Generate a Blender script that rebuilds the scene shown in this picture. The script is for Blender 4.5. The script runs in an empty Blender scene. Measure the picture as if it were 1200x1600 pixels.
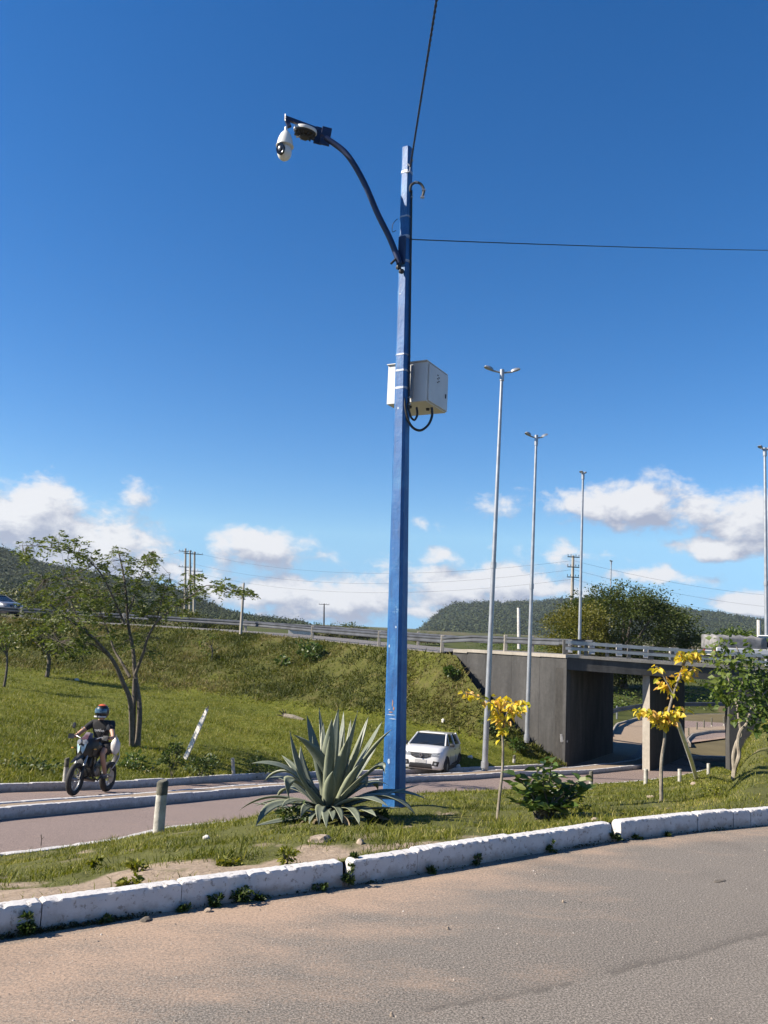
import bpy, bmesh, math, random
import numpy as np
from mathutils import Vector, Matrix, Quaternion
from mathutils.bvhtree import BVHTree

R = math.radians
SC = bpy.context.scene
COL = SC.collection
random.seed(7)
rng = np.random.default_rng(11)

# ------------------------------------------------------------------ camera
F = 1300.0                       # focal length in pixels of the 1200x1600 photograph
PITCH = math.atan(180.0 / F)
ROLL = R(2.6)
EYE = Vector((0, 0, 1.6))
SR, CR = math.sin(ROLL), math.cos(ROLL)
SP, CP = math.sin(PITCH), math.cos(PITCH)


def ray(px, py):
    dx, dy = px - 600.0, 800.0 - py
    x, y = dx * CR - dy * SR, dx * SR + dy * CR
    return Vector((x, F * CP - y * SP, F * SP + y * CP))


def P(px, py, Y):
    d = ray(px, py)
    return EYE + d * (Y / d.y)


def Gz(px, py, z):
    d = ray(px, py)
    return EYE + d * ((z - EYE.z) / d.z)


cam_data = bpy.data.cameras.new("camera")
cam = bpy.data.objects.new("camera", cam_data)
COL.objects.link(cam)
cam_data.sensor_fit = 'VERTICAL'
cam_data.sensor_height = 36.0
cam_data.lens = F / 1600.0 * 36.0
cam_data.clip_start = 0.05
cam_data.clip_end = 12000
fw = ray(600, 800).normalized()
rt = (ray(700, 800) - ray(600, 800)).normalized()
up = rt.cross(fw).normalized()
cam.matrix_world = Matrix(((rt.x, up.x, -fw.x, EYE.x), (rt.y, up.y, -fw.y, EYE.y), (rt.z, up.z, -fw.z, EYE.z), (0, 0, 0, 1)))
SC.camera = cam

# ------------------------------------------------------------------ sun, sky, exposure
SUN_EL, SUN_PHI = R(36), R(9)     # sun to the left, slightly on the camera's side
sdir = Vector((-math.cos(SUN_PHI) * math.cos(SUN_EL), -math.sin(SUN_PHI) * math.cos(SUN_EL), math.sin(SUN_EL)))
sun_d = bpy.data.lights.new("sun", 'SUN')
sun_d.energy = 4.7
sun_d.angle = R(0.5)
sun_d.color = (1.0, 0.90, 0.76)
sun = bpy.data.objects.new("sun", sun_d)
COL.objects.link(sun)
sun.rotation_euler = sdir.to_track_quat('Z', 'Y').to_euler()
sun.location = (-30, -5, 40)

SC.view_settings.view_transform = 'Standard'
SC.view_settings.look = 'None'
SC.view_settings.exposure = 1.25
SC.view_settings.gamma = 1.0
SC.view_settings.use_curve_mapping = False
SC.render.engine = 'CYCLES'
SC.cycles.max_bounces = 6
SC.cycles.diffuse_bounces = 3
SC.cycles.glossy_bounces = 3
SC.cycles.transmission_bounces = 4
SC.cycles.volume_bounces = 0
SC.cycles.transparent_max_bounces = 8
SC.cycles.sample_clamp_indirect = 4.0

world = bpy.data.worlds.new("World")
SC.world = world
world.use_nodes = True
wn, wl = world.node_tree.nodes, world.node_tree.links
wn.clear()
SKY_STRENGTH = 0.0645
HAZE = .00009


def N(nodes, t, **kw):
    n = nodes.new(t)
    for k, v in kw.items():
        if k == 'ins':
            for kk, vv in v.items():
                n.inputs[kk].default_value = vv
        else:
            setattr(n, k, v)
    return n


sky = N(wn, 'ShaderNodeTexSky')
sky.sky_type = 'NISHITA'
sky.sun_disc = False
sky.sun_elevation = SUN_EL
sky.sun_rotation = math.atan2(sdir.x, sdir.y)
sky.altitude = 200
sky.air_density = 1.0
sky.dust_density = 0.0
sky.ozone_density = 3.0
tcs = N(wn, 'ShaderNodeTexCoord')
sxy = N(wn, 'ShaderNodeSeparateXYZ')
wl.new(tcs.outputs['Generated'], sxy.inputs[0])
mxz = N(wn, 'ShaderNodeMath', operation='MAXIMUM')
wl.new(sxy.outputs[2], mxz.inputs[0]); mxz.inputs[1].default_value = .11
cxy = N(wn, 'ShaderNodeCombineXYZ')
wl.new(sxy.outputs[0], cxy.inputs[0]); wl.new(sxy.outputs[1], cxy.inputs[1]); wl.new(mxz.outputs[0], cxy.inputs[2])
wl.new(cxy.outputs[0], sky.inputs[0])
hsv = N(wn, 'ShaderNodeHueSaturation', ins={'Hue': .507, 'Saturation': 1.34, 'Value': 1.0})
wl.new(sky.outputs[0], hsv.inputs['Color'])
bg = N(wn, 'ShaderNodeBackground', ins={'Strength': SKY_STRENGTH})
wo = N(wn, 'ShaderNodeOutputWorld')

# cumulus clouds of the real sky, placed by azimuth and elevation
CLOUDS = [  # px, py, half width, half height, weight
    (40, 815, 150, 62, 1.0), (150, 855, 120, 60, 1.0), (-130, 830, 190, 80, 1.0), (225, 880, 85, 40, .8), (320, 915, 85, 36, .7), (270, 935, 100, 34, .5),
    (408, 858, 72, 36, 1.1), (213, 768, 36, 26, .42), (470, 870, 60, 14, .35),
    (445, 930, 85, 34, 1.0), (548, 935, 90, 36, 1.0), (620, 900, 60, 36, .55), (700, 925, 90, 44, .95), (790, 915, 105, 40, 1.0), (880, 925, 60, 28, .6),
    (480, 962, 190, 14, .5), (720, 957, 200, 18, .7),
    (995, 786, 82, 40, 1.1), (915, 795, 80, 26, .75), (1090, 795, 70, 36, .7), (1165, 812, 75, 42, 1.0), (1130, 855, 95, 20, .9), (1260, 830, 90, 50, 1.0),
    (780, 782, 42, 22, .45), (890, 868, 66, 22, .5), (1030, 900, 85, 14, .62), (655, 820, 32, 14, .35), (680, 872, 42, 16, .5), (770, 855, 30, 10, .3),
    (1180, 945, 62, 28, .95), (1290, 950, 90, 40, 1.0), (360, 965, 160, 16, .55)]
grp = bpy.data.node_groups.new("cloud_density", 'ShaderNodeTree')
grp.interface.new_socket(name="Vec", in_out='INPUT', socket_type='NodeSocketVector')   # (azimuth, elevation, 0)
grp.interface.new_socket(name="Density", in_out='OUTPUT', socket_type='NodeSocketFloat')
gn, gl = grp.nodes, grp.links
gi, go = gn.new('NodeGroupInput'), gn.new('NodeGroupOutput')


def gm(nodes, links, op, a, b=None, c=None, clamp=False):
    m = nodes.new('ShaderNodeMath')
    m.operation = op
    m.use_clamp = clamp
    for i, v in enumerate((a, b, c)):
        if v is None:
            continue
        if hasattr(v, 'links'):
            links.new(v, m.inputs[i])
        else:
            m.inputs[i].default_value = v
    return m.outputs[0]


nz0 = N(gn, 'ShaderNodeTexNoise', ins={'Scale': 16.0, 'Detail': 3.0, 'Roughness': .55})
gl.new(gi.outputs[0], nz0.inputs['Vector'])
vs = N(gn, 'ShaderNodeVectorMath', operation='SUBTRACT')
gl.new(nz0.outputs['Color'], vs.inputs[0])
vs.inputs[1].default_value = (.5, .5, .5)
vm = N(gn, 'ShaderNodeVectorMath', operation='MULTIPLY_ADD')
gl.new(vs.outputs[0], vm.inputs[0])
vm.inputs[1].default_value = (.05, .03, 0)
gl.new(gi.outputs[0], vm.inputs[2])
acc = None
for (px, py, hw, hh, wt) in CLOUDS:
    c = ray(px, py).normalized()
    az, el = math.atan2(c.x, c.y), math.asin(c.z)
    s1 = N(gn, 'ShaderNodeVectorMath', operation='SUBTRACT')
    gl.new(vm.outputs[0], s1.inputs[0])
    s1.inputs[1].default_value = (az, el, 0)
    s2 = N(gn, 'ShaderNodeVectorMath', operation='MULTIPLY')
    gl.new(s1.outputs[0], s2.inputs[0])
    s2.inputs[1].default_value = (F / hw, F / hh, 0)
    s3 = N(gn, 'ShaderNodeVectorMath', operation='LENGTH')
    gl.new(s2.outputs[0], s3.inputs[0])
    v = gm(gn, gl, 'MULTIPLY_ADD', s3.outputs['Value'], -wt, wt * 1.25)
    acc = v if acc is None else gm(gn, gl, 'SMOOTH_MAX', acc, v, .15)
# outside the frame: scattered cumulus near the horizon in every direction
far = N(gn, 'ShaderNodeTexNoise', ins={'Scale': 4.5, 'Detail': 1.0})
gl.new(gi.outputs[0], far.inputs['Vector'])
sep = N(gn, 'ShaderNodeSeparateXYZ')
gl.new(gi.outputs[0], sep.inputs[0])
aaz = gm(gn, gl, 'ABSOLUTE', sep.outputs[0])
outm = gm(gn, gl, 'MULTIPLY_ADD', aaz, 4.0, -2.2, clamp=True)
band = gm(gn, gl, 'MULTIPLY_ADD', gm(gn, gl, 'ABSOLUTE', gm(gn, gl, 'SUBTRACT', sep.outputs[1], .09)), -9.0, 1.0)
fv = gm(gn, gl, 'ADD', gm(gn, gl, 'MULTIPLY_ADD', far.outputs['Fac'], 3.0, -1.6), gm(gn, gl, 'MULTIPLY', band, .5))
fv = gm(gn, gl, 'ADD', fv, gm(gn, gl, 'MULTIPLY_ADD', outm, 3.0, -3.0))
acc = gm(gn, gl, 'MAXIMUM', acc, fv)
nz = N(gn, 'ShaderNodeTexNoise', ins={'Scale': 22.0, 'Detail': 8.0, 'Roughness': .62, 'Distortion': .2})
mp = N(gn, 'ShaderNodeMapping')
mp.inputs['Scale'].default_value = (1.0, 1.5, 1.0)
gl.new(gi.outputs[0], mp.inputs[0])
gl.new(mp.outputs[0], nz.inputs['Vector'])
dens = gm(gn, gl, 'ADD', acc, gm(gn, gl, 'MULTIPLY_ADD', nz.outputs['Fac'], 2.1, -1.16))
gl.new(dens, go.inputs[0])

tc = N(wn, 'ShaderNodeTexCoord')
sp_ = N(wn, 'ShaderNodeSeparateXYZ')
wl.new(tc.outputs['Generated'], sp_.inputs[0])
azn = gm(wn, wl, 'ARCTAN2', sp_.outputs[0], sp_.outputs[1])
eln = gm(wn, wl, 'ARCSINE', sp_.outputs[2])
cb = N(wn, 'ShaderNodeCombineXYZ')
wl.new(azn, cb.inputs[0])
wl.new(eln, cb.inputs[1])
g1 = N(wn, 'ShaderNodeGroup')
g1.node_tree = grp
wl.new(cb.outputs[0], g1.inputs[0])
off = N(wn, 'ShaderNodeVectorMath', operation='ADD')
wl.new(cb.outputs[0], off.inputs[0])
off.inputs[1].default_value = (-.010, .022, 0)
g2 = N(wn, 'ShaderNodeGroup')
g2.node_tree = grp
wl.new(off.outputs[0], g2.inputs[0])
alpha = N(wn, 'ShaderNodeMapRange', interpolation_type='SMOOTHSTEP')
alpha.inputs['From Min'].default_value = .0
alpha.inputs['From Max'].default_value = .60
wl.new(g1.outputs[0], alpha.inputs['Value'])
lit = N(wn, 'ShaderNodeMapRange')
wl.new(gm(wn, wl, 'SUBTRACT', g1.outputs[0], g2.outputs[0]), lit.inputs['Value'])
lit.inputs['From Min'].default_value = -.30
lit.inputs['From Max'].default_value = .42
ccol = N(wn, 'ShaderNodeMix', data_type='RGBA')
wl.new(lit.outputs[0], ccol.inputs[0])
ccol.inputs[6].default_value = (2.75, 2.95, 3.7, 1)
ccol.inputs[7].default_value = (5.9, 5.85, 5.95, 1)
mixc = N(wn, 'ShaderNodeMix', data_type='RGBA')
wl.new(gm(wn, wl, 'MULTIPLY', alpha.outputs[0], .93), mixc.inputs[0])
wl.new(hsv.outputs[0], mixc.inputs[6])
wl.new(ccol.outputs[2], mixc.inputs[7])
wl.new(mixc.outputs[2], bg.inputs['Color'])
wl.new(bg.outputs[0], wo.inputs['Surface'])
world.cycles.sampling_method = 'MANUAL'
world.cycles.sample_map_resolution = 256


# ------------------------------------------------------------------ materials
def _noise(nt, scale, detail=4, rough=.55, vec=None, dist=0.0):
    n = N(nt.nodes, 'ShaderNodeTexNoise', ins={'Scale': scale, 'Detail': detail, 'Roughness': rough, 'Distortion': dist})
    if vec is not None:
        nt.links.new(vec, n.inputs['Vector'])
    return n.outputs['Fac']


def _ramp(nt, fac, stops):
    r = N(nt.nodes, 'ShaderNodeValToRGB')
    e = r.color_ramp.elements
    while len(e) < len(stops):
        e.new(.5)
    for i, (p, c) in enumerate(stops):
        e[i].position = p
        e[i].color = (*c, 1) if len(c) == 3 else c
    nt.links.new(fac, r.inputs[0])
    return r.outputs[0]


def _mix(nt, fac, a, b):
    m = N(nt.nodes, 'ShaderNodeMix', data_type='RGBA')
    for s, v in ((0, fac), (6, a), (7, b)):
        if hasattr(v, 'links'):
            nt.links.new(v, m.inputs[s])
        elif s == 0:
            m.inputs[0].default_value = v
        else:
            m.inputs[s].default_value = (*v, 1)
    return m.outputs[2]


def newmat(name):
    m = bpy.data.materials.new(name)
    m.use_nodes = True
    nt = m.node_tree
    b = nt.nodes['Principled BSDF']
    return m, nt, b


def _coord(nt):
    return N(nt.nodes, 'ShaderNodeTexCoord').outputs['Object']


def _pos(nt):
    return N(nt.nodes, 'ShaderNodeNewGeometry').outputs['Position']


def simple(name, c, rough=.6, c2=None, scale=8, metal=0, bump=0, bscale=40, spec=.5, lo=.35, hi=.65, coat=0):
    m, nt, b = newmat(name)
    b.inputs['Roughness'].default_value = rough
    b.inputs['Metallic'].default_value = metal
    b.inputs['Specular IOR Level'].default_value = spec
    if coat:
        b.inputs['Coat Weight'].default_value = coat
        b.inputs['Coat Roughness'].default_value = .05
    co = _coord(nt)
    if c2 is None:
        c2 = tuple(v * .8 for v in c)
    f = _noise(nt, scale, 5, .6, co)
    col = _ramp(nt, f, [(lo, c), (hi, c2)])
    nt.links.new(col, b.inputs['Base Color'])
    if bump:
        bp = N(nt.nodes, 'ShaderNodeBump', ins={'Strength': bump, 'Distance': .01})
        nt.links.new(_noise(nt, bscale, 5, .6, co), bp.inputs['Height'])
        nt.links.new(bp.outputs[0], b.inputs['Normal'])
    return m


def leafmat(name, stops, transl=.35, rough=.55):
    """leaf colour from the per-leaf attribute 'tint'"""
    m, nt, b = newmat(name)
    a = N(nt.nodes, 'ShaderNodeAttribute', attribute_name='tint')
    col = _ramp(nt, a.outputs['Fac'], stops)
    nt.links.new(col, b.inputs['Base Color'])
    b.inputs['Roughness'].default_value = rough
    b.inputs['Specular IOR Level'].default_value = .35
    tr = N(nt.nodes, 'ShaderNodeBsdfTranslucent')
    br = N(nt.nodes, 'ShaderNodeHueSaturation', ins={'Saturation': 1.1, 'Value': 1.35})
    nt.links.new(col, br.inputs['Color'])
    nt.links.new(br.outputs[0], tr.inputs['Color'])
    mx = N(nt.nodes, 'ShaderNodeMixShader')
    mx.inputs[0].default_value = transl
    nt.links.new(b.outputs[0], mx.inputs[1])
    nt.links.new(tr.outputs[0], mx.inputs[2])
    nt.links.new(mx.outputs[0], nt.nodes['Material Output'].inputs['Surface'])
    return m


M = {}
# asphalt with washed-on sand; 'dust' attribute = closeness to a kerb
def asphalt(name, base, dustc, dustk, patch=False):
    m, nt, b = newmat(name)
    pos = _pos(nt)
    grain = _ramp(nt, _noise(nt, 95, 2, .9, pos), [(.40, tuple(v * .38 for v in base)), (.5, tuple(v * .95 for v in base)), (.60, tuple(v * 2.0 for v in base))])
    big = _noise(nt, .55, 5, .6, pos)
    grain = _mix(nt, _ramp(nt, big, [(.35, (0, 0, 0)), (.7, (.45, .45, .45))]), grain, tuple(v * 1.25 for v in base))
    at = N(nt.nodes, 'ShaderNodeAttribute', attribute_name='dust')
    mp = N(nt.nodes, 'ShaderNodeMapping')
    mp.inputs['Rotation'].default_value = (0, 0, R(-32))
    mp.inputs['Scale'].default_value = (.8, 1.9, 1)
    nt.links.new(pos, mp.inputs[0])
    st = _noise(nt, 1.5, 6, .65, mp.outputs[0])
    d = gm(nt.nodes, nt.links, 'ADD', gm(nt.nodes, nt.links, 'MULTIPLY', at.outputs['Fac'], 1.0), gm(nt.nodes, nt.links, 'MULTIPLY_ADD', st, 1.6, -.92))
    gr = _noise(nt, 60, 3, .7, pos)
    d = gm(nt.nodes, nt.links, 'ADD', d, gm(nt.nodes, nt.links, 'MULTIPLY_ADD', gr, .9, -.45))
    fac = _ramp(nt, d, [(.12, (0, 0, 0)), (.75, (dustk,) * 3)])
    dg_ = _ramp(nt, _noise(nt, 60, 5, .9, pos), [(.38, tuple(v * .62 for v in dustc)), (.62, tuple(v * 1.22 for v in dustc))])
    col = _mix(nt, fac, grain, dg_)
    if patch:
        a2 = N(nt.nodes, 'ShaderNodeAttribute', attribute_name='patch')
        col = _mix(nt, gm(nt.nodes, nt.links, 'MULTIPLY', a2.outputs['Fac'], .6), col, tuple(v * .45 for v in base))
        dk = _noise(nt, .9, 4, .6, pos)
        col = _mix(nt, _ramp(nt, dk, [(.56, (0, 0, 0)), (.72, (.38, .38, .38))]), col, tuple(v * .6 for v in base))
    nt.links.new(col, b.inputs['Base Color'])
    b.inputs['Roughness'].default_value = .85
    b.inputs['Specular IOR Level'].default_value = .3
    bp = N(nt.nodes, 'ShaderNodeBump', ins={'Strength': .25, 'Distance': .003})
    nt.links.new(_noise(nt, 160, 2, .7, pos), bp.inputs['Height'])
    nt.links.new(bp.outputs[0], b.inputs['Normal'])
    return m


M['asphalt'] = asphalt('worn_asphalt', (.180, .160, .137), (.47, .335, .24), .8, True)
M['asphalt2'] = asphalt('pinkish_asphalt', (.215, .165, .145), (.48, .33, .23), .8)
M['deck_asphalt'] = asphalt('overpass_asphalt', (.16, .15, .145), (.35, .3, .25), .4)


def soil(name, stops_a, stops_b, fine=18):
    m, nt, b = newmat(name)
    pos = _pos(nt)
    at = N(nt.nodes, 'ShaderNodeAttribute', attribute_name='dirt')
    ca = _ramp(nt, _noise(nt, fine, 6, .7, pos), stops_a)
    cbb = _ramp(nt, _noise(nt, fine * .6, 6, .7, pos), stops_b)
    f = gm(nt.nodes, nt.links, 'ADD', at.outputs['Fac'], gm(nt.nodes, nt.links, 'MULTIPLY_ADD', _noise(nt, 3.0, 5, .6, pos), .9, -.45))
    nt.links.new(_mix(nt, _ramp(nt, f, [(.35, (0, 0, 0)), (.65, (1, 1, 1))]), ca, cbb), b.inputs['Base Color'])
    b.inputs['Roughness'].default_value = .95
    b.inputs['Specular IOR Level'].default_value = .1
    bp = N(nt.nodes, 'ShaderNodeBump', ins={'Strength': .6, 'Distance': .03})
    nt.links.new(_noise(nt, fine * 1.5, 5, .6, pos), bp.inputs['Height'])
    nt.links.new(bp.outputs[0], b.inputs['Normal'])
    return m


M['median'] = soil('median_soil', [(.3, (.075, .08, .028)), (.7, (.14, .145, .045))], [(.3, (.26, .20, .145)), (.7, (.40, .32, .245))])
M['lawn'] = soil('lawn_ground', [(.3, (.07, .085, .012)), (.5, (.115, .13, .018)), (.7, (.19, .19, .04))], [(.3, (.055, .065, .016)), (.5, (.085, .09, .024)), (.7, (.13, .115, .045))], 2.2)
M['scrub'] = soil('scrub_ground', [(.3, (.05, .065, .018)), (.7, (.10, .11, .035))], [(.3, (.10, .085, .05)), (.7, (.19, .16, .09))], .35)


def hillmat(name, a, b_, c_, scale):
    m, nt, b = newmat(name)
    pos = _pos(nt)
    v = N(nt.nodes, 'ShaderNodeTexVoronoi', ins={'Scale': scale, 'Randomness': 1.0})
    nt.links.new(pos, v.inputs['Vector'])
    f = _noise(nt, scale * .35, 6, .65, pos)
    c = _ramp(nt, f, [(.32, a), (.52, b_), (.7, c_)])
    vv = _ramp(nt, v.outputs['Color'], [(.1, (.75, .75, .75)), (.9, (1.25, 1.25, 1.25))])
    mm = N(nt.nodes, 'ShaderNodeMix', data_type='RGBA', blend_type='MULTIPLY')
    mm.inputs[0].default_value = 1
    nt.links.new(c, mm.inputs[6])
    nt.links.new(vv, mm.inputs[7])
    nt.links.new(mm.outputs[2], b.inputs['Base Color'])
    b.inputs['Roughness'].default_value = .95
    b.inputs['Specular IOR Level'].default_value = .1
    return m


M['hill_near'] = hillmat('hill_forest', (.022, .036, .014), (.040, .058, .020), (.085, .095, .035), .12)
M['hill_far'] = hillmat('far_hill_forest', (.020, .036, .018), (.034, .056, .024), (.06, .078, .034), .06)


def kerbpaint(name):
    m, nt, b = newmat(name)
    pos = _pos(nt)
    base = _ramp(nt, _noise(nt, 5, 5, .6, pos), [(.3, (.68, .67, .66)), (.75, (.55, .53, .52))])
    ch = _noise(nt, 26, 6, .75, pos)
    col = _mix(nt, _ramp(nt, ch, [(.56, (0, 0, 0)), (.62, (.85, .85, .85))]), base, (.30, .27, .24))
    # splashed dirt creeping up from the road (a real stain, irregular)
    at = N(nt.nodes, 'ShaderNodeAttribute', attribute_name='low')
    dr = gm(nt.nodes, nt.links, 'ADD', at.outputs['Fac'], gm(nt.nodes, nt.links, 'MULTIPLY_ADD', _noise(nt, 9, 5, .7, pos), 1.3, -.75))
    col = _mix(nt, _ramp(nt, dr, [(.35, (0, 0, 0)), (.8, (.75, .75, .75))]), col, (.30, .25, .20))
    nt.links.new(col, b.inputs['Base Color'])
    b.inputs['Roughness'].default_value = .8
    bp = N(nt.nodes, 'ShaderNodeBump', ins={'Strength': .5, 'Distance': .008})
    nt.links.new(_noise(nt, 45, 6, .7, pos), bp.inputs['Height'])
    nt.links.new(bp.outputs[0], b.inputs['Normal'])
    return m


M['kerb'] = kerbpaint('limewashed_kerb')


def concrete(name, c, dark, streak=.7, scale=1.2):
    m, nt, b = newmat(name)
    pos = _pos(nt)
    mp = N(nt.nodes, 'ShaderNodeMapping')
    mp.inputs['Scale'].default_value = (1.5, 1.5, .30)
    nt.links.new(pos, mp.inputs[0])
    s = _noise(nt, scale, 6, .7, mp.outputs[0])
    g = _noise(nt, 7, 6, .7, pos)
    col = _mix(nt, _ramp(nt, s, [(.35, (0, 0, 0)), (.65, (streak,) * 3)]), c, dark)
    col = _mix(nt, _ramp(nt, g, [(.4, (0, 0, 0)), (.8, (.5, .5, .5))]), col, tuple(v * .7 for v in dark))
    nt.links.new(col, b.inputs['Base Color'])
    b.inputs['Roughness'].default_value = .9
    bp = N(nt.nodes, 'ShaderNodeBump', ins={'Strength': .4, 'Distance': .02})
    nt.links.new(g, bp.inputs['Height'])
    nt.links.new(bp.outputs[0], b.inputs['Normal'])
    return m


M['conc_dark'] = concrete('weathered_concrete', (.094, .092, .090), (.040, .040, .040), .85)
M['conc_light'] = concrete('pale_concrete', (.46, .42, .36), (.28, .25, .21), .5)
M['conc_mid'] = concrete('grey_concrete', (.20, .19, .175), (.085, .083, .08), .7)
M['conc_shade'] = concrete('shade_dark_concrete', (.10, .095, .088), (.030, .029, .028), .9)  # underpass shade put into the colour of abutments and pier
M['galv'] = simple('galvanised_steel', (.50, .52, .55), .42, (.38, .40, .43), 3, metal=.55)
M['galv_dark'] = simple('weathered_guardrail_steel', (.15, .16, .18), .5, (.085, .09, .10), 1.5, metal=.5)
M['white_paint'] = simple('old_white_paint', (.78, .76, .72), .7, (.52, .50, .46), 6, bump=.3)
M['post_white'] = simple('white_concrete_post', (.58, .56, .50), .85, (.32, .30, .26), 7, bump=.6)
M['post_dark'] = simple('mossy_post_top', (.17, .16, .12), .9, (.06, .06, .045), 9, bump=.5)
M['blue'] = None
M['black'] = simple('black_rubber', (.015, .015, .016), .6, (.03, .03, .03), 20)
M['steel_band'] = simple('steel_band', (.50, .52, .56), .45, (.25, .30, .40), 18, metal=.4)
M['navy'] = simple('dark_blue_paint', (.012, .028, .10), .45, (.008, .016, .06), 6)
M['white_plastic'] = simple('white_plastic', (.80, .79, .76), .38, (.72, .71, .69), 6)
M['box_paint'] = simple('cream_cabinet_paint', (.72, .72, .71), .5, (.63, .63, .62), 3)
M['glass_black'] = simple('black_glass', (.008, .009, .012), .08, (.012, .012, .015), 5)
M['car_white'] = simple('white_car_paint', (.80, .80, .79), .28, (.76, .76, .75), 2, coat=.8)
M['car_dark'] = simple('dark_silver_car_paint', (.22, .23, .25), .3, (.2, .2, .22), 2, metal=.3, coat=.8)
M['car_glass'] = simple('tinted_car_glass', (.012, .016, .020), .06, (.016, .02, .024), 3, spec=.7)
M['lamp_glass'] = simple('headlamp_lens', (.36, .38, .40), .12, (.20, .21, .22), 30, spec=.8)
M['chrome'] = simple('chrome', (.75, .76, .78), .18, (.7, .7, .72), 4, metal=1)
M['tyre'] = simple('tyre_rubber', (.018, .018, .018), .8, (.035, .033, .03), 15)
M['trim'] = simple('black_plastic_trim', (.02, .02, .022), .55, (.03, .03, .032), 10)
M['bark'] = simple('grey_bark', (.17, .145, .115), .9, (.085, .07, .055), 9, bump=.6)
M['bark_pale'] = simple('pale_sapling_bark', (.33, .29, .23), .85, (.20, .17, .13), 14, bump=.5)
M['wood_white'] = simple('whitewashed_wood', (.78, .76, .72), .8, (.60, .56, .50), 4, bump=.4)
M['stone'] = simple('sandy_stone', (.42, .34, .26), .9, (.26, .20, .15), 12, bump=.6)


def bluepaint():
    m, nt, b = newmat('chipped_blue_paint')
    co = _coord(nt)
    base = _ramp(nt, _noise(nt, 2.2, 6, .65, co), [(.3, (.008, .085, .27)), (.5, (.014, .125, .37)), (.75, (.055, .24, .50))])
    mp = N(nt.nodes, 'ShaderNodeMapping')
    mp.inputs['Scale'].default_value = (9, 9, 1.1)
    nt.links.new(co, mp.inputs[0])
    st = _noise(nt, 2.5, 6, .7, mp.outputs[0])
    col = _mix(nt, _ramp(nt, st, [(.48, (0, 0, 0)), (.66, (.75, .75, .75))]), base, (.012, .065, .20))
    w = _noise(nt, 7.5, 7, .75, co)
    col = _mix(nt, _ramp(nt, w, [(.615, (0, 0, 0)), (.66, (.6, .6, .6))]), col, (.20, .38, .56))
    nt.links.new(col, b.inputs['Base Color'])
    b.inputs['Roughness'].default_value = .5
    bp = N(nt.nodes, 'ShaderNodeBump', ins={'Strength': .5, 'Distance': .01})
    nt.links.new(_noise(nt, 30, 6, .7, co), bp.inputs['Height'])
    nt.links.new(bp.outputs[0], b.inputs['Normal'])
    return m


M['blue'] = bluepaint()
G_STOPS = [(0, (.055, .075, .008)), (.4, (.150, .170, .014)), (.75, (.28, .27, .034)), (1, (.44, .37, .14))]
M['grass'] = leafmat('grass_blades', G_STOPS, .30, .6)
M['scrubblades'] = leafmat('slope_vegetation', [(0, (.035, .05, .008)), (.35, (.085, .105, .014)), (.7, (.145, .15, .028)), (1, (.22, .18, .07))], .25, .7)
M['leaf_yellow'] = leafmat('yellow_leaf', [(0, (.40, .46, .05)), (.35, (.76, .62, .06)), (.8, (.86, .62, .10)), (1, (.70, .40, .12))], .4)
M['leaf_bush'] = leafmat('broad_bush_leaf', [(0, (.035, .070, .014)), (.5, (.065, .115, .022)), (.85, (.13, .19, .045)), (1, (.22, .18, .05))], .25, .4)
M['leaf_tree'] = leafmat('feathery_leaf', [(0, (.055, .085, .02)), (.5, (.12, .155, .03)), (1, (.23, .26, .06))], .35)
M['leaf_young'] = leafmat('young_tree_leaf', [(0, (.045, .085, .015)), (.5, (.085, .135, .02)), (1, (.17, .21, .04))], .35)
M['leaf_dense'] = leafmat('dense_crown_leaf', [(0, (.035, .052, .008)), (.5, (.080, .095, .012)), (1, (.18, .165, .022))], .25)
M['weed'] = leafmat('weed_leaf', [(0, (.03, .05, .014)), (.6, (.06, .10, .02)), (1, (.15, .16, .05))], .3)


M['grit'] = leafmat('road_grit', [(0, (.10, .09, .08)), (.4, (.24, .20, .17)), (.8, (.42, .36, .30)), (1, (.60, .55, .50))], 0, .9)
M['gutter'] = leafmat('gutter_litter_shade', [(0, (.02, .022, .012)), (.5, (.045, .05, .02)), (.85, (.08, .10, .03)), (1, (.16, .11, .07))], .1)


# ------------------------------------------------------------------ object helpers
def tag(o, label=None, cat=None, group=None, kind=None):
    if label: o['label'] = label
    if cat: o['category'] = cat
    if group: o['group'] = group
    if kind: o['kind'] = kind
    return o


def thing(name, loc, label, cat, group=None, rz=0.0, rot=None):
    o = bpy.data.objects.new(name, None)
    o.empty_display_size = .2
    COL.objects.link(o)
    o.location = loc
    o.rotation_euler = rot if rot else (0, 0, rz)
    o['mw'] = [v for r in (Matrix.Translation(Vector(loc)) @ o.rotation_euler.to_matrix().to_4x4()) for v in r]
    return tag(o, label, cat, group)


def mw(o):
    if o is None or 'mw' not in o:
        return Matrix.Identity(4)
    v = list(o['mw'])
    return Matrix([v[0:4], v[4:8], v[8:12], v[12:16]])


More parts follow.
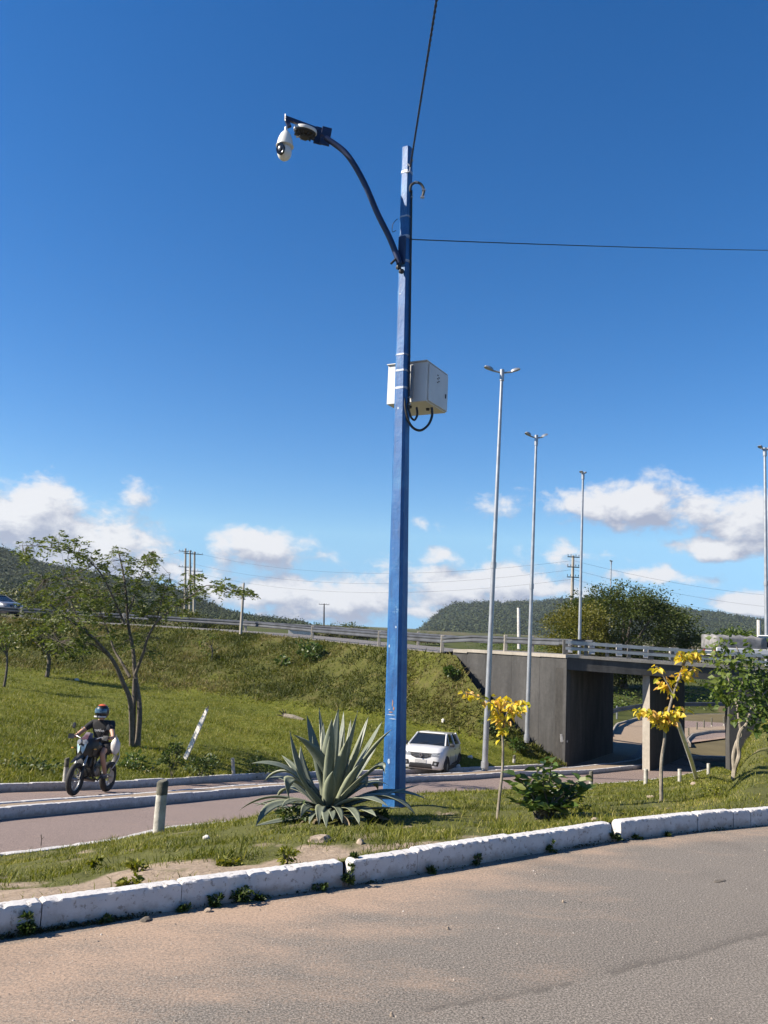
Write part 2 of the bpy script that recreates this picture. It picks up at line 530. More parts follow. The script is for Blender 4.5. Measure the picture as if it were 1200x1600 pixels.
class MB:
    def __init__(s):
        s.v, s.f, s.t = [], [], []

    def add(s, vs, fs, tint=None):
        n = len(s.v)
        s.v += [tuple(v) for v in vs]
        s.f += [tuple(i + n for i in f) for f in fs]
        s.t += [tint or 0.0] * len(vs)
        return s

    def box(s, c, d, rot=None, taper=1.0, bev=0.0):
        hx, hy, hz = d[0] / 2, d[1] / 2, d[2] / 2
        vs = []
        if bev:
            b = bev
            bm = bmesh.new()
            bmesh.ops.create_cube(bm, size=1)
            for v in bm.verts:
                v.co = Vector((v.co.x * 2 * hx, v.co.y * 2 * hy, v.co.z * 2 * hz))
            bmesh.ops.bevel(bm, geom=list(bm.edges), offset=b, segments=2, affect='EDGES', profile=.5)
            bm.verts.index_update()
            vs = [v.co.copy() for v in bm.verts]
            fs = [[v.index for v in f.verts] for f in bm.faces]
            bm.free()
        else:
            for z in (-hz, hz):
                k = taper if z > 0 else 1
                vs += [Vector((-hx * k, -hy * k, z)), Vector((hx * k, -hy * k, z)), Vector((hx * k, hy * k, z)), Vector((-hx * k, hy * k, z))]
            fs = [(3, 2, 1, 0), (4, 5, 6, 7), (0, 1, 5, 4), (1, 2, 6, 5), (2, 3, 7, 6), (3, 0, 4, 7)]
        if rot is not None:
            vs = [rot @ v for v in vs]
        c = Vector(c)
        return s.add([v + c for v in vs], fs)

    def tube(s, pts, rad, n=8, cap=True, jit=0.0):
        pts = [Vector(p) for p in pts]
        if not hasattr(rad, '__len__'):
            rad = [rad] * len(pts)
        base = len(s.v)
        t0 = (pts[1] - pts[0]).normalized()
        a = Vector((1, 0, 0)) if abs(t0.x) < .8 else Vector((0, 1, 0))
        u = t0.cross(a).normalized()
        vs = []
        for i, p in enumerate(pts):
            if i == 0: t = pts[1] - pts[0]
            elif i == len(pts) - 1: t = pts[-1] - pts[-2]
            else: t = (pts[i + 1] - pts[i]).normalized() + (pts[i] - pts[i - 1]).normalized()
            t = t.normalized()
            u = (u - t * u.dot(t)).normalized()
            w = t.cross(u)
            for k in range(n):
                a = 2 * math.pi * k / n
                r = rad[i] * (1 + (random.uniform(-jit, jit) if jit else 0))
                vs.append(p + (u * math.cos(a) + w * math.sin(a)) * r)
        fs = []
        for i in range(len(pts) - 1):
            for k in range(n):
                k2 = (k + 1) % n
                fs.append((i * n + k, i * n + k2, (i + 1) * n + k2, (i + 1) * n + k))
        if cap:
            fs.append(tuple(range(n - 1, -1, -1)))
            fs.append(tuple((len(pts) - 1) * n + k for k in range(n)))
        return s.add(vs, fs)

    def lathe(s, prof, c=(0, 0, 0), n=16, rot=None):
        """prof: (r, z) from one end to the other, closed at r=0 ends"""
        vs, fs = [], []
        c = Vector(c)
        for (r, z) in prof:
            for k in range(n):
                a = 2 * math.pi * k / n
                v = Vector((r * math.cos(a), r * math.sin(a), z))
                vs.append((rot @ v if rot is not None else v) + c)
        for i in range(len(prof) - 1):
            for k in range(n):
                k2 = (k + 1) % n
                fs.append((i * n + k, i * n + k2, (i + 1) * n + k2, (i + 1) * n + k))
        fs.append(tuple(range(n - 1, -1, -1)))
        fs.append(tuple((len(prof) - 1) * n + k for k in range(n)))
        return s.add(vs, fs)

    def build(s, name, m, parent=None, smooth=False, world=False, label=None, kind=None, tint=False):
        me = bpy.data.meshes.new(name)
        vs = s.v
        if world and parent is not None:
            inv = mw(parent).inverted()
            vs = [inv @ Vector(v) for v in s.v]
        me.from_pydata([tuple(v) for v in vs], [], s.f)
        if m is not None:
            me.materials.append(m)
        if tint:
            a = me.attributes.new('tint', 'FLOAT', 'POINT')
            a.data.foreach_set('value', s.t)
        if smooth:
            me.polygons.foreach_set('use_smooth', [True] * len(me.polygons))
            if smooth != 2:
                me.set_sharp_from_angle(angle=R(40))
        me.update()
        o = bpy.data.objects.new(name, me)
        COL.objects.link(o)
        o.parent = parent
        if label: o['label'] = label
        if kind: o['kind'] = kind
        return o


def rot_to(d, up=(0, 0, 1)):
    return Vector(d).to_track_quat('Z', 'Y').to_matrix()


def lerp(a, b, t):
    return a + (b - a) * t


def fbm(x, y, seed=0, octaves=4, scale=1.0):
    """numpy value noise 0..1"""
    out = np.zeros_like(x, dtype=float)
    amp, tot = 1.0, 0.0
    for o in range(octaves):
        xs, ys = x * scale * 2 ** o + 17.3 * o, y * scale * 2 ** o - 9.1 * o
        xi, yi = np.floor(xs).astype(np.int64), np.floor(ys).astype(np.int64)
        xf, yf = xs - xi, ys - yi
        xf, yf = xf * xf * (3 - 2 * xf), yf * yf * (3 - 2 * yf)

        def h(a, b):
            n = (a * 374761393 + b * 668265263 + (seed + o) * 974634777) & 0xffffffff
            n = ((n ^ (n >> 13)) * 1274126177) & 0xffffffff
            return ((n ^ (n >> 16)) & 0xffff) / 65535.0
        v = (h(xi, yi) * (1 - xf) + h(xi + 1, yi) * xf) * (1 - yf) + (h(xi, yi + 1) * (1 - xf) + h(xi + 1, yi + 1) * xf) * yf
        out += v * amp
        tot += amp
        amp *= .5
    return out / tot


def np_mesh(name, V, quads=None, tris=None, m=None, parent=None, attrs=None, smooth=False):
    """fast mesh from numpy arrays"""
    me = bpy.data.meshes.new(name)
    parts, tot = [], []
    if quads is not None and len(quads):
        parts.append(np.asarray(quads).reshape(-1)); tot.append(np.full(len(quads), 4))
    if tris is not None and len(tris):
        parts.append(np.asarray(tris).reshape(-1)); tot.append(np.full(len(tris), 3))
    li = np.concatenate(parts).astype(np.int32)
    lt = np.concatenate(tot).astype(np.int32)
    me.vertices.add(len(V))
    me.vertices.foreach_set('co', np.asarray(V, dtype=np.float32).reshape(-1))
    me.loops.add(len(li))
    me.loops.foreach_set('vertex_index', li)
    me.polygons.add(len(lt))
    me.polygons.foreach_set('loop_start', np.concatenate(([0], np.cumsum(lt)[:-1])).astype(np.int32))
    me.polygons.foreach_set('loop_total', lt)
    if smooth:
        me.polygons.foreach_set('use_smooth', np.ones(len(lt), dtype=bool))
    me.update(calc_edges=True)
    for k, v in (attrs or {}).items():
        a = me.attributes.new(k, 'FLOAT', 'POINT')
        a.data.foreach_set('value', np.asarray(v, dtype=np.float32))
    if m is not None:
        me.materials.append(m)
    o = bpy.data.objects.new(name, me)
    COL.objects.link(o)
    o.parent = parent
    return o


def grid_mesh(name, G, m, attrs=None, smooth=True, parent=None):
    """G: (nu, nv, 3) array"""
    nu, nv = G.shape[:2]
    idx = np.arange(nu * nv).reshape(nu, nv)
    q = np.stack([idx[:-1, :-1], idx[1:, :-1], idx[1:, 1:], idx[:-1, 1:]], -1).reshape(-1, 4)
    # keep normals up
    a, b, c = G[0, 0], G[1, 0], G[0, 1]
    if np.cross(b - a, c - a)[2] < 0:
        q = q[:, ::-1]
    return np_mesh(name, G.reshape(-1, 3), quads=q, m=m, parent=parent, attrs={k: v.reshape(-1) for k, v in (attrs or {}).items()}, smooth=smooth)


def poly_resample(pts, ts):
    """pts Nx3 array with first column of parameter values ts0 -> interpolate at ts"""
    pts = np.asarray(pts, dtype=float)
    return np.stack([np.interp(ts, pts[:, 0], pts[:, k]) for k in range(1, pts.shape[1])], -1)
# ================================================================== SETTING
def zr(Y):
    """height of the sunken road, falling away from the camera towards the underpass"""
    return float(np.interp(Y, [0, 5, 8, 12, 16, 20, 25, 30, 34, 38, 200], [-.35, -.52, -.86, -1.37, -1.88, -2.4, -3.0, -3.55, -3.88, -4.05, -4.05]))


def RP(px, py, dz=0.0):
    """the point of the sunken road (raised by dz) seen at a pixel"""
    lo, hi = 2.0, 120.0
    for _ in range(50):
        mid = (lo + hi) / 2
        p = P(px, py, mid)
        if p.z > zr(mid) + dz: lo = mid
        else: hi = mid
    return P(px, py, lo)


def line_ext(rows, du=600, l0=8.0, l1=12.0):
    """rows: list of (u, Vector); extend both ends in the world along the end directions"""
    rows = [(u, Vector(p)) for u, p in rows]
    d0 = (rows[0][1] - rows[1][1]).normalized()
    d1 = (rows[-1][1] - rows[-2][1]).normalized()
    rows = [(rows[0][0] - du, rows[0][1] + d0 * l0)] + rows + [(rows[-1][0] + du, rows[-1][1] + d1 * l1)]
    return np.array([[u, p.x, p.y, p.z] for u, p in rows])


NK = line_ext([(u, Gz(u, y, 0)) for u, y in ((0, 1465), (150, 1441), (300, 1419), (450, 1397), (600, 1375), (780, 1344), (950, 1315), (1080, 1300), (1200, 1289))], 600, 7, 14)
nk = lambda u: poly_resample(NK, u)

# ---- near road
us = np.linspace(-600, 1800, 700)
kb = nk(us)
tan = np.gradient(kb[:, :2], axis=0)
tan /= np.linalg.norm(tan, axis=1)[:, None]
nrm = np.stack([tan[:, 1], -tan[:, 0]], -1)       # towards the camera's side
ks = np.concatenate([np.linspace(-.3, 6, 240), np.linspace(6.5, 26, 20)])
G = np.zeros((len(us), len(ks), 3))
nrm0 = np.array([.5, -.866])
for j, k in enumerate(ks):
    w = 1.0
    nn = nrm * (1 - w) + nrm0 * w
    G[:, j, :2] = kb[:, :2] + nn * k
    G[:, j, 2] = 0
D = np.repeat(ks[None, :], len(us), 0)
left = np.clip((2.0 - G[..., 0]) / 4.5, 0, 1)
dust = .80 * np.exp(-np.clip(D, 0, 99) / (.30 + 1.5 * left)) + .22 * left * np.exp(-D / 5)
dust = np.where(D < .12, dust * .6, dust)
pa, pb = Gz(640, 1596, 0), Gz(1200, 1461, 0)
ab = np.array([pb.x - pa.x, pb.y - pa.y]); ab /= np.linalg.norm(ab)
sd = -(G[..., 0] - pa.x) * ab[1] + (G[..., 1] - pa.y) * ab[0] + (fbm(G[..., 0], G[..., 1], 3, 4, 2.5) - .5) * .22
patch = np.where(sd > 0, .25 * np.exp(-sd / .5) + .75 * np.exp(-(sd / .045) ** 2) * (fbm(G[..., 0], G[..., 1], 9, 3, 1.3) > .42), 0)
o = grid_mesh('near_road', G, M['asphalt'], {'dust': dust, 'patch': patch}, smooth=False)
tag(o, kind='structure')

# loose grit and stones of the worn surface
rg = np.random.default_rng(4)
n = 26000
uu_ = rg.uniform(-100, 1320, n); kk_ = rg.random(n) ** 1.0 * 3.6 + .03
bp_ = nk(uu_)
C = np.column_stack([bp_[:, 0] + nrm0[0] * kk_, bp_[:, 1] + nrm0[1] * kk_, np.full(n, -.0005)])
sz = rg.uniform(.0014, .0036, n) * (1 + (rg.random(n) < .02) * 1.2)
an = rg.uniform(0, 6.28, n)
V = np.zeros((n, 5, 3))
for k_ in range(4):
    a_ = an + k_ * math.pi / 2
    V[:, k_, 0] = C[:, 0] + np.cos(a_) * sz * rg.uniform(.7, 1.2, n); V[:, k_, 1] = C[:, 1] + np.sin(a_) * sz * rg.uniform(.7, 1.2, n); V[:, k_, 2] = C[:, 2]
V[:, 4] = C + np.column_stack([np.zeros(n), np.zeros(n), sz * rg.uniform(.7, 1.3, n)])
b_ = np.arange(n)[:, None] * 5
tr = np.concatenate([b_ + np.array([k_, (k_ + 1) % 4, 4]) for k_ in range(4)])
o = np_mesh('road_grit', V.reshape(-1, 3), tris=tr, m=M['grit'], attrs={'tint': np.repeat(rg.random(n), 5)})
tag(o, 'loose grit scattered over the near road', 'gravel', kind='stuff')

# ---- base terrain out to the horizon (low; everything else lies above it)
def HB(X, Y):
    r = np.sqrt(X * X + Y * Y)
    z = np.interp(Y, [-50, 46, 68, 84, 100, 130, 200, 400], [-6, -4.16, -4.0, -2.6, -1.7, -.9, 0, 0])
    z = z + (fbm(X, Y, 5, 4, .05) - .5) * np.interp(Y, [60, 80, 140], [0, .7, 1.2])
    behind = np.interp(Y, [-60, -20, 30, 46], [0, -.5, -5.2, -4.16])
    z = np.where(Y < 46, behind, z)
    z = np.where(r > 260, z * np.exp(-(r - 260) / 500), z)
    return z


yy = np.concatenate([-np.geomspace(6000, 60, 14), np.linspace(-50, 40, 14), np.linspace(42, 150, 70), np.geomspace(155, 9000, 40)])
xx = np.concatenate([-np.geomspace(8000, 110, 26), np.linspace(-105, 105, 90), np.geomspace(110, 8000, 26)])
XX, YY = np.meshgrid(xx, yy, indexing='ij')
G = np.stack([XX, YY, HB(XX, YY)], -1)
dirt = np.clip((fbm(XX, YY, 8, 4, .09) - .5) * 3 + .35, 0, 1)
o = grid_mesh('ground', G, M['scrub'], {'dirt': dirt})
tag(o, kind='structure')

# ---- the sunken road under the bridge: MK near edge, FB far edge
MKr = [(-150, RP(-150, 1368)), (40, RP(40, 1347)), (180, RP(180, 1327)), (260, RP(260, 1306)), (420, RP(420, 1288)), (560, RP(560, 1270)), (700, RP(700, 1250)), (800, RP(800, 1241)), (927, RP(927, 1231)),
       (1008, RP(1008, 1224)), (1062, RP(1062, 1216)), (1123, RP(1123, 1202))]
MKl = line_ext(MKr, 600, 7, 1)[:-1]
FBr = [(-150, RP(-150, 1247)), (0, RP(0, 1238)), (187, RP(187, 1232)), (400, RP(400, 1218)), (560, RP(560, 1212)), (713, RP(713, 1207)), (800, RP(800, 1204)), (885, RP(885, 1198))]
FBl = line_ext(FBr, 600, 14, 1)[:-1]
def s_of(rows):      # arc length
    a = rows[:, 1:]
    return np.concatenate([[0], np.cumsum(np.linalg.norm(np.diff(a, axis=0), axis=1))])
# beyond the bridge (flat, z = -4.05): two edges swinging right
ZF = -4.05
near_edge = np.vstack([MKl[:, 1:], [[15.35, 38.5, ZF], [15.6, 43.5, ZF], [17.6, 48, ZF], [22, 52.2, ZF], [30, 55.5, ZF], [45, 58, ZF], [80, 60, ZF]]])
far_edge = np.vstack([FBl[:, 1:], [[9.3, 39.2, ZF], [11.6, 43.4, ZF], [13.6, 49, ZF], [16, 56, ZF], [19, 61, ZF], [24, 65.5, ZF], [33, 69.5, ZF], [48, 72, ZF], [80, 73, ZF]]])
def even(pl, n):
    s = np.concatenate([[0], np.cumsum(np.linalg.norm(np.diff(pl, axis=0), axis=1))])
    s /= s[-1]
    t = np.linspace(0, 1, n)
    return np.stack([np.interp(t, s, pl[:, k]) for k in range(3)], -1)
A = even(near_edge, 300)
# pair every near point with the far edge by the direction across the road
fe = even(far_edge, 900)
B = []
j = 0
for i, a in enumerate(A):
    t = A[min(i + 1, 299)] - A[max(i - 1, 0)]
    proj = np.abs((fe - a) @ t / np.linalg.norm(t)) + (np.linalg.norm(fe - a, axis=1) > 26) * 99
    proj[:j] = 1e9
    jj = int(np.argmin(proj[: j + 22]))
    j = max(j, jj)
    B.append(fe[j])
B = np.array(B)
B[-1] = fe[-1]
tt = np.linspace(-.02, 1.02, 60)
G = A[:, None, :] * (1 - tt)[None, :, None] + B[:, None, :] * tt[None, :, None]
for i in range(G.shape[0]):
    for k in range(G.shape[1]):
        G[i, k, 2] = zr(G[i, k, 1]) if G[i, k, 1] < 40 else ZF
W = np.linalg.norm(B - A, axis=1)[:, None]
dd = np.minimum(tt[None, :] * W, (1 - tt)[None, :] * W)
dust = .55 * np.exp(-np.clip(dd, 0, 99) / .35) + .12 * np.exp(-dd / 2)
o = grid_mesh('underpass_road', G, M['asphalt2'], {'dust': dust})
tag(o, kind='structure')

# ---- lawn: far kerb -> foot of the slope -> top of the slope
FK = [(u, p + Vector((0, 0, 0))) for u, p in FBr]
def rowsF(lst):
    return [(u, P(u, y, Y)) for u, y, Y in lst]
FOOT = rowsF([(-150, 1035, 46), (0, 1046, 46), (150, 1064, 46.5), (300, 1083, 45), (450, 1104, 42), (600, 1125, 39), (713, 1150, 37.6), (800, 1180, 36.6), (885, 1196.5, 36.2)])
TOP = rowsF([(-150, 953, 60), (0, 965, 61), (150, 974, 61), (300, 983, 59), (400, 990, 57), (482, 999, 53.5), (586, 1010, 46.5), (685, 1020, 41.6), (713, 1024, 41.0), (728, 1052, 39.8), (760, 1096, 38.2), (829, 1160, 37.1), (885, 1195, 36.45)])
FOOTe = line_ext(FOOT, 600, 25, 1)[:-1]
TOPe = line_ext(TOP, 600, 25, 1)[:-1]
uu = np.concatenate([np.linspace(-750, -150, 20), np.linspace(-145, 885, 240)])
K = poly_resample(FBl, uu); K = K + np.array([0, .12, .10]); K[:, 2] += .02
Fo = poly_resample(FOOTe, uu)
To = poly_resample(TOPe, uu)
t1 = np.linspace(0, 1, 60)
t2 = np.linspace(0, 1, 50)[1:]
G1 = K[:, None] * (1 - t1)[None, :, None] + Fo[:, None] * t1[None, :, None]
G2 = Fo[:, None] * (1 - t2)[None, :, None] + To[:, None] * t2[None, :, None]
# ease: slope is convex at the top and concave at the foot
G2[..., 2] = Fo[:, None, 2] + (To - Fo)[:, None, 2] * (t2 ** 1.12)[None, :]
G = np.concatenate([G1, G2], 1)
T = np.concatenate([t1 * 0, t2])
bmp = (fbm(G[..., 0], G[..., 1], 21, 4, .35) - .5)
wfar = np.concatenate([np.clip(t1 * 6, 0, 1), np.clip((1 - t2) * 6, 0, 1)])
umask = np.clip((885 - uu) / 120, 0, 1)
G[..., 2] += bmp * wfar[None, :] * umask[:, None] * .38
dirt = np.clip(T[None, :] * 5 - .1, 0, .62) + (fbm(G[..., 0], G[..., 1], 31, 4, .5) - .5) * .7 + np.concatenate([t1 * 0, t2 * .1])[None, :]
LAWN_G = G.copy()
o = grid_mesh('lawn_embankment', G, M['lawn'], {'dirt': dirt})
tag(o, kind='structure')
LAWN = o

# ---- median between the two roads, rising at the right to the bridge
near_pts = []
mu = np.linspace(-600, 1800, 360)
n0 = nk(mu)
tn = np.gradient(n0[:, :2], axis=0); tn /= np.linalg.norm(tn, axis=1)[:, None]
n0[:, :2] += np.stack([-tn[:, 1], tn[:, 0]], -1) * .105
n0[:, 2] = .115
MR = [(u, p + Vector((0, 0, .09))) for u, p in MKr] + [(1140, Vector((15.5, 36.2, -3.9))), (1160, P(1160, 1170, 36.0)), (1200, P(1200, 1128, 35.8)), (1300, Vector((22, 35.6, .35))), (1500, Vector((30, 35, .5)))]
MRe = line_ext(MR, 600, 7, 30)
m0 = poly_resample(MRe, mu)
# push the upper edge just short of the road's edge so the kerb stone stands between
t1 = np.linspace(0, 1, 90) ** 1.25
G = n0[:, None] * (1 - t1)[None, :, None] + m0[:, None] * t1[None, :, None]
bul = np.sin(t1 * math.pi)[None, :] * np.interp(mu, [-600, 100, 350, 480, 680, 800, 950, 1100], [.0, .04, .22, .50, .48, .25, .12, .0])[:, None]
pw = np.interp(mu, [1080, 1160, 1220, 1800], [1.0, 1.15, 2.4, 3.0])
G[..., 2] = n0[:, None, 2] + (m0 - n0)[:, None, 2] * (t1[None, :] ** pw[:, None])
G[..., 2] += bul * .45
G[..., 2] += (fbm(G[..., 0], G[..., 1], 41, 4, 1.6) - .5) * np.minimum(1, np.minimum(t1 * 14, (1 - t1) * 9))[None, :] * .09
dn = np.linalg.norm(G - n0[:, None], axis=2)
sx = G[..., 0]
strip = np.exp(-((dn - .30) / .26) ** 2) * np.clip((1.0 - sx) / 1.2, 0, 1)
strip2 = np.exp(-((dn - .75) / .45) ** 2) * np.clip((-.85 - sx) / .7, 0, 1)
dirt = np.clip(strip * 1.0 + strip2 * 1.0 + (fbm(G[..., 0], G[..., 1], 51, 4, 2.6) - .5) * 1.9, 0, 1)
MED_G, MED_DIRT, MED_DN = G.copy(), dirt, dn
o = grid_mesh('median_ground', G, M['median'], {'dirt': dirt})
tag(o, kind='structure')
MEDIAN = o


def bvh_of(o):
    me = o.data
    vs = [v.co.copy() for v in me.vertices]
    return BVHTree.FromPolygons(vs, [tuple(p.vertices) for p in me.polygons])


BV = {'median': bvh_of(MEDIAN), 'lawn': bvh_of(LAWN), 'road': bvh_of(bpy.data.objects['underpass_road'])}


def hit(px, py, which):
    """where a pixel's sight line meets a ground surface"""
    d = ray(px, py).normalized()
    loc, *_ = BV[which].ray_cast(EYE, d, 400)
    if loc is None:
        print('NO HIT', px, py, which)
        return RP(px, py)
    return loc


def drop(x, y, which):
    loc, *_ = BV[which].ray_cast(Vector((x, y, 60)), Vector((0, 0, -1)), 200)
    return loc.z if loc else 0.0


# ---- kerbs: rows of separate stones
def kerb_row(name, line, h, w, lens, side=1, gap=.006, chunk=1.0, rough=.006, lowk=1.0, gaps=(), zfun=None, mat='kerb', seg=.05, ref=None):
    """line: Nx3 base line (road side). stones sit on the side given by `side` (left of travel = +1)."""
    root = bpy.data.objects.new(name, None)
    COL.objects.link(root)
    tag(root, kind='structure')
    s = np.concatenate([[0], np.cumsum(np.linalg.norm(np.diff(line[:, :2], axis=0), axis=1))])
    pos = 0.0
    i = 0
    pt = lambda q: np.array([np.interp(q, s, line[:, k]) for k in range(3)])
    while pos < s[-1] - .05 and i < 290:
        L = lens[i % len(lens)] * chunk
        a, b = pos + gap / 2, min(pos + L - gap / 2, s[-1])
        g = gaps[i % len(gaps)] if gaps else 0
        b -= g
        n = max(2, int((b - a) / seg))
        V, Q = [], []
        # section (offset across, height), 0 = road face bottom
        sec = [(0, -.06), (0, h * .33), (0.001, h * .70), (.003, h * .93), (.009, h), (w * .5, h * 1.01), (w - .015, h * .995), (w, h * .85), (w, -.06)]
        ns = len(sec)
        dz = random.uniform(-.008, .008) * h / .14
        yaw = random.uniform(-.006, .006) * 1.0
        low = []
        for k in range(n + 1):
            q = a + (b - a) * k / n
            p = pt(q); p2 = pt(min(q + .05, s[-1])); p1 = pt(max(q - .05, 0))
            t = (p2 - p1)[:2]; t = t / (np.linalg.norm(t) + 1e-9)
            nn = np.array([-t[1], t[0]]) * side
            endk = .008 if k in (0, n) else 0
            for m_, (ox, oz) in enumerate(sec):
                r = rough * (1 if 0 < m_ < ns - 1 else .3)
                big = rough * .35 * math.sin(q * 5.3 + i * 2.1) * (1 if m_ in (3, 4, 5) else .2)
                chip = -(random.random() ** 6) * rough * 5 if m_ in (4, 3) else 0
                ox2 = ox + random.uniform(-r, r) * .7 + yaw * (k / n - .5) * 2 + (endk * .0)
                V.append((p[0] + nn[0] * ox2, p[1] + nn[1] * ox2, p[2] + oz + dz * (oz > 0) + (random.uniform(-r, r) * .6 + big + chip - endk if oz > 0 else 0)))
                low.append(max(0, 1 - oz / h) * lowk)
        for k in range(n):
            for m_ in range(ns - 1):
                c0, c1 = k * ns + m_, (k + 1) * ns + m_
                Q.append((c0, c0 + 1, c1 + 1, c1))
        me = bpy.data.meshes.new('kerb_stone')
        e0, e1 = tuple(range(ns)), tuple(n * ns + m_ for m_ in range(ns - 1, -1, -1))
        fs = [tuple(reversed(f)) for f in Q] if side > 0 else Q
        fs = fs + [e0, e1]
        me.from_pydata(V, [], fs)
        bm = bmesh.new(); bm.from_mesh(me); bmesh.ops.recalc_face_normals(bm, faces=bm.faces); bm.to_mesh(me); bm.free()
        at = me.attributes.new('low', 'FLOAT', 'POINT')
        at.data.foreach_set('value', low)
        me.materials.append(M[mat])
        me.polygons.foreach_set('use_smooth', [True] * len(me.polygons))
        me.set_sharp_from_angle(angle=R(22))
        o = bpy.data.objects.new('kerb_stone', me)
        COL.objects.link(o)
        o.parent = root
        pos += L
        i += 1
    return root


M['kerb_old'] = M['conc_light']
# near kerb: joints where the photograph shows them
uks = [-300, -120, 60, 281, 532, 548, 648, 800, 955, 968, 1090, 1145, 1172, 1300, 1500]
nkl = nk(np.linspace(-520, 1750, 500))
sN = np.concatenate([[0], np.cumsum(np.linalg.norm(np.diff(nkl[:, :2], axis=0), axis=1))])
us_l = np.linspace(-520, 1750, 500)
joints = [0] + [float(np.interp(u, us_l, sN)) for u in uks] + [float(sN[-1])]
lens, gaps = [], []
k = 0
while k < len(joints) - 1:
    a, b = joints[k], joints[k + 1]
    # a short span between two listed joints is an open, weedy gap
    if k + 2 < len(joints) and (joints[k + 2] - joints[k + 1]) < .12:
        lens.append(joints[k + 2] - a); gaps.append(joints[k + 2] - joints[k + 1])
        k += 2
    else:
        lens.append(b - a); gaps.append(0)
        k += 1
kerb_row('near_kerb', nkl, .145, .105, lens, side=1, rough=.0026, gaps=gaps, seg=.016)

mkl = even(MKl[:, 1:], 300)
kerb_row('median_far_kerb', mkl, .13, .13, [.98, 1.02, .95], side=-1, rough=.002)
fbl = even(FBl[:, 1:], 300)
kerb_row('lawn_kerb', fbl, .17, .13, [1.0, .97, 1.03], side=1, rough=.002)

# traffic island between the carriageways: two kerb rows with sand between
IBr = [(-150, RP(-150, 1300)), (0, RP(0, 1281)), (200, RP(200, 1262)), (400, RP(400, 1242)), (633, RP(633, 1223)), (800, RP(800, 1213)), (880, RP(880, 1211.5)), (925, RP(925, 1209.5)), (985, RP(985, 1203)), (1028, RP(1028, 1198)), (1040, RP(1040, 1193))]
IBl = line_ext(IBr, 600, 12, 1)[:-1]
ibl = even(IBl[:, 1:], 400)
ibl[:, 2] = [zr(y) for y in ibl[:, 1]]
kerb_row('island_kerb', ibl, .17, .12, [1.0, .96, 1.04, .99], side=1, rough=.002)
def offset(pl, d):
    t = np.gradient(pl[:, :2], axis=0); t /= np.linalg.norm(t, axis=1)[:, None]
    o_ = pl.copy()
    o_[:, :2] += np.stack([-t[:, 1], t[:, 0]], -1) * d
    o_[:, 2] = [zr(y) for y in o_[:, 1]]
    return o_
iw = np.interp(np.arange(400), [0, 300, 400], [.62, .9, 1.15])
ib2 = offset(ibl, 1.0)
ib2 = ibl + (ib2 - ibl) * iw[:, None]
ib2[:, 2] = [zr(y) for y in ib2[:, 1]]
kerb_row('island_back_kerb', ib2, .165, .12, [1.0, .96, 1.04, .99], side=-1, rough=.002)
tt = np.linspace(0, 1, 6)
inn0 = ibl + (ib2 - ibl) * (.11 / iw)[:, None]
inn1 = ibl + (ib2 - ibl) * (1 - .11 / iw)[:, None]
G = inn0[:, None] * (1 - tt)[None, :, None] + inn1[:, None] * tt[None, :, None]
G[..., 2] += .15
tag(grid_mesh('island_sand', G, M['median'], {'dirt': np.ones(G.shape[:2])}), kind='structure')

# island beyond the bridge with a raised walk
fx = np.array([[17.3, 46.6, ZF], [17.9, 48.6, ZF], [19.2, 51.3, ZF], [21.2, 53.6, ZF], [24.4, 55.4, ZF], [30, 57.6, ZF], [44, 60.6, ZF], [70, 62, ZF]])
fxl = even(fx, 120)
kerb_row('far_walk_kerb', fxl, .15, .14, [1.6], side=1, rough=.002, mat='kerb_old')
t = np.gradient(fxl[:, :2], axis=0); t /= np.linalg.norm(t, axis=1)[:, None]
nn = np.stack([-t[:, 1], t[:, 0]], -1)
tt = np.linspace(.1, 1.5, 5)
G = np.zeros((120, 5, 3)); G[..., :2] = fxl[:, None, :2] + nn[:, None] * tt[None, :, None]; G[..., 2] = ZF + .17
tag(grid_mesh('far_walk', G, M['median'], {'dirt': np.ones(G.shape[:2])}), kind='structure')
# verge and pinkish shoulder along the outer edge beyond the bridge
fe2 = even(np.array(far_edge[-9:]), 120)
t = np.gradient(fe2[:, :2], axis=0); t /= np.linalg.norm(t, axis=1)[:, None]
nn = np.stack([-t[:, 1], t[:, 0]], -1)
kerb_row('outer_kerb', fe2[6:], .10, .14, [1.6], side=1, rough=.002, mat='kerb_old')
OUTER, OUTER_N = fe2, nn
tt = np.array([.14, 1.2, 3, 5.5, 9])
zz = np.array([.10, .14, .35, .9, 1.3])
G = np.zeros((120, 5, 3)); G[..., :2] = fe2[:, None, :2] + nn[:, None] * tt[None, :, None]; G[..., 2] = ZF + zz[None, :]
tag(grid_mesh('outer_verge', G[14:], M['scrub'], {'dirt': np.full(G[14:].shape[:2], .2)}), kind='structure')
# sandy shoulder lying on the road's outer edge
tt = np.linspace(0, 1, 6)
G = np.zeros((120, 6, 3)); wsh = np.interp(np.arange(120), [0, 30, 60, 119], [1.6, 2.0, 1.0, .5])
G[..., :2] = fe2[:, None, :2] - nn[:, None] * (tt[None, :, None] * wsh[:, None, None]); G[..., 2] = ZF + .006
tag(grid_mesh('sandy_shoulder', G, M['median'], {'dirt': np.ones(G.shape[:2])}), kind='structure')


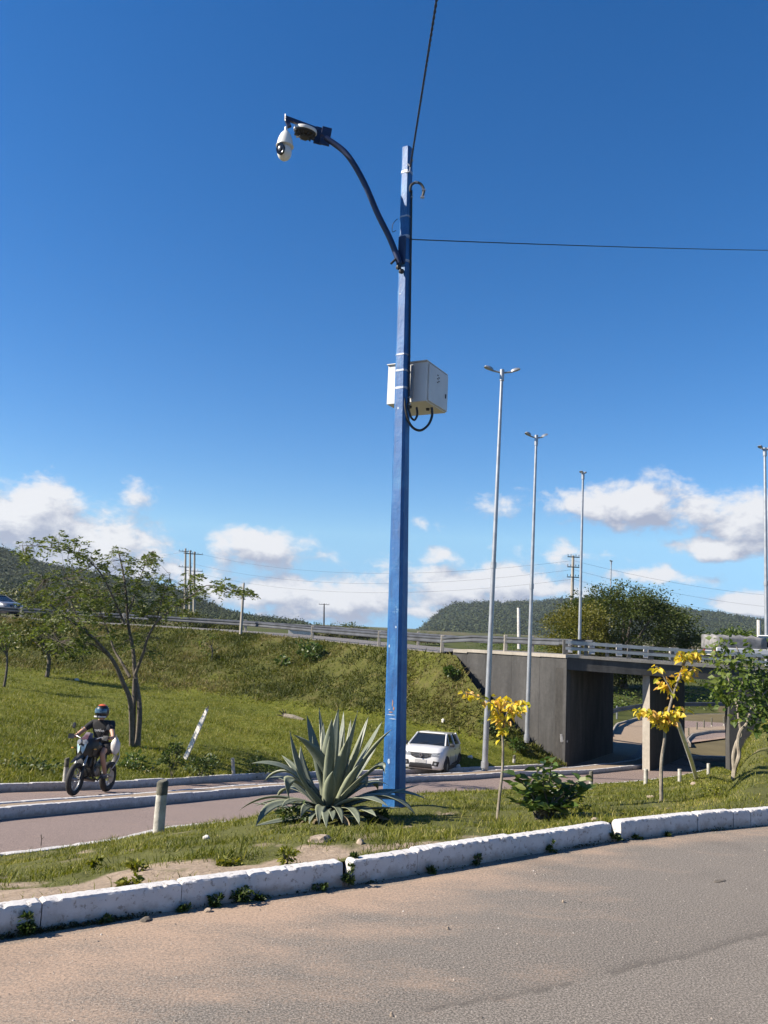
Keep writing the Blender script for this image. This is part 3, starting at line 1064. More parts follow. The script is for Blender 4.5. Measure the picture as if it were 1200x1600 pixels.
# ---- overpass road on top of the embankment and the bridge
EDGE = [(-400, P(-400, 948, 61)), (-150, P(-150, 953, 60.3))] + [(u, p) for u, p in TOP if 0 <= u <= 685]
DZ = .62
EDGE += [(717, P(717, 1016.5, 41.0)), (800, P(800, 1021.5, 39)), (885, P(885, 1026, 36.9)), (1000, P(1000, 1034.5, 36.9)), (1117, P(1117, 1042.5, 36.9)), (1200, P(1200, 1048, 36.9)), (1600, P(1600, 1074, 37.2))]
EDGE = [(u, p) for u, p in EDGE]
E = line_ext(EDGE, 600, 30, 60)
uq = np.concatenate([np.linspace(-1000, -400, 10), np.linspace(-390, 1600, 220), np.linspace(1650, 2200, 8)])
e = poly_resample(E, uq)
def smooth(a, k=4):
    for _ in range(k):
        a[1:-1] = (a[:-2] + 2 * a[1:-1] + a[2:]) / 4
    return a
t = np.gradient(e[:, :2], axis=0); t /= np.linalg.norm(t, axis=1)[:, None]
en = np.stack([-t[:, 1], t[:, 0]], -1)
en = smooth(en.copy(), 14)
en /= np.linalg.norm(en, axis=1)[:, None]
def edge_pt(u, off=0.0, dz=0.0):
    p = poly_resample(np.column_stack([uq, e]), np.array([u]))[0]
    n_ = poly_resample(np.column_stack([uq, en]), np.array([u]))[0]
    return Vector((p[0] + n_[0] * off, p[1] + n_[1] * off, p[2] + dz))
tt = np.array([.02, .5, 1, 2, 3.5, 5, 5.8])
G = np.zeros((len(uq), len(tt), 3))
G[..., :2] = e[:, None, :2] + en[:, None] * tt[None, :, None]
G[..., 2] = e[:, None, 2] + np.array([0, .02, .03, .05, .05, .03, 0])[None, :]
dust = np.repeat(np.array([.9, .8, .4, .05, .05, .2, .8])[None, :], len(uq), 0)
tag(grid_mesh('overpass_road', G, M['deck_asphalt'], {'dust': dust}), kind='structure')
# bank falling away behind the overpass road, left of the bridge only
sel = uq < 640
tt = np.array([5.8, 8, 11, 17])
G = np.zeros((sel.sum(), len(tt), 3))
G[..., :2] = e[sel, None, :2] + en[sel, None] * tt[None, :, None]
G[..., 2] = e[sel, None, 2] + np.array([-.01, -.3, -2.0, -5.0])[None, :]
tag(grid_mesh('far_bank', G, M['scrub'], {'dirt': np.full(G.shape[:2], .3)}), kind='structure')


# ---- hills
def hill(name, ridge, Y0, depth, m, nz, seed, front=.5, scale=.02, amp=.1):
    """ridge: list of (px, py) of the skyline at distance Y0; the hill slopes to the plain in front and behind"""
    pts = [(px, P(px, py, Y0)) for px, py in ridge]
    arr = np.array([[u, p.x, p.z] for u, p in pts])
    n = 260
    u = np.linspace(arr[0, 0], arr[-1, 0], n)
    X = np.interp(u, arr[:, 0], arr[:, 1]); Z = np.interp(u, arr[:, 0], arr[:, 2])
    v = np.concatenate([np.linspace(-1, 0, 46), np.linspace(.05, 1, 12)])
    G = np.zeros((n, len(v), 3))
    for j, q in enumerate(v):
        G[:, j, 0] = X * (1 + q * depth / Y0 * front)
        G[:, j, 1] = Y0 + q * depth
        prof = (1 - abs(q)) ** 1.15 if q < 0 else (1 - q)
        G[:, j, 2] = (Z + 3) * prof - 3
    nse = fbm(G[..., 0], G[..., 1], seed, 5, scale) - .5
    gul = fbm(G[..., 0], G[..., 1] * .35, seed + 5, 3, scale * .28) - .5
    tree = fbm(G[..., 0], G[..., 1], seed + 9, 2, nz) - .5
    hh = np.clip((G[..., 2] + 3) / (Z.max() + 3), 0, 1)
    G[..., 2] += (nse * amp + gul * amp * 1.6) * Z.max() * hh * np.clip(-v, 0, 1)[None, :] * 2 + tree * Y0 * .0050 * np.clip(hh * 3, 0, 1)
    o = grid_mesh(name, G, m)
    return tag(o, kind='structure')


hill('left_hill', [(-900, 900), (-600, 820), (-250, 800), (-60, 838), (0, 856), (30, 865), (70, 883), (130, 893), (200, 905), (240, 912), (300, 930), (350, 955), (400, 966), (470, 974), (520, 980)], 700, 420, M['hill_near'], .11, 3, scale=.012)
hill('right_hill', [(655, 986), (668, 974), (690, 953), (715, 944), (760, 942), (830, 941), (880, 936), (940, 938), (1010, 943), (1080, 953), (1140, 961), (1190, 969), (1300, 985), (1420, 1000)], 1500, 500, M['hill_far'], .045, 13, scale=.006)
# ================================================================== STRUCTURES ALONG THE OVERPASS
SK = Vector((.545, .838, 0)).normalized()          # direction of the underpass walls
bridge = thing('overpass_bridge', (12, 37, ZF), 'grey concrete road bridge crossing over the sunken road, with two dark openings', 'bridge')


def prism(mb, base, top):
    """base, top: lists of equal length of points (counter-clockwise)"""
    n = len(base)
    mb.add(list(base) + list(top), [tuple(range(n - 1, -1, -1)), tuple(range(n, 2 * n))] + [(i, (i + 1) % n, n + (i + 1) % n, n + i) for i in range(n)])
    return mb


def wallp(name, a, b, th, z0, za, zb, m, nrm=None, label=None):
    """vertical wall from a to b (front line), thickness th along nrm (backwards)"""
    a, b = Vector((a[0], a[1], 0)), Vector((b[0], b[1], 0))
    n_ = nrm if nrm is not None else Vector((-(b - a).y, (b - a).x, 0)).normalized()
    q = [a, b, b + n_ * th, a + n_ * th]
    zs = [za, zb, zb, za]
    mb = MB()
    prism(mb, [Vector((v.x, v.y, z0)) for v in q], [Vector((v.x, v.y, z)) for v, z in zip(q, zs)])
    return mb.build(name, m, bridge, world=True, label=label)


WU = [708, 730, 760, 800, 845, 886]
for a, b in zip(WU[:-1], WU[1:]):
    pa, pb = edge_pt(a), edge_pt(b)
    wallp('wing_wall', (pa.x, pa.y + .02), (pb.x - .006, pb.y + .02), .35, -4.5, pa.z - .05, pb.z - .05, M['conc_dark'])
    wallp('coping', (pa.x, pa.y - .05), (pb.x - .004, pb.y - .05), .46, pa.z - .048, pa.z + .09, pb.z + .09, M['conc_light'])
c0 = edge_pt(886)
c1 = c0 + SK * 6.6
wallp('abutment', (c0.x, c0.y + .05), (c1.x, c1.y), .5, -4.5, c0.z - .5, c1.z - .45, M['conc_shade'], Vector((-SK.y, SK.x, 0)))
# deck slab: three girder-like strips end to end
DU = [886, 965, 1045, 1125, 1215]
for a, b in zip(DU[:-1], DU[1:]):
    pa, pb = edge_pt(a), edge_pt(b)
    L = 6.5
    mb = MB()
    q = [pa, pb, pb + SK * L, pa + SK * L]
    prism(mb, [Vector((v.x, v.y, z - .56)) for v, z in zip(q, (pa.z, pb.z, pb.z, pa.z))], [Vector((v.x, v.y, z - .03)) for v, z in zip(q, (pa.z, pb.z, pb.z, pa.z))])
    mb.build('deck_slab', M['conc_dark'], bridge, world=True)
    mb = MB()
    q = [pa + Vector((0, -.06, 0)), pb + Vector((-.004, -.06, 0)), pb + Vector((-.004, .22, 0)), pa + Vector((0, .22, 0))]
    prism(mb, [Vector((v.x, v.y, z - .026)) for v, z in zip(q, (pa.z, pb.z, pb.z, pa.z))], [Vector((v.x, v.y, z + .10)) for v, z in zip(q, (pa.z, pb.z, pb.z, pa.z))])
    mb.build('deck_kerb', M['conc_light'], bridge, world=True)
# pier: a thin wall whose end faces the light
pe = P(1004.5, 1190, 37.25)
pf = P(1015.5, 1190, 37.0)
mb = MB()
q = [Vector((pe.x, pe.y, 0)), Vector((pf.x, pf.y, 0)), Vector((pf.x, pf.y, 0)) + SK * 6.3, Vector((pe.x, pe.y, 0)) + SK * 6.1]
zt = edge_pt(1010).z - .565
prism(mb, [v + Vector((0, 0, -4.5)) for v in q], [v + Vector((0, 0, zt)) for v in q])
mb.build('pier', M['conc_shade'], bridge, world=True)
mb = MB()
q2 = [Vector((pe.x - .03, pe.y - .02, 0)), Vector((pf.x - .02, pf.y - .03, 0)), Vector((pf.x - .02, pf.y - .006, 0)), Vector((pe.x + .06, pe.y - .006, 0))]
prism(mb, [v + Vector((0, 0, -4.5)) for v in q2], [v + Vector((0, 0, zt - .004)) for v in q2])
mb.build('pier_end_lit', M['conc_light'], bridge, world=True)  # pale facing on the pier end, sunlit tone put into its colour
ra = P(1140, 1180, 37.0)
rb = Vector((ra.x + 9.5, 36.6, 0))
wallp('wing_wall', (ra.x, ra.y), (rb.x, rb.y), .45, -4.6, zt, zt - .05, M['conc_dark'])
r1 = ra + SK * 6.2
wallp('abutment', (ra.x + .01, ra.y + .46), (r1.x, r1.y), .5, -4.5, zt - .01, zt - .01, M['conc_shade'], Vector((SK.y, -SK.x, 0)))
# white painted mark on the wing wall
mk = [(875, 1147), (878.5, 1147), (879.5, 1156), (887, 1157), (887, 1160), (876, 1159.5)]
mb = MB()
Yw = edge_pt(880).y + .012
fpts = [P(x, y, Yw + .0) for x, y in mk]
mb.add(fpts + [p + Vector((0, .02, 0)) for p in fpts], [(0, 1, 2, 3, 4, 5)] + [(i, (i + 1) % 6, 6 + (i + 1) % 6, 6 + i) for i in range(6)])
mb.build('painted_mark', M['white_paint'], bridge, world=True)

# parapets of the bridge: posts and two rails each
def parapet(off, u0, u1, du, mpost, mrail, post_w, first=None):
    u = u0
    us_ = []
    while u <= u1:
        us_.append(u); u += du
    pr = [(edge_pt(a, off)) for a in us_]
    for k, p in enumerate(pr):
        mb = MB()
        w = post_w * (1.6 if (k % 4 == 0) else 1)
        mb.box((p.x, p.y, p.z + .10 + .31), (w, .14, .62))
        mb.build('parapet_post', mpost, bridge, world=True)
    for a, b in zip(pr[:-1], pr[1:]):
        for z0, z1 in ((.56, .70), (.30, .42)):
            mb = MB()
            d = (b - a); d.z = 0; d.normalize()
            aa, bb = a + d * .0, b - d * .005
            q = [aa + Vector((0, -.10, 0)), bb + Vector((0, -.10, 0)), bb + Vector((0, -.073, 0)), aa + Vector((0, -.073, 0))]
            prism(mb, [Vector((v.x, v.y, v.z + z0)) for v in q], [Vector((v.x, v.y, v.z + z1)) for v in q])
            mb.build('parapet_rail', mrail, bridge, world=True)


parapet(.13, 882, 1230, 34, M['conc_mid'], M['galv'], .13)
parapet(6.15, 930, 1240, 50, M['white_paint'], M['conc_mid'], .28)


def wbeam(mb, a, b, z0=.46, h=.31, off=-.09):
    """one corrugated steel panel between two points"""
    d = (b - a); d.z = 0; d.normalize()
    n_ = Vector((d.y, -d.x, 0))
    prof = [(0, 0), (.055, .03), (.055, .09), (.012, .13), (.012, .18), (.055, .22), (.055, .28), (0, .31)]
    vs, k = [], len(prof)
    for p in (a, b):
        for s_ in (0, -.012):
            for (ox, oz) in prof:
                vs.append(p + n_ * (-off + ox + s_) + Vector((0, 0, z0 + oz * h / .31)))
    fs = []
    for i in range(k - 1):
        fs.append((i, 2 * k + i, 2 * k + i + 1, i + 1))
        fs.append((k + i, k + i + 1, 3 * k + i + 1, 3 * k + i))
    fs += [(0, k, 3 * k, 2 * k), (k - 1, 3 * k - 1, 4 * k - 1, 2 * k - 1)[::-1]]
    mb.add(vs, fs)


def guardrail(label, pts, posts, off=.25, mpost='conc_light', h=.85, pw=.17, z0=.46):
    g = thing('guardrail', pts[0], label, 'guardrail')
    for a, b in zip(pts[:-1], pts[1:]):
        mb = MB(); wbeam(mb, a, b, z0); mb.build('rail_panel', M['galv_dark'], g, world=True, smooth=False)
    for p in posts:
        mb = MB(); mb.box((p.x, p.y, p.z + h / 2 - .2), (pw, pw, h + .4), bev=.02); mb.build('post', M[mpost], g, world=True)
    return g


ug = [-150, -60, 30, 110, 190, 260, 320, 376, 430, 482, 535, 586, 636, 685, 735, 785, 830, 872]
guardrail('long grey steel guardrail with pale concrete posts along the near edge of the embankment road', [edge_pt(u, .35) for u in ug], [edge_pt(u, .28) for u in ug if u in (30, 190, 482, 586, 685, 785)])
guardrail('guardrail along the far side of the embankment road, behind the near one', [edge_pt(u, 5.5) for u in [-60, 60, 190, 320, 430, 535, 640, 740, 830, 905]], [edge_pt(u, 5.6) for u in (60, 320, 535, 740)])
gp = [Vector(OUTER[i] + np.append(OUTER_N[i] * .75, .16)) for i in range(16, 118, 6)]
guardrail('curved grey guardrail on the outside of the bend beyond the bridge', gp, gp[::2], mpost='galv', pw=.1)

# ------------------------------------------------------------------ tall double lamp posts
def lamp_post(label, base, top, r0, r1, arm, head_rz, group='tall steel street lamps by the overpass', joint=.5):
    base, top = Vector(base), Vector(top)
    t = thing('street_lamp', base, label, 'street lamp', group)
    n = 7
    pts = [base.lerp(top, k / n) for k in range(n + 1)]
    MB().tube(pts, [lerp(r0, r1, k / n) for k in range(n + 1)], 10).build('pole', M['galv'], t, world=True, smooth=True)
    for q in (joint, .015):
        c = base.lerp(top, q); rr = lerp(r0, r1, q)
        MB().tube([c - (top - base).normalized() * .12, c + (top - base).normalized() * .12], rr * 1.28, 10).build('collar', M['galv'], t, world=True, smooth=True)
    d = Vector((math.cos(head_rz), math.sin(head_rz), 0))
    MB().tube([top - Vector((0, 0, .35)), top + Vector((0, 0, .12))], r1 * 1.5, 10).build('pole_cap', M['galv'], t, world=True, smooth=True)
    for s in (-1, 1):
        a0 = top + Vector((0, 0, -.02)); a1 = top + d * s * arm * .55 + Vector((0, 0, .05)); a2 = top + d * s * arm + Vector((0, 0, .17))
        o_ = MB().tube([a0, a1, top + d * s * arm * .6 + Vector((0, 0, .06))], r1 * .6, 8).build('arm', M['galv'], t, world=True, smooth=True)
        ax = (a2 - a1).normalized()
        side = ax.cross(Vector((0, 0, 1))).normalized()
        upv = side.cross(ax)
        vs = []
        L = (a2 - a1).length
        for f_, w, h in ((-.05, .04, .04), (.15, .11, .055), (.55, .15, .06), (.95, .13, .04), (1.08, .05, .02)):
            c = a1 + ax * (L * f_)
            vs += [c - side * w, c + side * w, c + side * w * .7 + upv * h * 1.6, c - side * w * .7 + upv * h * 1.6]
        fs = [(3, 2, 1, 0), (16, 17, 18, 19)]
        for i in range(4):
            for k in range(4):
                fs.append((i * 4 + k, i * 4 + (k + 1) % 4, i * 4 + 4 + (k + 1) % 4, i * 4 + 4 + k))
        lum = MB().add(vs, fs).build('luminaire', M['galv'], t, world=True, smooth=True)
    return t


lampA = lamp_post('tallest double street lamp, standing on the lawn kerb just right of the white car', P(757, 1205, 32.6), P(784.5, 582, 32.6), .115, .062, .72, R(5))
lamp_post('second double street lamp from the left, rising before the wing wall of the bridge', P(823, 1160, 36.6), P(838, 684, 36.6), .10, .055, .52, R(10))
lamp_post('third double street lamp, standing behind the left end of the bridge parapet', P(903, 1120, 55), P(911, 741, 55), .115, .07, .26, R(40))
lamp_post('farthest, thinnest street lamp rising in front of the big round tree', P(951, 1055, 112), P(955, 878, 112), .14, .07, .40, R(60))
lamp_post('double street lamp at the right edge of the photo beyond the truck', P(1199, 1130, 46), P(1195, 703, 46), .12, .07, .42, R(20))


def crossarm_pole(label, base, top, r, arms, aw, rz=0, name='utility_pole', m='conc_light', group=None):
    t = thing(name, base, label, 'utility pole', group)
    MB().tube([base, Vector(base).lerp(Vector(top), .5), top], [r * 1.3, r * 1.1, r * .8], 8).build('pole', M[m], t, world=True, smooth=True)
    d = Vector((math.cos(rz), math.sin(rz), 0))
    for z in arms:
        c = Vector(base).lerp(Vector(top), z)
        MB().box(c + Vector((0, -.18, 0)), (aw * 2, .10, .09), Matrix.Rotation(rz, 3, 'Z')).build('crossarm', M['conc_mid'], t, world=True)
        for s in (-1, -.45, .45, 1):
            q = c + d * s * aw * .92 + Vector((0, -.18, .08))
            MB().lathe([(.02, 0), (.045, .04), (.025, .08), (.04, .12), (.02, .18)], q, 6).build('insulator', M['trim'], t, world=True)
    return t


g3 = 'three utility poles standing together before the left hill'
uA = crossarm_pole('left pole of the close trio of utility poles before the left hill', P(289, 962, 130), P(290, 857, 130), .17, (.955, .72), 1.0, .2, group=g3)
uB = crossarm_pole('middle pole of the close trio of utility poles before the left hill', P(297, 962, 124), P(297, 860, 124), .17, (.95,), .9, .2, group=g3)
uC = crossarm_pole('right pole of the close trio, with its crossarm reaching furthest right', P(303, 964, 127), P(304, 862, 127), .17, (.96, .70), 1.3, .2, group=g3)
crossarm_pole('dark thin utility pole behind the two round trees on the horizon', P(506, 984, 160), P(506.5, 943, 160), .13, (.96,), 1.0, .1, m='conc_dark')
crossarm_pole('tall concrete power pole with stacked crossarms left of the third street lamp', P(892, 1000, 80), P(895.5, 868, 80), .15, (.98, .86, .74), .6, .15)
crossarm_pole('short pale pole at the near edge of the embankment road, right of the large tree', P(376, 991, 56.6), P(381, 911, 57), .085, (), 0)
for lab, xb, yb, xt, yt, Y in (('plain white post behind the guardrail between the first two street lamps', 811, 1002, 810.5, 950, 60), ('plain white post sticking up behind the tarpaulin load', 1186, 1012, 1185.5, 969, 52)):
    t = thing('white_post', P(xb, yb, Y), lab, 'post')
    MB().tube([P(xb, yb + 12, Y), P(xt, yt, Y)], .12, 8).build('shaft', M['white_paint'], t, world=True, smooth=True)
    MB().tube([P(xt, yt, Y), P(xt, yt - 1.2, Y)], .09, 8).build('cap', M['conc_mid'], t, world=True, smooth=True)


def wire(label, a, b, sag, r, m='black', n=18, cat='cable', name='power_line', group=None):
    a, b = Vector(a), Vector(b)
    pts = [a.lerp(b, k / n) - Vector((0, 0, sag * 4 * (k / n) * (1 - k / n))) for k in range(n + 1)]
    o_ = MB().tube(pts, r, 5).build(name, M[m], None, smooth=True)
    return tag(o_, label, cat, group)


gW = 'distant power lines strung across the sky behind the blue pole'
lw = 'thin distant power line crossing low behind the blue pole'
for i, (ya, yb, Ya, Yb) in enumerate(((862, 876, 130, 82), (880, 890, 130, 82), (893, 905, 130, 82))):
    wire(('uppermost', 'middle', 'lowest')[i] + ' power line from the trio of poles to the stacked-crossarm pole', P(298, ya, Ya), P(895, yb, Yb), 2.2, .010, group=gW)
for i, (ya, yb) in enumerate(((876, 935), (890, 955), (905, 972))):
    wire(('uppermost', 'middle', 'lowest')[i] + ' power line descending right from the stacked-crossarm pole behind the round tree', P(896, ya, 80), P(1330, yb, 100), 1.0, .010, group=gW)
wire('thin power line running left from the trio of poles behind the large tree', P(290, 862, 130), P(-200, 900, 150), 1.5, .010, group=gW)

# ================================================================== THE BLUE POLE
PB = hit(616, 1262, 'median')
YP = PB.y
sc = YP / F                                      # metres per pixel at the pole
pole = thing('utility_pole', PB, 'tall chipped blue pole with chamfered corners standing on the grass median', 'pole')
top = P(636.5, 232, YP)
th = R(31)
mb = MB()
nseg = 40
ring = []
for k in range(nseg + 1):
    f_ = k / nseg
    c = (PB - Vector((0, 0, .25))).lerp(top, f_)
    a_ = lerp(.214, .108, f_) / 2
    ch = a_ * .34
    pr = [(-a_ + ch, -a_), (a_ - ch, -a_), (a_, -a_ + ch), (a_, a_ - ch), (a_ - ch, a_), (-a_ + ch, a_), (-a_, a_ - ch), (-a_, -a_ + ch)]
    wob = .0015
    ring.append([c + Matrix.Rotation(-th, 3, 'Z') @ Vector((x + random.uniform(-wob, wob), y + random.uniform(-wob, wob), 0)) for x, y in pr])
vs = [v for r_ in ring for v in r_]
fs = []
for k in range(nseg):
    for i in range(8):
        fs.append((k * 8 + i, k * 8 + (i + 1) % 8, k * 8 + 8 + (i + 1) % 8, k * 8 + 8 + i))
fs += [tuple(range(7, -1, -1)), tuple(nseg * 8 + i for i in range(8))]
mb.add(vs, fs).build('shaft', M['blue'], pole, world=True)


def pole_at(y):
    f_ = (1262 - y) / (1262 - 232)
    return P(lerp(616, 636.5, f_), y, YP), lerp(.214, .108, f_)


for y, h_ in ((271, .030), (341, .020), (373, .04), (411, .03), (556, .018), (581, .022), (608, .026)):
    c, a_ = pole_at(y)
    a2 = a_ / 2 + .004
    ch = a2 * .34
    pr = [(-a2 + ch, -a2), (a2 - ch, -a2), (a2, -a2 + ch), (a2, a2 - ch), (a2 - ch, a2), (-a2 + ch, a2), (-a2, a2 - ch), (-a2, -a2 + ch)]
    q = [c + Matrix.Rotation(-th, 3, 'Z') @ Vector((x, y_, 0)) for x, y_ in pr]
    mb = MB(); prism(mb, [v - Vector((0, 0, h_ / 2)) for v in q], [v + Vector((0, 0, h_ / 2)) for v in q])
    mb.build('steel_band', M['steel_band'], pole, world=True)
# rusty chips and old orange paint marks: shallow scabs on the lit face
left_n = Matrix.Rotation(-th, 3, 'Z') @ Vector((0, -1, 0))
side_n = Matrix.Rotation(-th, 3, 'Z') @ Vector((1, 0, 0))
M['orange_rust'] = simple('orange_primer', (.42, .15, .08), .8, (.30, .22, .18), 30)
M['old_white'] = simple('peeled_white_undercoat', (.55, .62, .70), .8, (.35, .45, .60), 30)
for (y, dx, w, h, mm) in ((1098, .01, .018, .09, 'orange_rust'), (1106, .025, .02, .05, 'orange_rust'), (1112, -.01, .055, .016, 'orange_rust'), (1108, -.03, .03, .012, 'old_white'), (1116, -.01, .11, .012, 'old_white'), (1122, .015, .10, .010, 'old_white'), (1188, -.02, .035, .07, 'old_white'), (640, -.01, .03, .03, 'old_white'), (462, -.02, .02, .02, 'old_white'), (980, .03, .02, .03, 'old_white'), (1010, -.05, .02, .05, 'old_white')):
    c, a_ = pole_at(y)
    mb = MB()
    n = 9
    cc = c + left_n * (a_ / 2 + .002)
    rim = [cc + side_n * (dx + math.cos(2 * math.pi * k / n) * w / 2 * random.uniform(.6, 1.1)) + Vector((0, 0, math.sin(2 * math.pi * k / n) * h / 2 * random.uniform(.6, 1.1))) for k in range(n)]
    prism(mb, [p - left_n * .004 for p in rim], [p + left_n * .0012 for p in rim])
    mb.build('paint_scar', M[mm], pole, world=True)
# bolts through the shaft
for y in (253, 310, 622, 633):
    c, a_ = pole_at(y)
    MB().tube([c + side_n * (a_ / 2 - .01), c + side_n * (a_ / 2 + .03)], .012, 6).build('bolt', M['galv'], pole, world=True)
# bracket, curved arm
c, a_ = pole_at(395)
MB().box(c + left_n * (a_ / 2 + .02), (.09, .035, .34), Matrix.Rotation(-th, 3, 'Z'), bev=.006).build('bracket', M['navy'], pole, world=True)
armY = YP - .12
ap = [P(624, 412, armY), P(617, 392, armY), P(607, 368, armY), P(590, 334, armY), P(572, 292, armY), P(555, 260, armY), P(539, 238, armY), P(520, 223, armY), P(508, 216, armY)]
def catmull(pts, k=5):
    out = []
    for i in range(len(pts) - 1):
        p0 = pts[max(i - 1, 0)]; p1 = pts[i]; p2 = pts[i + 1]; p3 = pts[min(i + 2, len(pts) - 1)]
        for j in range(k):
            t = j / k
            out.append(.5 * ((2 * p1) + (p2 - p0) * t + (2 * p0 - 5 * p1 + 4 * p2 - p3) * t * t + (3 * p1 - p0 - 3 * p2 + p3) * t ** 3))
    out.append(pts[-1])
    return out
arm_o = MB().tube(catmull(ap), .036, 12).build('arm', M['navy'], pole, world=True, smooth=True)
MB().tube([P(611, 412, armY - .05), P(618, 405, armY - .02), P(624, 402, armY)], .014, 8).build('clamp_bolt', M['trim'], pole, world=True, smooth=True)
for y in (418, 424):
    c, a_ = pole_at(y)
    MB().lathe([(.0, -.015), (.03, -.01), (.03, .03), (.01, .04)], P(624 if y < 420 else 628, y, YP - .10), 10, rot=rot_to((-1, -.6, 0))).build('clamp_nut', M['trim'], pole, world=True)
# gooseneck cable outlet near the top
gk = [P(640, 300, YP - .05), P(642, 290, YP - .06), P(650, 285, YP - .06), P(658, 288, YP - .06), P(662, 297, YP - .06), P(660, 308, YP - .06)]
goose = MB().tube(catmull(gk), .016, 8).build('cable_outlet', M['trim'], pole, world=True, smooth=True)
for q in (gk[2], gk[4], gk[5]):
    MB().box(q, (.045, .03, .02)).build('clip', M['steel_band'], goose.parent, world=True)
# insulator hook at the band
MB().tube([P(634, 270, YP - .08), P(640, 268, YP - .10), P(641, 260, YP - .10), P(637, 256, YP - .09)], .010, 6).build('hook', M['galv'], pole, world=True, smooth=True)
# conduit up the shaded face
c0_, a0_ = pole_at(640); c1_, a1_ = pole_at(300)
MB().tube([c0_ + side_n * (a0_ / 2 + .014), c1_ + side_n * (a1_ / 2 + .014)], .012, 6).build('conduit', M['trim'], pole, world=True, smooth=True)

# mounting plates at the arm's end and bracket bar
MB().box(P(509, 213, armY), (.118, .02, .235), Matrix.Rotation(R(12), 3, 'Z') @ Matrix.Rotation(R(6), 3, 'Y'), bev=.003).build('mounting_plate', M['navy'], pole, world=True)
MB().box(P(498, 212, armY + .05), (.10, .02, .22), Matrix.Rotation(R(12), 3, 'Z') @ Matrix.Rotation(R(6), 3, 'Y'), bev=.003).build('mounting_plate', M['navy'], pole, world=True)
MB().tube([P(503, 213, armY - .02), P(503, 213, armY + .09)], .025, 8).build('spacer', M['navy'], pole, world=True)
bar = [P(496, 203, armY + .02), P(445, 184, armY - .22)]
dd_ = bar[1] - bar[0]
MB().box((bar[0] + bar[1]) / 2, (.045, .045, dd_.length), rot_to(dd_), bev=.004).build('bracket_bar', M['navy'], pole, world=True)
MB().box(P(450, 193, armY - .20), (.05, .04, .10), Matrix.Rotation(R(-25), 3, 'Y'), bev=.004).build('camera_bracket', M['navy'], pole, world=True)
MB().tube([P(446, 178, armY - .22), P(446, 189, armY - .22)], .008, 6).build('bolt', M['white_plastic'], pole, world=True)

# security camera
M['lens_glass'] = simple('camera_lens_glass', (.05, .06, .08), .35, (.03, .035, .05), 30)
camY = armY - .2
CT = P(447, 199, camY)
sca = thing('security_camera', CT, 'white dome security camera with black lens hanging from the end of the curved arm', 'camera')
s_ = camY / F
def LZ(y): return P(447, y, camY).z - CT.z
MB().lathe([(.0, .005), (.016, .004), (.018, -.01), (.018, LZ(205)), (.03, LZ(206.5))], (0, 0, 0), 20).build('neck', M['white_plastic'], sca, smooth=True)
prof = [(.0, LZ(205)), (.035, LZ(206)), (.06, LZ(210)), (.082, LZ(216)), (.095, LZ(222)), (.099, LZ(227)), (.099, LZ(229)), (.08, LZ(230))]
MB().lathe([(r_ * s_ * 137, z) for r_, z in prof], (0, 0, 0), 28).build('housing', M['white_plastic'], sca, smooth=True)
hc = Vector((0.0, 0, LZ(238)))
prof = []
rr = 12.2 * s_
for k in range(0, 13):
    a = math.pi / 2 - math.pi * k / 12
    prof.append((rr * math.cos(a), rr * 1.22 * math.sin(a)))
MB().lathe(prof, hc, 26).build('camera_head', M['white_plastic'], sca, smooth=True)
ld = Vector((-.42, -.90, -.06)).normalized()
rl = rot_to(ld)
lens = MB().lathe([(7.4 * s_, .0), (7.6 * s_, .028), (7.0 * s_, .032), (6.0 * s_, .030), (0, .029)], hc + ld * (rr * .80), 22, rot=rl @ Matrix.Diagonal((1, 1.35, 1))).build('lens_hood', M['glass_black'], sca, smooth=True)
MB().lathe([(3.6 * s_, .0), (3.6 * s_, .010), (2.8 * s_, .013), (0, .014)], hc + ld * (rr * .80 + .026), 18, rot=rl @ Matrix.Diagonal((1, 1.25, 1))).build('lens', M['lens_glass'], sca, smooth=True)
MB().lathe([(.101, 0), (.104, .003), (.104, .010), (.10, .012)], (0, 0, LZ(229.5)), 28).build('rim', M['white_plastic'], sca, smooth=True)

# round luminaire beside it
lc = P(477, 205, armY - .08)
rd = 20 * (armY - .08) / F
lm = thing('round_device', lc, 'round white-rimmed disc with dark finned underside on the arm, between camera and blue plates', 'lamp')
tilt = Matrix.Rotation(R(9), 3, 'X') @ Matrix.Rotation(R(7), 3, 'Y')
MB().lathe([(0, .045), (rd * .6, .042), (rd * .95, .026), (rd, .005), (rd * .98, -.012)], (0, 0, 0), 30, rot=tilt).build('cover', M['white_plastic'], lm, smooth=True)
MB().lathe([(rd * .93, -.010), (rd * .90, -.03), (rd * .66, -.05), (rd * .5, -.052)], (0, 0, 0), 30, rot=tilt).build('underside', M['trim'], lm, smooth=True)
for k in range(12):
    a = 2 * math.pi * k / 12
    MB().box(tilt @ Vector((math.cos(a) * rd * .62, math.sin(a) * rd * .62, -.055)), (rd * .5, .006, .03), tilt @ Matrix.Rotation(a, 3, 'Z')).build('cooling_fin', M['conc_dark'], lm)
MB().lathe([(rd * .42, -.05), (rd * .44, -.08), (rd * .30, -.095), (0, -.098)], (0, 0, 0), 20, rot=tilt).build('hub', M['conc_dark'], lm, smooth=True)

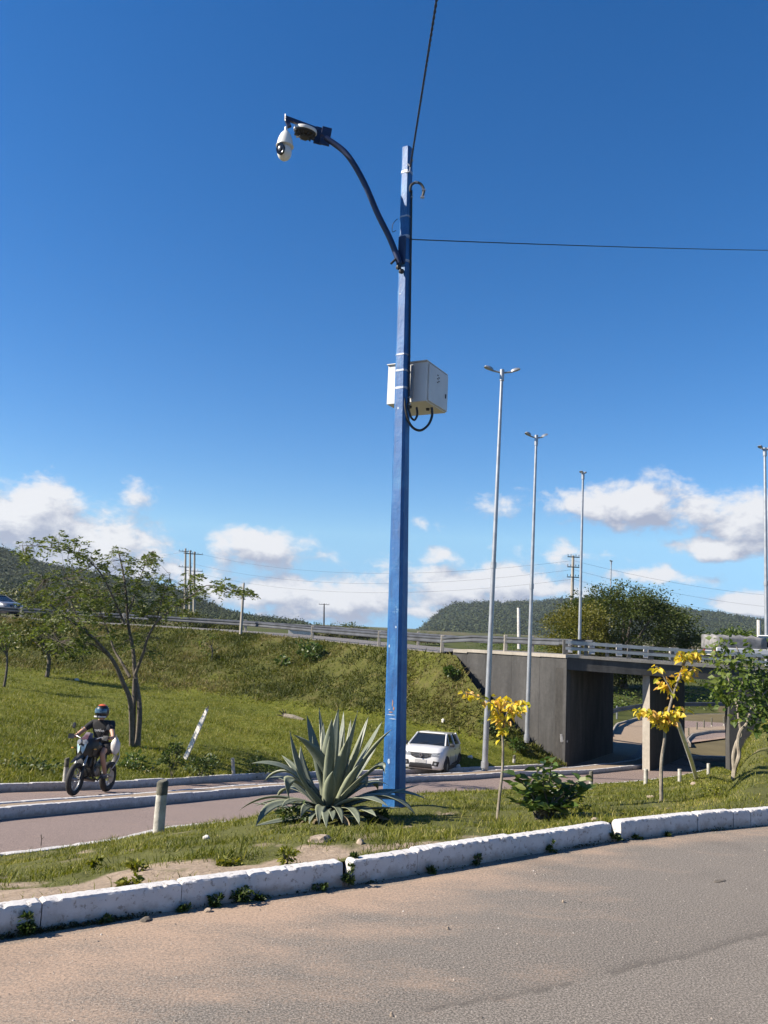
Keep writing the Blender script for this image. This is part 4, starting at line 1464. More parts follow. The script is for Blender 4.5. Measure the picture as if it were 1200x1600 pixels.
# equipment cabinet
corner = P(667.5, 564, YP + .02)
ax = Vector((.88, -.47, 0)).normalized()
ay = Vector((.47, .88, 0)).normalized()
Wc, Dc, Hc = .525 * YP / 9.6, .60 * YP / 9.6, 66.5 * sc
rotc = Matrix((ax, ay, Vector((0, 0, 1)))).transposed()
cc = corner - ax * Wc / 2 + ay * Dc / 2 - Vector((0, 0, Hc / 2))
cab = thing('equipment_cabinet', cc, 'cream metal equipment cabinet strapped behind the blue pole, half in the pole shadow', 'cabinet', rz=math.atan2(ax.y, ax.x))
MB().box((0, 0, 0), (Wc, Dc, Hc), bev=.006).build('cabinet_body', M['box_paint'], cab)
MB().box((0, -.006, Hc / 2 + .006), (Wc + .016, Dc + .03, .012), bev=.003).build('rain_lid', M['box_paint'], cab)
MB().box((Wc / 2 + .010, 0.02, 0), (.016, Dc - .045, Hc - .03), bev=.004).build('door', M['box_paint'], cab)
for k in range(5):
    MB().box((Wc / 2 + .021, -.02 + (k % 2) * .035, Hc * .30 - k * .022), (.006, .028, .008)).build('vent_slot', M['conc_dark'], cab)
MB().box((Wc / 2 + .022, Dc * .38, -.05), (.012, .02, .05), bev=.003).build('latch', M['trim'], cab)
for x_ in (-.1, .1):
    MB().box((x_ * 1.0 - .02, -Dc / 2 - .02, 0), (.03, .03, .40)).build('mounting_strut', M['galv'], cab)
for q in (-.02, .14):
    MB().lathe([(.02, -.02), (.024, 0), (.018, .012)], (q, -.12 + q, -Hc / 2 - .006), 10).build('cable_gland', M['trim'], cab)

lp = [P(651, 637, YP + .05), P(652, 648, YP), P(648, 656, YP - .03), P(643, 653, YP - .05), P(640, 645, YP - .06), P(636, 630, YP - .05)]
tag(MB().tube(catmull(lp), .013, 8).build('cable_loop', M['black'], None, smooth=True), 'small black cable loop under the cream cabinet, next to the pole', 'cable')
lp = [P(674.5, 637, YP + .12), P(675, 650, YP + .08), P(669, 664, YP + .02), P(657, 672.5, YP - .02), P(645, 668, YP - .05), P(637, 655, YP - .07), P(633, 638, YP - .08), P(632, 620, YP - .07)]
tag(MB().tube(catmull(lp), .015, 8).build('cable_loop', M['black'], None, smooth=True), 'large black cable hanging in a U from the cabinet back to the pole', 'cable')
tag(MB().tube(catmull([P(619, 360, YP - .06), P(613, 362, YP - .05), P(614, 350, YP - .04), P(621, 342, YP - .05)]), .004, 5).build('loose_wire', M['black'], None, smooth=True), 'thin loose black wire between the curved arm and the pole', 'cable')

# wires leaving the pole
a, b = P(641, 262, YP - .08), P(706, -150, 5.2)
mb = MB()
for ph in (0, math.pi):
    pts = []
    for k in range(241):
        f_ = k / 240
        p = a.lerp(b, f_)
        an = f_ * 2 * math.pi * 26 + ph
        pts.append(p + Vector((math.cos(an), .0, 0)) * .007 + Vector((0, math.sin(an), 0)) * .007)
    mb.tube(pts, .0065, 5)
tag(mb.build('twisted_cable', M['trim'], None, smooth=True), 'twisted dark cable rising from the top of the blue pole out of the frame', 'cable')
wire('single dark wire running right from the blue pole across the open sky', P(642, 374, YP - .05), P(1500, 389, 24), .10, .007, name='overhead_wire')

# ------------------------------------------------------------------ bollards, stakes and posts
def bollard(label, px, yb, yt, surf, wpx, dark=.3, tilt=(0, 0), group=None, lift=0, pos=None):
    p = pos or hit(px, yb, surf)
    H = (yb - yt) * p.y / F
    r = wpx * p.y / F / 2
    t = thing('bollard', p, label, 'bollard', group, rot=(tilt[0], tilt[1], random.random()))
    hd = H * (1 - dark)
    n = 12
    MB().tube([(0, 0, -.15), (0, 0, H * .3), (.004, 0, hd)], [r * 1.03, r, r * .98], n, jit=.03).build('shaft', M['post_white'], t, smooth=True)
    if dark > 0:
        MB().tube([(.004, 0, hd - .002), (.004, 0, H * .97), (.0, 0, H)], [r * 1.01, r * 1.02, r * .86], n, jit=.03).build('post_top', M['post_dark'], t, smooth=True)
    return t


bollard('thick whitewashed bollard with mossy dark top at the left end of the grass median', 247.5, 1302, 1226, 'median', 16.5, .26)
gB = 'short posts along the far edge of the median'
bollard('short post with dark top just right of the leafy bush', 923, 1234, 1207, 'median', 6.2, .55, group=gB)
bollard('short white post between the bush and the young tree with two yellow tiers', 1009, 1226, 1203, 'median', 6.3, 0, group=gB)
bollard('short pale post just right of the tree with two yellow tiers', 1062, 1222, 1203, 'median', 5.6, 0, group=gB)
bollard('rightmost short pale post by the curving kerb end', 1107, 1210, 1194, 'median', 5, 0, group=gB)
bollard('small dark-topped post on the lawn above the bush', 803, 1192, 1181, 'lawn', 4.5, .45)
bollard('dark-topped white post behind the front wheel of the motorcycle', 101, 1224, 1187, 'lawn', 7, .35)
bollard('pale slightly tilted post on the lawn kerb right of the leaning board', 365, 1211, 1186, 'lawn', 5.5, 0, (0, R(-8)))
for k, (x, y) in enumerate(((1076, 1149), (1089, 1140), (1100, 1137), (1112, 1133), (1131, 1131))):
    p = Gz(x, y, ZF + .17)
    bollard(('first', 'second', 'third', 'fourth', 'fifth')[k] + ' dark post from the left on the raised walk seen through the right bridge opening', x, y, y - 11, 'road', 2.2, .97, group='posts on the raised walk beyond the bridge', pos=p)
# kerb lying in the bridge's shade
sk = np.array([list(Gz(1074, 1187, ZF)), list(Gz(1146, 1189, ZF))])
kerb_row('shaded_kerb', even(sk, 20), .19, .3, [1.1], side=1, rough=.004)

# leaning board on the lawn
b0 = hit(289, 1186, 'lawn')
t = thing('leaning_board', b0, 'splintered white board stuck in the lawn, leaning to the right', 'board')
b1 = P(324, 1107, b0.y - .1)
d = (b1 - b0)
w = 4.3 * b0.y / F
mb = MB()
n = 9
L = []
for k in range(n + 1):
    f_ = k / n
    c = b0.lerp(b1, f_) - (d * .04 if k == 0 else Vector())
    ww = w * (1.0 if f_ < .72 else lerp(1.0, .55, (f_ - .72) / .28)) * random.uniform(.95, 1.05)
    sx = Vector((.70, -.60, -.33))
    tn_ = Vector((.54, .76, -.24)) * .018
    L += [c - sx * ww + tn_, c - sx * ww - tn_, c + sx * ww - tn_, c + sx * ww + tn_]
fs = [(0, 1, 2, 3), tuple(4 * n + i for i in (3, 2, 1, 0))]
for k in range(n):
    for i in range(4):
        fs.append((4 * k + i, 4 * k + 4 + i, 4 * k + 4 + (i + 1) % 4, 4 * k + (i + 1) % 4))
mb.add(L, fs).build('plank', M['wood_white'], t, world=True)
MB().tube([b1 - d * .02, b1 + d * .05], [w * .4, w * .15], 6).build('broken_end', M['bark'], t, world=True)

# fallen branch on the slope
lg = hit(458, 1122, 'lawn')
t = thing('fallen_branch', lg, 'short broken log with twigs lying on the lawn above the agave', 'log')
s_ = lg.y / F
q0, q1 = P(444, 1119, lg.y), P(474, 1126, lg.y - .3)
MB().tube([q0, q0.lerp(q1, .5) + Vector((0, 0, .03)), q1], [4 * s_, 4.6 * s_, 3.4 * s_], 9, jit=.1).build('log', M['bark_pale'], t, world=True)
for (x, y) in ((436, 1110), (441, 1108), (446, 1110), (433, 1117)):
    MB().tube([q0, P((444 + x) / 2 + 1, (1119 + y) / 2, lg.y), P(x, y, lg.y - .1)], [1.3 * s_, 1.0 * s_, .5 * s_], 6).build('twig', M['bark'], t, world=True)


def rock(label, px, py, wpx, hpx, surf, mat_='stone', name='stone', cat='stone', group=None, flat=1):
    p = hit(px, py, surf)
    s_ = p.y / F
    bm = bmesh.new()
    bmesh.ops.create_icosphere(bm, subdivisions=2, radius=1)
    for v in bm.verts:
        k = 1 + random.uniform(-.16, .16)
        v.co = Vector((v.co.x * wpx * s_ / 2 * k, v.co.y * wpx * s_ / 2 * .8 * k, v.co.z * hpx * s_ * .9 * k))
    me = bpy.data.meshes.new(name); bm.to_mesh(me); bm.free()
    me.materials.append(M[mat_])
    o_ = bpy.data.objects.new(name, me); COL.objects.link(o_)
    o_.location = p + Vector((0, 0, hpx * s_ * .1)); o_.rotation_euler = (0, 0, random.random() * 6)
    return tag(o_, label, cat, group)


rock('wide flat sandy stone on the median grass right below the agave', 500, 1314, 42, 9, 'median')
rock('fist-sized pale stone on the median, right of the wide flat one', 563, 1318, 15, 7, 'median')
rock('crumpled white litter on the grass just right of the mossy bollard', 322, 1311, 11, 6, 'median', 'white_paint', 'litter', 'litter')
rock('small pale stone on the median below the right end of the bush', 930, 1283, 12, 6, 'median')
rock('grey stone beside the trunk of the tree with two yellow tiers', 1018, 1247, 16, 4, 'median')
rock('pale stone on the median near the right edge, below the leaning stake', 1084, 1226, 11, 4, 'median')
rock('small white scrap on the lawn just behind the white car', 716, 1199, 8, 5, 'lawn', 'white_paint', 'litter', 'litter')
rock('white scrap on the lawn between car and tallest lamp', 735, 1184, 9, 4, 'lawn', 'white_paint', 'litter', 'litter')
rock('white scrap high on the slope above the white car', 692, 1127, 6, 4, 'lawn', 'white_paint', 'litter', 'litter')
rock('white scrap on the lawn far left, below the two thin saplings', 120, 1063, 8, 3, 'lawn', 'white_paint', 'litter', 'litter')
rock('white chip lying in the near kerb gutter under the weedy joint', 556, 1381, 9, 5, 'median', 'white_paint', 'litter', 'litter')
for k, (x, y, w_) in enumerate(((325, 1424, 9), (228, 1438, 12), (612, 1588, 3), (700, 1452, 3), (880, 1410, 3), (1125, 1377, 22))):
    p = Gz(x, y, 0)
    o_ = rock(('pale pebble in the gutter below the kerb weeds', 'brown fallen leaf litter in the gutter at the left', 'tiny pebble at the bottom edge of the near road', 'tiny pebble on the near road below the yellow sapling', 'tiny pebble on the near road below the leafy bush', 'dark flattened scrap on the near road at the right')[k], 600, 1300, w_, 2 if w_ > 15 else 3, 'median', 'bark' if k in (1, 5) else 'stone', 'pebble', 'pebble')
    o_.location = p + Vector((0, 0, .002))
    if k == 5: o_.scale = (1, .4, .5)
M['leaf_hill'] = leafmat('hill_canopy', [(0, (.030, .045, .014)), (.5, (.050, .070, .020)), (1, (.085, .10, .03))], .1, .8)
M['leaf_round'] = leafmat('round_tree_leaf', [(0, (.035, .060, .008)), (.5, (.062, .088, .012)), (1, (.12, .135, .02))], .3)
M['leaf_round2'] = leafmat('yellowish_leaf', [(0, (.07, .08, .008)), (.5, (.14, .14, .014)), (1, (.24, .21, .03))], .3)
# ================================================================== VEGETATION
def blades(name, Gd, n, m, hrange, wrange, wfun=None, lean=.45, seed=1, tintfun=None, seg2=True, distw=1.0, clump=.0, kind='stuff', tmin=0, tmax=1):
    """grass blades scattered over a surface grid"""
    r = np.random.default_rng(seed)
    a, b, c, d = Gd[:-1, :-1], Gd[1:, :-1], Gd[1:, 1:], Gd[:-1, 1:]
    area = .5 * np.linalg.norm(np.cross(c - a, d - b), axis=2)
    cen = (a + b + c + d) / 4
    dist = np.linalg.norm(cen - np.array([0, 0, 1.6]), axis=2)
    w = area / dist ** distw
    # keep to what the camera's surroundings show
    ang = np.abs(np.arctan2(cen[..., 0], cen[..., 1]))
    w = w * (cen[..., 1] > 1) * (ang < .62)
    if wfun is not None:
        w = w * wfun
    w = w.reshape(-1) / w.sum()
    ci = r.choice(len(w), n, p=w)
    i, j = np.unravel_index(ci, area.shape)
    s, t = r.random(n), r.random(n)
    p = (a[i, j] * ((1 - s) * (1 - t))[:, None] + b[i, j] * (s * (1 - t))[:, None] + c[i, j] * (s * t)[:, None] + d[i, j] * ((1 - s) * t)[:, None])
    dn = np.linalg.norm(p - np.array([0, 0, 1.6]), axis=1)
    big = fbm(p[:, 0], p[:, 1], seed + 3, 3, 3.0 if seg2 else .8)
    h = (hrange[0] + (hrange[1] - hrange[0]) * r.random(n) ** 1.6) * (.55 + .9 * big)
    wd = (wrange[0] + (wrange[1] - wrange[0]) * r.random(n))
    wd = wd * np.maximum(1, dn / 9) if seg2 else wd
    yaw = r.random(n) * 2 * np.pi
    la = r.random(n) ** .8 * lean
    ly = r.random(n) * 2 * np.pi
    dirv = np.stack([np.sin(la) * np.cos(ly), np.sin(la) * np.sin(ly), np.cos(la)], -1)
    side = np.stack([np.cos(yaw), np.sin(yaw), np.zeros(n)], -1)
    curl = np.stack([np.cos(ly), np.sin(ly), -np.full(n, .35)], -1) * (h * .45 * r.random(n))[:, None]
    p = p - np.array([0, 0, .012])
    if seg2:
        V = np.stack([p - side * wd[:, None] / 2, p + side * wd[:, None] / 2, p + dirv * (h * .55)[:, None] + side * wd[:, None] * .38, p + dirv * (h * .55)[:, None] - side * wd[:, None] * .38, p + dirv * h[:, None] + curl], 1)
        base = np.arange(n)[:, None] * 5
        q = base + np.array([0, 1, 2, 3]); tr = base + np.array([3, 2, 4])
        k = 5
    else:
        V = np.stack([p - side * wd[:, None] / 2, p + side * wd[:, None] / 2, p + dirv * h[:, None] + curl], 1)
        tr = np.arange(n)[:, None] * 3 + np.array([0, 1, 2]); q = None
        k = 3
    tint = np.clip(r.normal(.42, .16, n) + (fbm(p[:, 0], p[:, 1], seed + 7, 3, 1.2 if seg2 else .35) - .5) * .7, 0, 1)
    dry = r.random(n) < .06
    tint = np.where(dry, .95, tint)
    if tintfun is not None:
        tint = tintfun(tint, p, i, j)
    o = np_mesh(name, V.reshape(-1, 3), quads=q, tris=tr, m=m, attrs={'tint': np.repeat(tint, k)})
    return tag(o, kind=kind)


# scattered taller, darker tussocks among the short grass
cellm = lambda A_: (A_[:-1, :-1] + A_[1:, 1:]) / 2
md = cellm(MED_DIRT)
dens = np.clip(1.15 - md * 2.1, .02, 1) * np.clip(3.2 * (fbm(cellm(MED_G[..., 0]), cellm(MED_G[..., 1]), 61, 4, 2.6) - .30), .04, 1)
dd0 = cellm(MED_DN)
dens = dens * np.where(dd0 < .035, .0, 1)
tag(blades('median_grass', MED_G, 210000, M['grass'], (.014, .062), (.004, .008), dens, lean=.9, seed=5, distw=1.45,
           tintfun=lambda t, p, i, j: np.clip(t + np.where(fbm(p[:, 0], p[:, 1], 77, 3, .9) > .56, .22, 0), 0, 1)), 'short patchy grass on the median', 'grass')
T2 = cellm(np.repeat(T[None, :], LAWN_G.shape[0], 0))
dl = np.where(T2 < .02, 1.0, np.clip(1 - T2 * 4, .10, 1))
tus = np.clip((fbm(cellm(MED_G[..., 0]), cellm(MED_G[..., 1]), 63, 3, 3.4) - .60) * 12, 0, 1) * np.where(dd0 < .05, 0, 1) * np.clip(1.3 - md * 1.3, .1, 1)
tag(blades('median_tussocks', MED_G, 26000, M['grass'], (.05, .12), (.004, .008), tus, lean=.8, seed=6, distw=1.3,
           tintfun=lambda t, p, i, j: np.clip(t - .12, 0, 1)), 'taller darker tussocks of grass on the median', 'grass')
tl = np.clip((fbm(cellm(LAWN_G[..., 0]), cellm(LAWN_G[..., 1]), 93, 4, .8) - .56) * 8, 0, 1) * np.where(T2 < .3, 1, .25)
tag(blades('lawn_tussocks', LAWN_G, 20000, M['grass'], (.08, .20), (.018, .034), tl, lean=.8, seed=16, distw=1.3, seg2=False,
           tintfun=lambda t, p, i, j: np.clip(t - .12, 0, 1)), 'darker tussocks scattered over the lawn', 'grass')
tag(blades('lawn_grass', LAWN_G, 150000, M['grass'], (.05, .16), (.014, .03), dl, lean=.9, seed=15, distw=1.5, seg2=False), 'bright mown grass on the lawn below the embankment', 'grass')
# vegetation of the steep slope: low ragged tufts
ds = np.clip(T2 * 6, 0, 1) * np.clip(.15 + 2.2 * (fbm(cellm(LAWN_G[..., 0]), cellm(LAWN_G[..., 1]), 71, 4, .9) - .30), .04, 1.2)
tag(blades('slope_scrub', LAWN_G, 120000, M['scrubblades'], (.07, .30), (.04, .09), ds, lean=1.1, seed=25, distw=.6, seg2=False,
           tintfun=lambda t, p, i, j: np.clip(t + (fbm(p[:, 0], p[:, 1], 83, 3, .45) - .45) * 1.3 + .08, 0, 1)), 'dry brownish green creeping vegetation on the steep embankment slope', 'ground cover')


def leaf_arrays(C, size, aspect=.5, seed=0, flat=.5, droop=.2, out=None):
    """folded diamond leaves at the points C; returns V, tris"""
    r = np.random.default_rng(seed)
    n = len(C)
    d = r.normal(size=(n, 3))
    if out is not None:
        d = d * .8 + out * 1.0
    d[:, 2] = d[:, 2] * (1 - flat) - droop
    d /= np.linalg.norm(d, axis=1)[:, None]
    u = r.normal(size=(n, 3)); u[:, 2] += 1.2 * flat
    s = np.cross(d, u); s /= np.linalg.norm(s, axis=1)[:, None]
    nn = np.cross(s, d)
    L = size * (.6 + .8 * r.random(n))[:, None]
    V = np.stack([C, C + d * L * .45 - s * L * aspect / 2 + nn * L * .10, C + d * L, C + d * L * .45 + s * L * aspect / 2 + nn * L * .10], 1)
    b = np.arange(n)[:, None] * 4
    tr = np.concatenate([b + np.array([0, 1, 2]), b + np.array([0, 2, 3])])
    return V.reshape(-1, 3), tr


def foliage(name, C, size, m, parent=None, aspect=.5, seed=0, flat=.5, droop=.2, out=None, tintbase=None, kind='stuff', tstd=.2):
    V, tr = leaf_arrays(C, size, aspect, seed, flat, droop, out)
    r = np.random.default_rng(seed + 1)
    t = r.normal(.5, tstd, len(C))
    if tintbase is not None:
        t = t + tintbase
    if parent is not None:
        inv = np.array(mw(parent).inverted())
        V = V @ inv[:3, :3].T + inv[:3, 3]
    o = np_mesh(name, V, tris=tr, m=m, parent=parent, attrs={'tint': np.repeat(np.clip(t, 0, 1), 4)})
    if kind: o['kind'] = kind
    return o


def clump_crown(center, radii, nclump, per, cs, seed, lower=.35, shell=.55):
    """uneven crown: clumps scattered mostly near the surface of an ellipsoid"""
    r = np.random.default_rng(seed)
    d = r.normal(size=(nclump, 3)); d /= np.linalg.norm(d, axis=1)[:, None]
    rad = shell + (1 - shell) * r.random(nclump) ** .6
    rad *= 1 + (r.random(nclump) - .5) * .28
    d[:, 2] = np.where(d[:, 2] < 0, d[:, 2] * (1 - lower), d[:, 2])
    cl = np.array(center) + d * rad[:, None] * np.array(radii)
    w = .6 + .8 * r.random(nclump)
    pts, outs = [], []
    for c, k, dd in zip(cl, w, d):
        m_ = int(per * k)
        q = r.normal(size=(m_, 3)) * np.array([1, 1, .62]) * cs * k
        pts.append(c + q)
        outs.append(np.repeat(dd[None, :], m_, 0) + q / (cs * 3))
    return np.concatenate(pts), np.concatenate(outs), cl


def leafy_tree(name, label, cat, base, height, radii, cz, m, nclump, per, cs, leaf, seed, trunk_r=.12, group=None, lean=(0, 0), lower=.3, aspect=.5, bark='bark', limbs=9):
    base = Vector(base)
    t = thing(name, base, label, cat, group)
    cen = base + Vector((lean[0], lean[1], cz))
    pts, outs, cl = clump_crown(cen, radii, nclump, per, cs, seed, lower)
    foliage('crown', pts, leaf, m, t, aspect, seed, .4, .25, outs)
    r = random.Random(seed)
    fork = base.lerp(cen, .45)
    mb = MB()
    mid = base.lerp(fork, .5) + Vector((r.uniform(-.1, .1), 0, 0)) * height * .2
    mb.tube([base - Vector((0, 0, .15)), mid, fork], [trunk_r * 1.2, trunk_r, trunk_r * .8], 8)
    idx = r.sample(range(len(cl)), min(limbs, len(cl)))
    for i in idx:
        c = Vector(cl[i])
        k = fork.lerp(c, .5) + Vector((r.uniform(-.1, .1), r.uniform(-.1, .1), r.uniform(0, .2))) * height * .12
        mb.tube([fork - Vector((0, 0, .05)), k, c], [trunk_r * .55, trunk_r * .32, trunk_r * .12], 6)
    mb.build('trunk', M[bark], t, world=True, smooth=True)
    return t


# the big round tree beyond the bridge, and its neighbours on the horizon
cb_ = P(975, 1005, 76)
leafy_tree('round_tree', 'big dense round tree rising behind the bridge parapet', 'tree', (cb_.x, 76, -3.0), 9, (5.9, 4.6, 4.3), 4.9, M['leaf_round'], 330, 150, .5, .21, 3, .35, lower=.0)
leafy_tree('round_tree', 'yellowish shorter tree merging with the left side of the big round tree', 'tree', (P(905, 1005, 72).x, 72, -3.0), 7, (2.9, 2.6, 3.2), 4.3, M['leaf_round2'], 150, 120, .42, .18, 33, .25, lower=.0)
for k, (lab, px, py, Y, w, h, sd) in enumerate((
        ('left of two small round trees on the skyline beside the dark thin pole', 497, 988, 150, 2.1, 1.9, 5), ('wider, flatter of two small round trees on the skyline, right of the thin pole', 540, 989, 150, 3.0, 1.7, 6),
        ('loose low tree on the skyline just left of the blue pole', 575, 990, 150, 2.3, 1.1, 7), ('low bush on the skyline between tallest lamp and blue pole', 668, 998, 130, 2.2, .5, 8),
        ('dark tree with low crown right behind the trio of utility poles', 300, 978, 110, 2.4, 1.7, 9), ('bushy tree between the trio of poles and the large feathery tree', 262, 975, 105, 3.4, 2.7, 10),
        ('low dark bush on the skyline right of the trio of poles', 345, 980, 110, 2.2, .9, 12), ('bright green tree beyond the bridge, left of the tarpaulin load', 1150, 1003, 75, 2.0, 1.0, 14),
        ('pale scrubby bush left of the bright green tree beyond the bridge', 1100, 1012, 78, 2.4, 1.0, 15), ('bushy tree behind the embankment road at the far left', 30, 965, 90, 4.2, 3.4, 16), ('tall bushy tree behind the embankment road, left of the large feathery tree', 140, 965, 95, 5.0, 3.6, 17),
        ('lower bush behind the embankment road behind the large feathery tree', 205, 970, 95, 3.2, 2.2, 18))):
    c = P(px, py, Y)
    leafy_tree('horizon_tree', lab, 'tree', (c.x, c.y, c.z - h * 1.1), h * 2, (w, w * .8, h), h * 1.1, M['leaf_dense'] if k not in (7, 8) else M['leaf_young'], 46, 60, .30 * w / 2.2, .15 + w * .05, sd, .10, group='bushy trees along the skyline behind the embankment road', lower=.2, limbs=4)


# scrub beyond the bridge (countless): ragged clumps covering the rising ground
r = np.random.default_rng(5)
n = 520
X = r.uniform(-2, 70, n); Y = 68 + 85 * r.random(n) ** 1.2
X = X + (Y - 68) * .1
keep = (X / Y > .12)
X, Y = X[keep], Y[keep]
Z = HB(X, Y)
ex = OUTER[18:] + np.column_stack([OUTER_N[18:] * 2.6, np.zeros(102)])
ii = r.integers(0, 102, 170)
X2 = ex[ii, 0] + r.normal(0, 1.1, 170) - 1.0; Y2 = ex[ii, 1] + r.normal(0, 1.2, 170) + 1.8
X = np.concatenate([X, X2]); Y = np.concatenate([Y, Y2]); Z = np.concatenate([Z, np.full(170, ZF + .3)])
pts, outs, tb = [], [], []
for x, y, z in zip(X, Y, Z):
    s_ = r.uniform(.35, 1.25) * (1 + (y - 68) / 90)
    m_ = 64
    q = r.normal(size=(m_, 3)) * np.array([1, 1, .55]) * s_ * .55
    pts.append(np.array([x, y, z + s_ * .35]) + q); outs.append(q / s_); tb.append(np.full(m_, r.normal(0, .22)))
tag(foliage('hillside_scrub', np.concatenate(pts), .22, M['leaf_young'], None, .55, 9, .3, .1, np.concatenate(outs), np.concatenate(tb)), 'scrub growing on the rising ground beyond the bridge', 'scrub')
# tree cover of the left hill, joined
n = 9500
hl = bpy.data.objects['left_hill'].data
bvh_h = bvh_of(bpy.data.objects['left_hill'])
pts, outs, tb = [], [], []
for k in range(n):
    px, Yv = r.uniform(-60, 480), r.uniform(330, 720)
    p = P(px, 900, Yv)
    loc, *_ = bvh_h.ray_cast(Vector((p.x, Yv, 400)), Vector((0, 0, -1)), 600)
    if loc is None: continue
    s_ = r.uniform(.9, 2.1)
    q = r.normal(size=(12, 3)) * np.array([1, 1, .6]) * s_
    pts.append(np.array(loc) + np.array([0, 0, s_ * .5]) + q); outs.append(q / s_); tb.append(np.full(12, r.normal(-.25, .2)))
tag(foliage('hill_trees', np.concatenate(pts), 1.25, M['leaf_hill'], None, .9, 12, .85, .0, np.concatenate(outs) * .3, np.concatenate(tb) * .5, tstd=.08), 'woodland covering the left hill', 'woodland')
n = 12000
bvh_h = bvh_of(bpy.data.objects['right_hill'])
pts, outs, tb = [], [], []
for k in range(n):
    px, Yv = r.uniform(640, 1260), r.uniform(1020, 1510)
    p = P(px, 900, Yv)
    loc, *_ = bvh_h.ray_cast(Vector((p.x, Yv, 600)), Vector((0, 0, -1)), 900)
    if loc is None: continue
    s_ = r.uniform(1.6, 3.6)
    q = r.normal(size=(9, 3)) * np.array([1, 1, .6]) * s_
    pts.append(np.array(loc) + np.array([0, 0, s_ * .4]) + q); outs.append(q / s_); tb.append(np.full(9, r.normal(-.15, .25)))
tag(foliage('far_hill_trees', np.concatenate(pts), 2.4, M['leaf_hill'], None, .9, 13, .85, .0, np.concatenate(outs) * .3, np.concatenate(tb) * .5, tstd=.06), 'woodland covering the right hill', 'woodland')


# ------------------------------------------------------------------ the large feathery tree on the lawn
tb0 = hit(210, 1167, 'lawn')
TY = tb0.y
tree = thing('feathery_tree', tb0, 'large airy tree with several forked trunks and feathery leaves on the lawn behind the motorcycle', 'tree')
rnd = random.Random(4)
def br(pxs, r0, r1, d0=0, d1=0, n=7):
    pts = [P(x, y, TY + lerp(d0, d1, i / (len(pxs) - 1))) for i, (x, y) in enumerate(pxs)]
    pts = catmull(pts, 4)
    return pts, [lerp(r0, r1, (i / (len(pts) - 1)) ** .8) for i in range(len(pts))]
LIMBS = [
    ([(206, 1172), (204, 1100), (192, 1066), (177, 1033), (158, 1010), (140, 992), (118, 975), (100, 962), (78, 945)], .085, .022, .0, -1.6),
    ([(214, 1172), (218, 1107), (211, 1054), (208, 1017), (200, 973), (197, 927), (192, 893), (185, 862)], .095, .018, .1, .8),
    ([(208, 1170), (209, 1100), (211, 1060)], .075, .07, .2, .2),
    ([(211, 1054), (224, 1020), (231, 996), (245, 972), (265, 955), (284, 940), (303, 929)], .055, .018, .2, -.3),
    ([(303, 929), (322, 915), (345, 918), (366, 924), (388, 930)], .018, .006, -.3, -.6),
    ([(203, 1058), (190, 1035), (178, 1015), (170, 990), (160, 965), (150, 935)], .05, .014, .2, 1.2),
    ([(195, 975), (186, 955), (175, 930), (160, 900), (146, 883), (128, 868), (100, 860), (60, 853), (30, 853)], .038, .007, .3, -.9),
    ([(200, 960), (210, 930), (220, 900), (232, 870), (240, 862)], .026, .006, .4, 1.0),
    ([(140, 992), (120, 962), (108, 930), (105, 905)], .026, .008, -.6, -1.0),
    ([(177, 1033), (150, 1010), (118, 1000), (92, 1003)], .026, .008, -.2, -1.4),
    ([(245, 972), (252, 940), (262, 915), (266, 895)], .020, .006, .1, .8),
    ([(284, 940), (296, 915), (302, 898)], .014, .005, -.2, .4),
    ([(231, 996), (250, 1000), (238, 1022)], .012, .005, .2, .6),
    ([(178, 1015), (200, 1000), (218, 980)], .014, .005, .6, 1.2),
    ([(160, 965), (135, 945), (120, 930)], .016, .006, 1.2, 1.6),
    ([(146, 883), (120, 895), (95, 905), (70, 905)], .014, .005, -.1, .5),
]
mb = MB()
nodes = []
for pxs, r0, r1, d0, d1 in LIMBS:
    pts, rr_ = br(pxs, r0, r1, d0, d1)
    mb.tube(pts, rr_, 9, jit=.04)
    for p, q in zip(pts, rr_):
        if q < .045: nodes.append(p)
# leaf fronds: clusters where the photograph shows foliage (px, py, radius px, count)
CL = [(48, 855, 20, 9), (85, 850, 22, 10), (118, 856, 18, 10), (140, 872, 22, 12), (165, 890, 20, 10), (105, 895, 28, 12), (70, 912, 28, 12), (95, 930, 30, 14), (130, 925, 26, 14), (60, 950, 25, 10), (85, 968, 26, 12), (120, 965, 26, 14), (150, 950, 22, 10),
      (100, 1003, 26, 18), (130, 1005, 20, 10), (165, 935, 18, 8), (190, 905, 22, 12), (183, 865, 12, 6), (205, 930, 22, 10), (200, 880, 18, 7), (222, 905, 18, 8), (238, 868, 12, 9), (232, 880, 10, 5), (255, 905, 12, 6), (262, 925, 16, 7), (220, 955, 22, 10), (245, 950, 22, 10), (275, 945, 20, 9), (290, 925, 16, 7), (303, 903, 12, 6),
      (315, 922, 14, 7), (345, 916, 13, 9), (366, 922, 10, 7), (386, 926, 7, 6), (180, 980, 22, 9), (205, 1000, 20, 8), (238, 1018, 10, 4), (150, 985, 20, 8), (55, 985, 16, 5), (40, 870, 10, 3)]
fr = []
twm = MB()
rn = np.random.default_rng(8)
outs = []
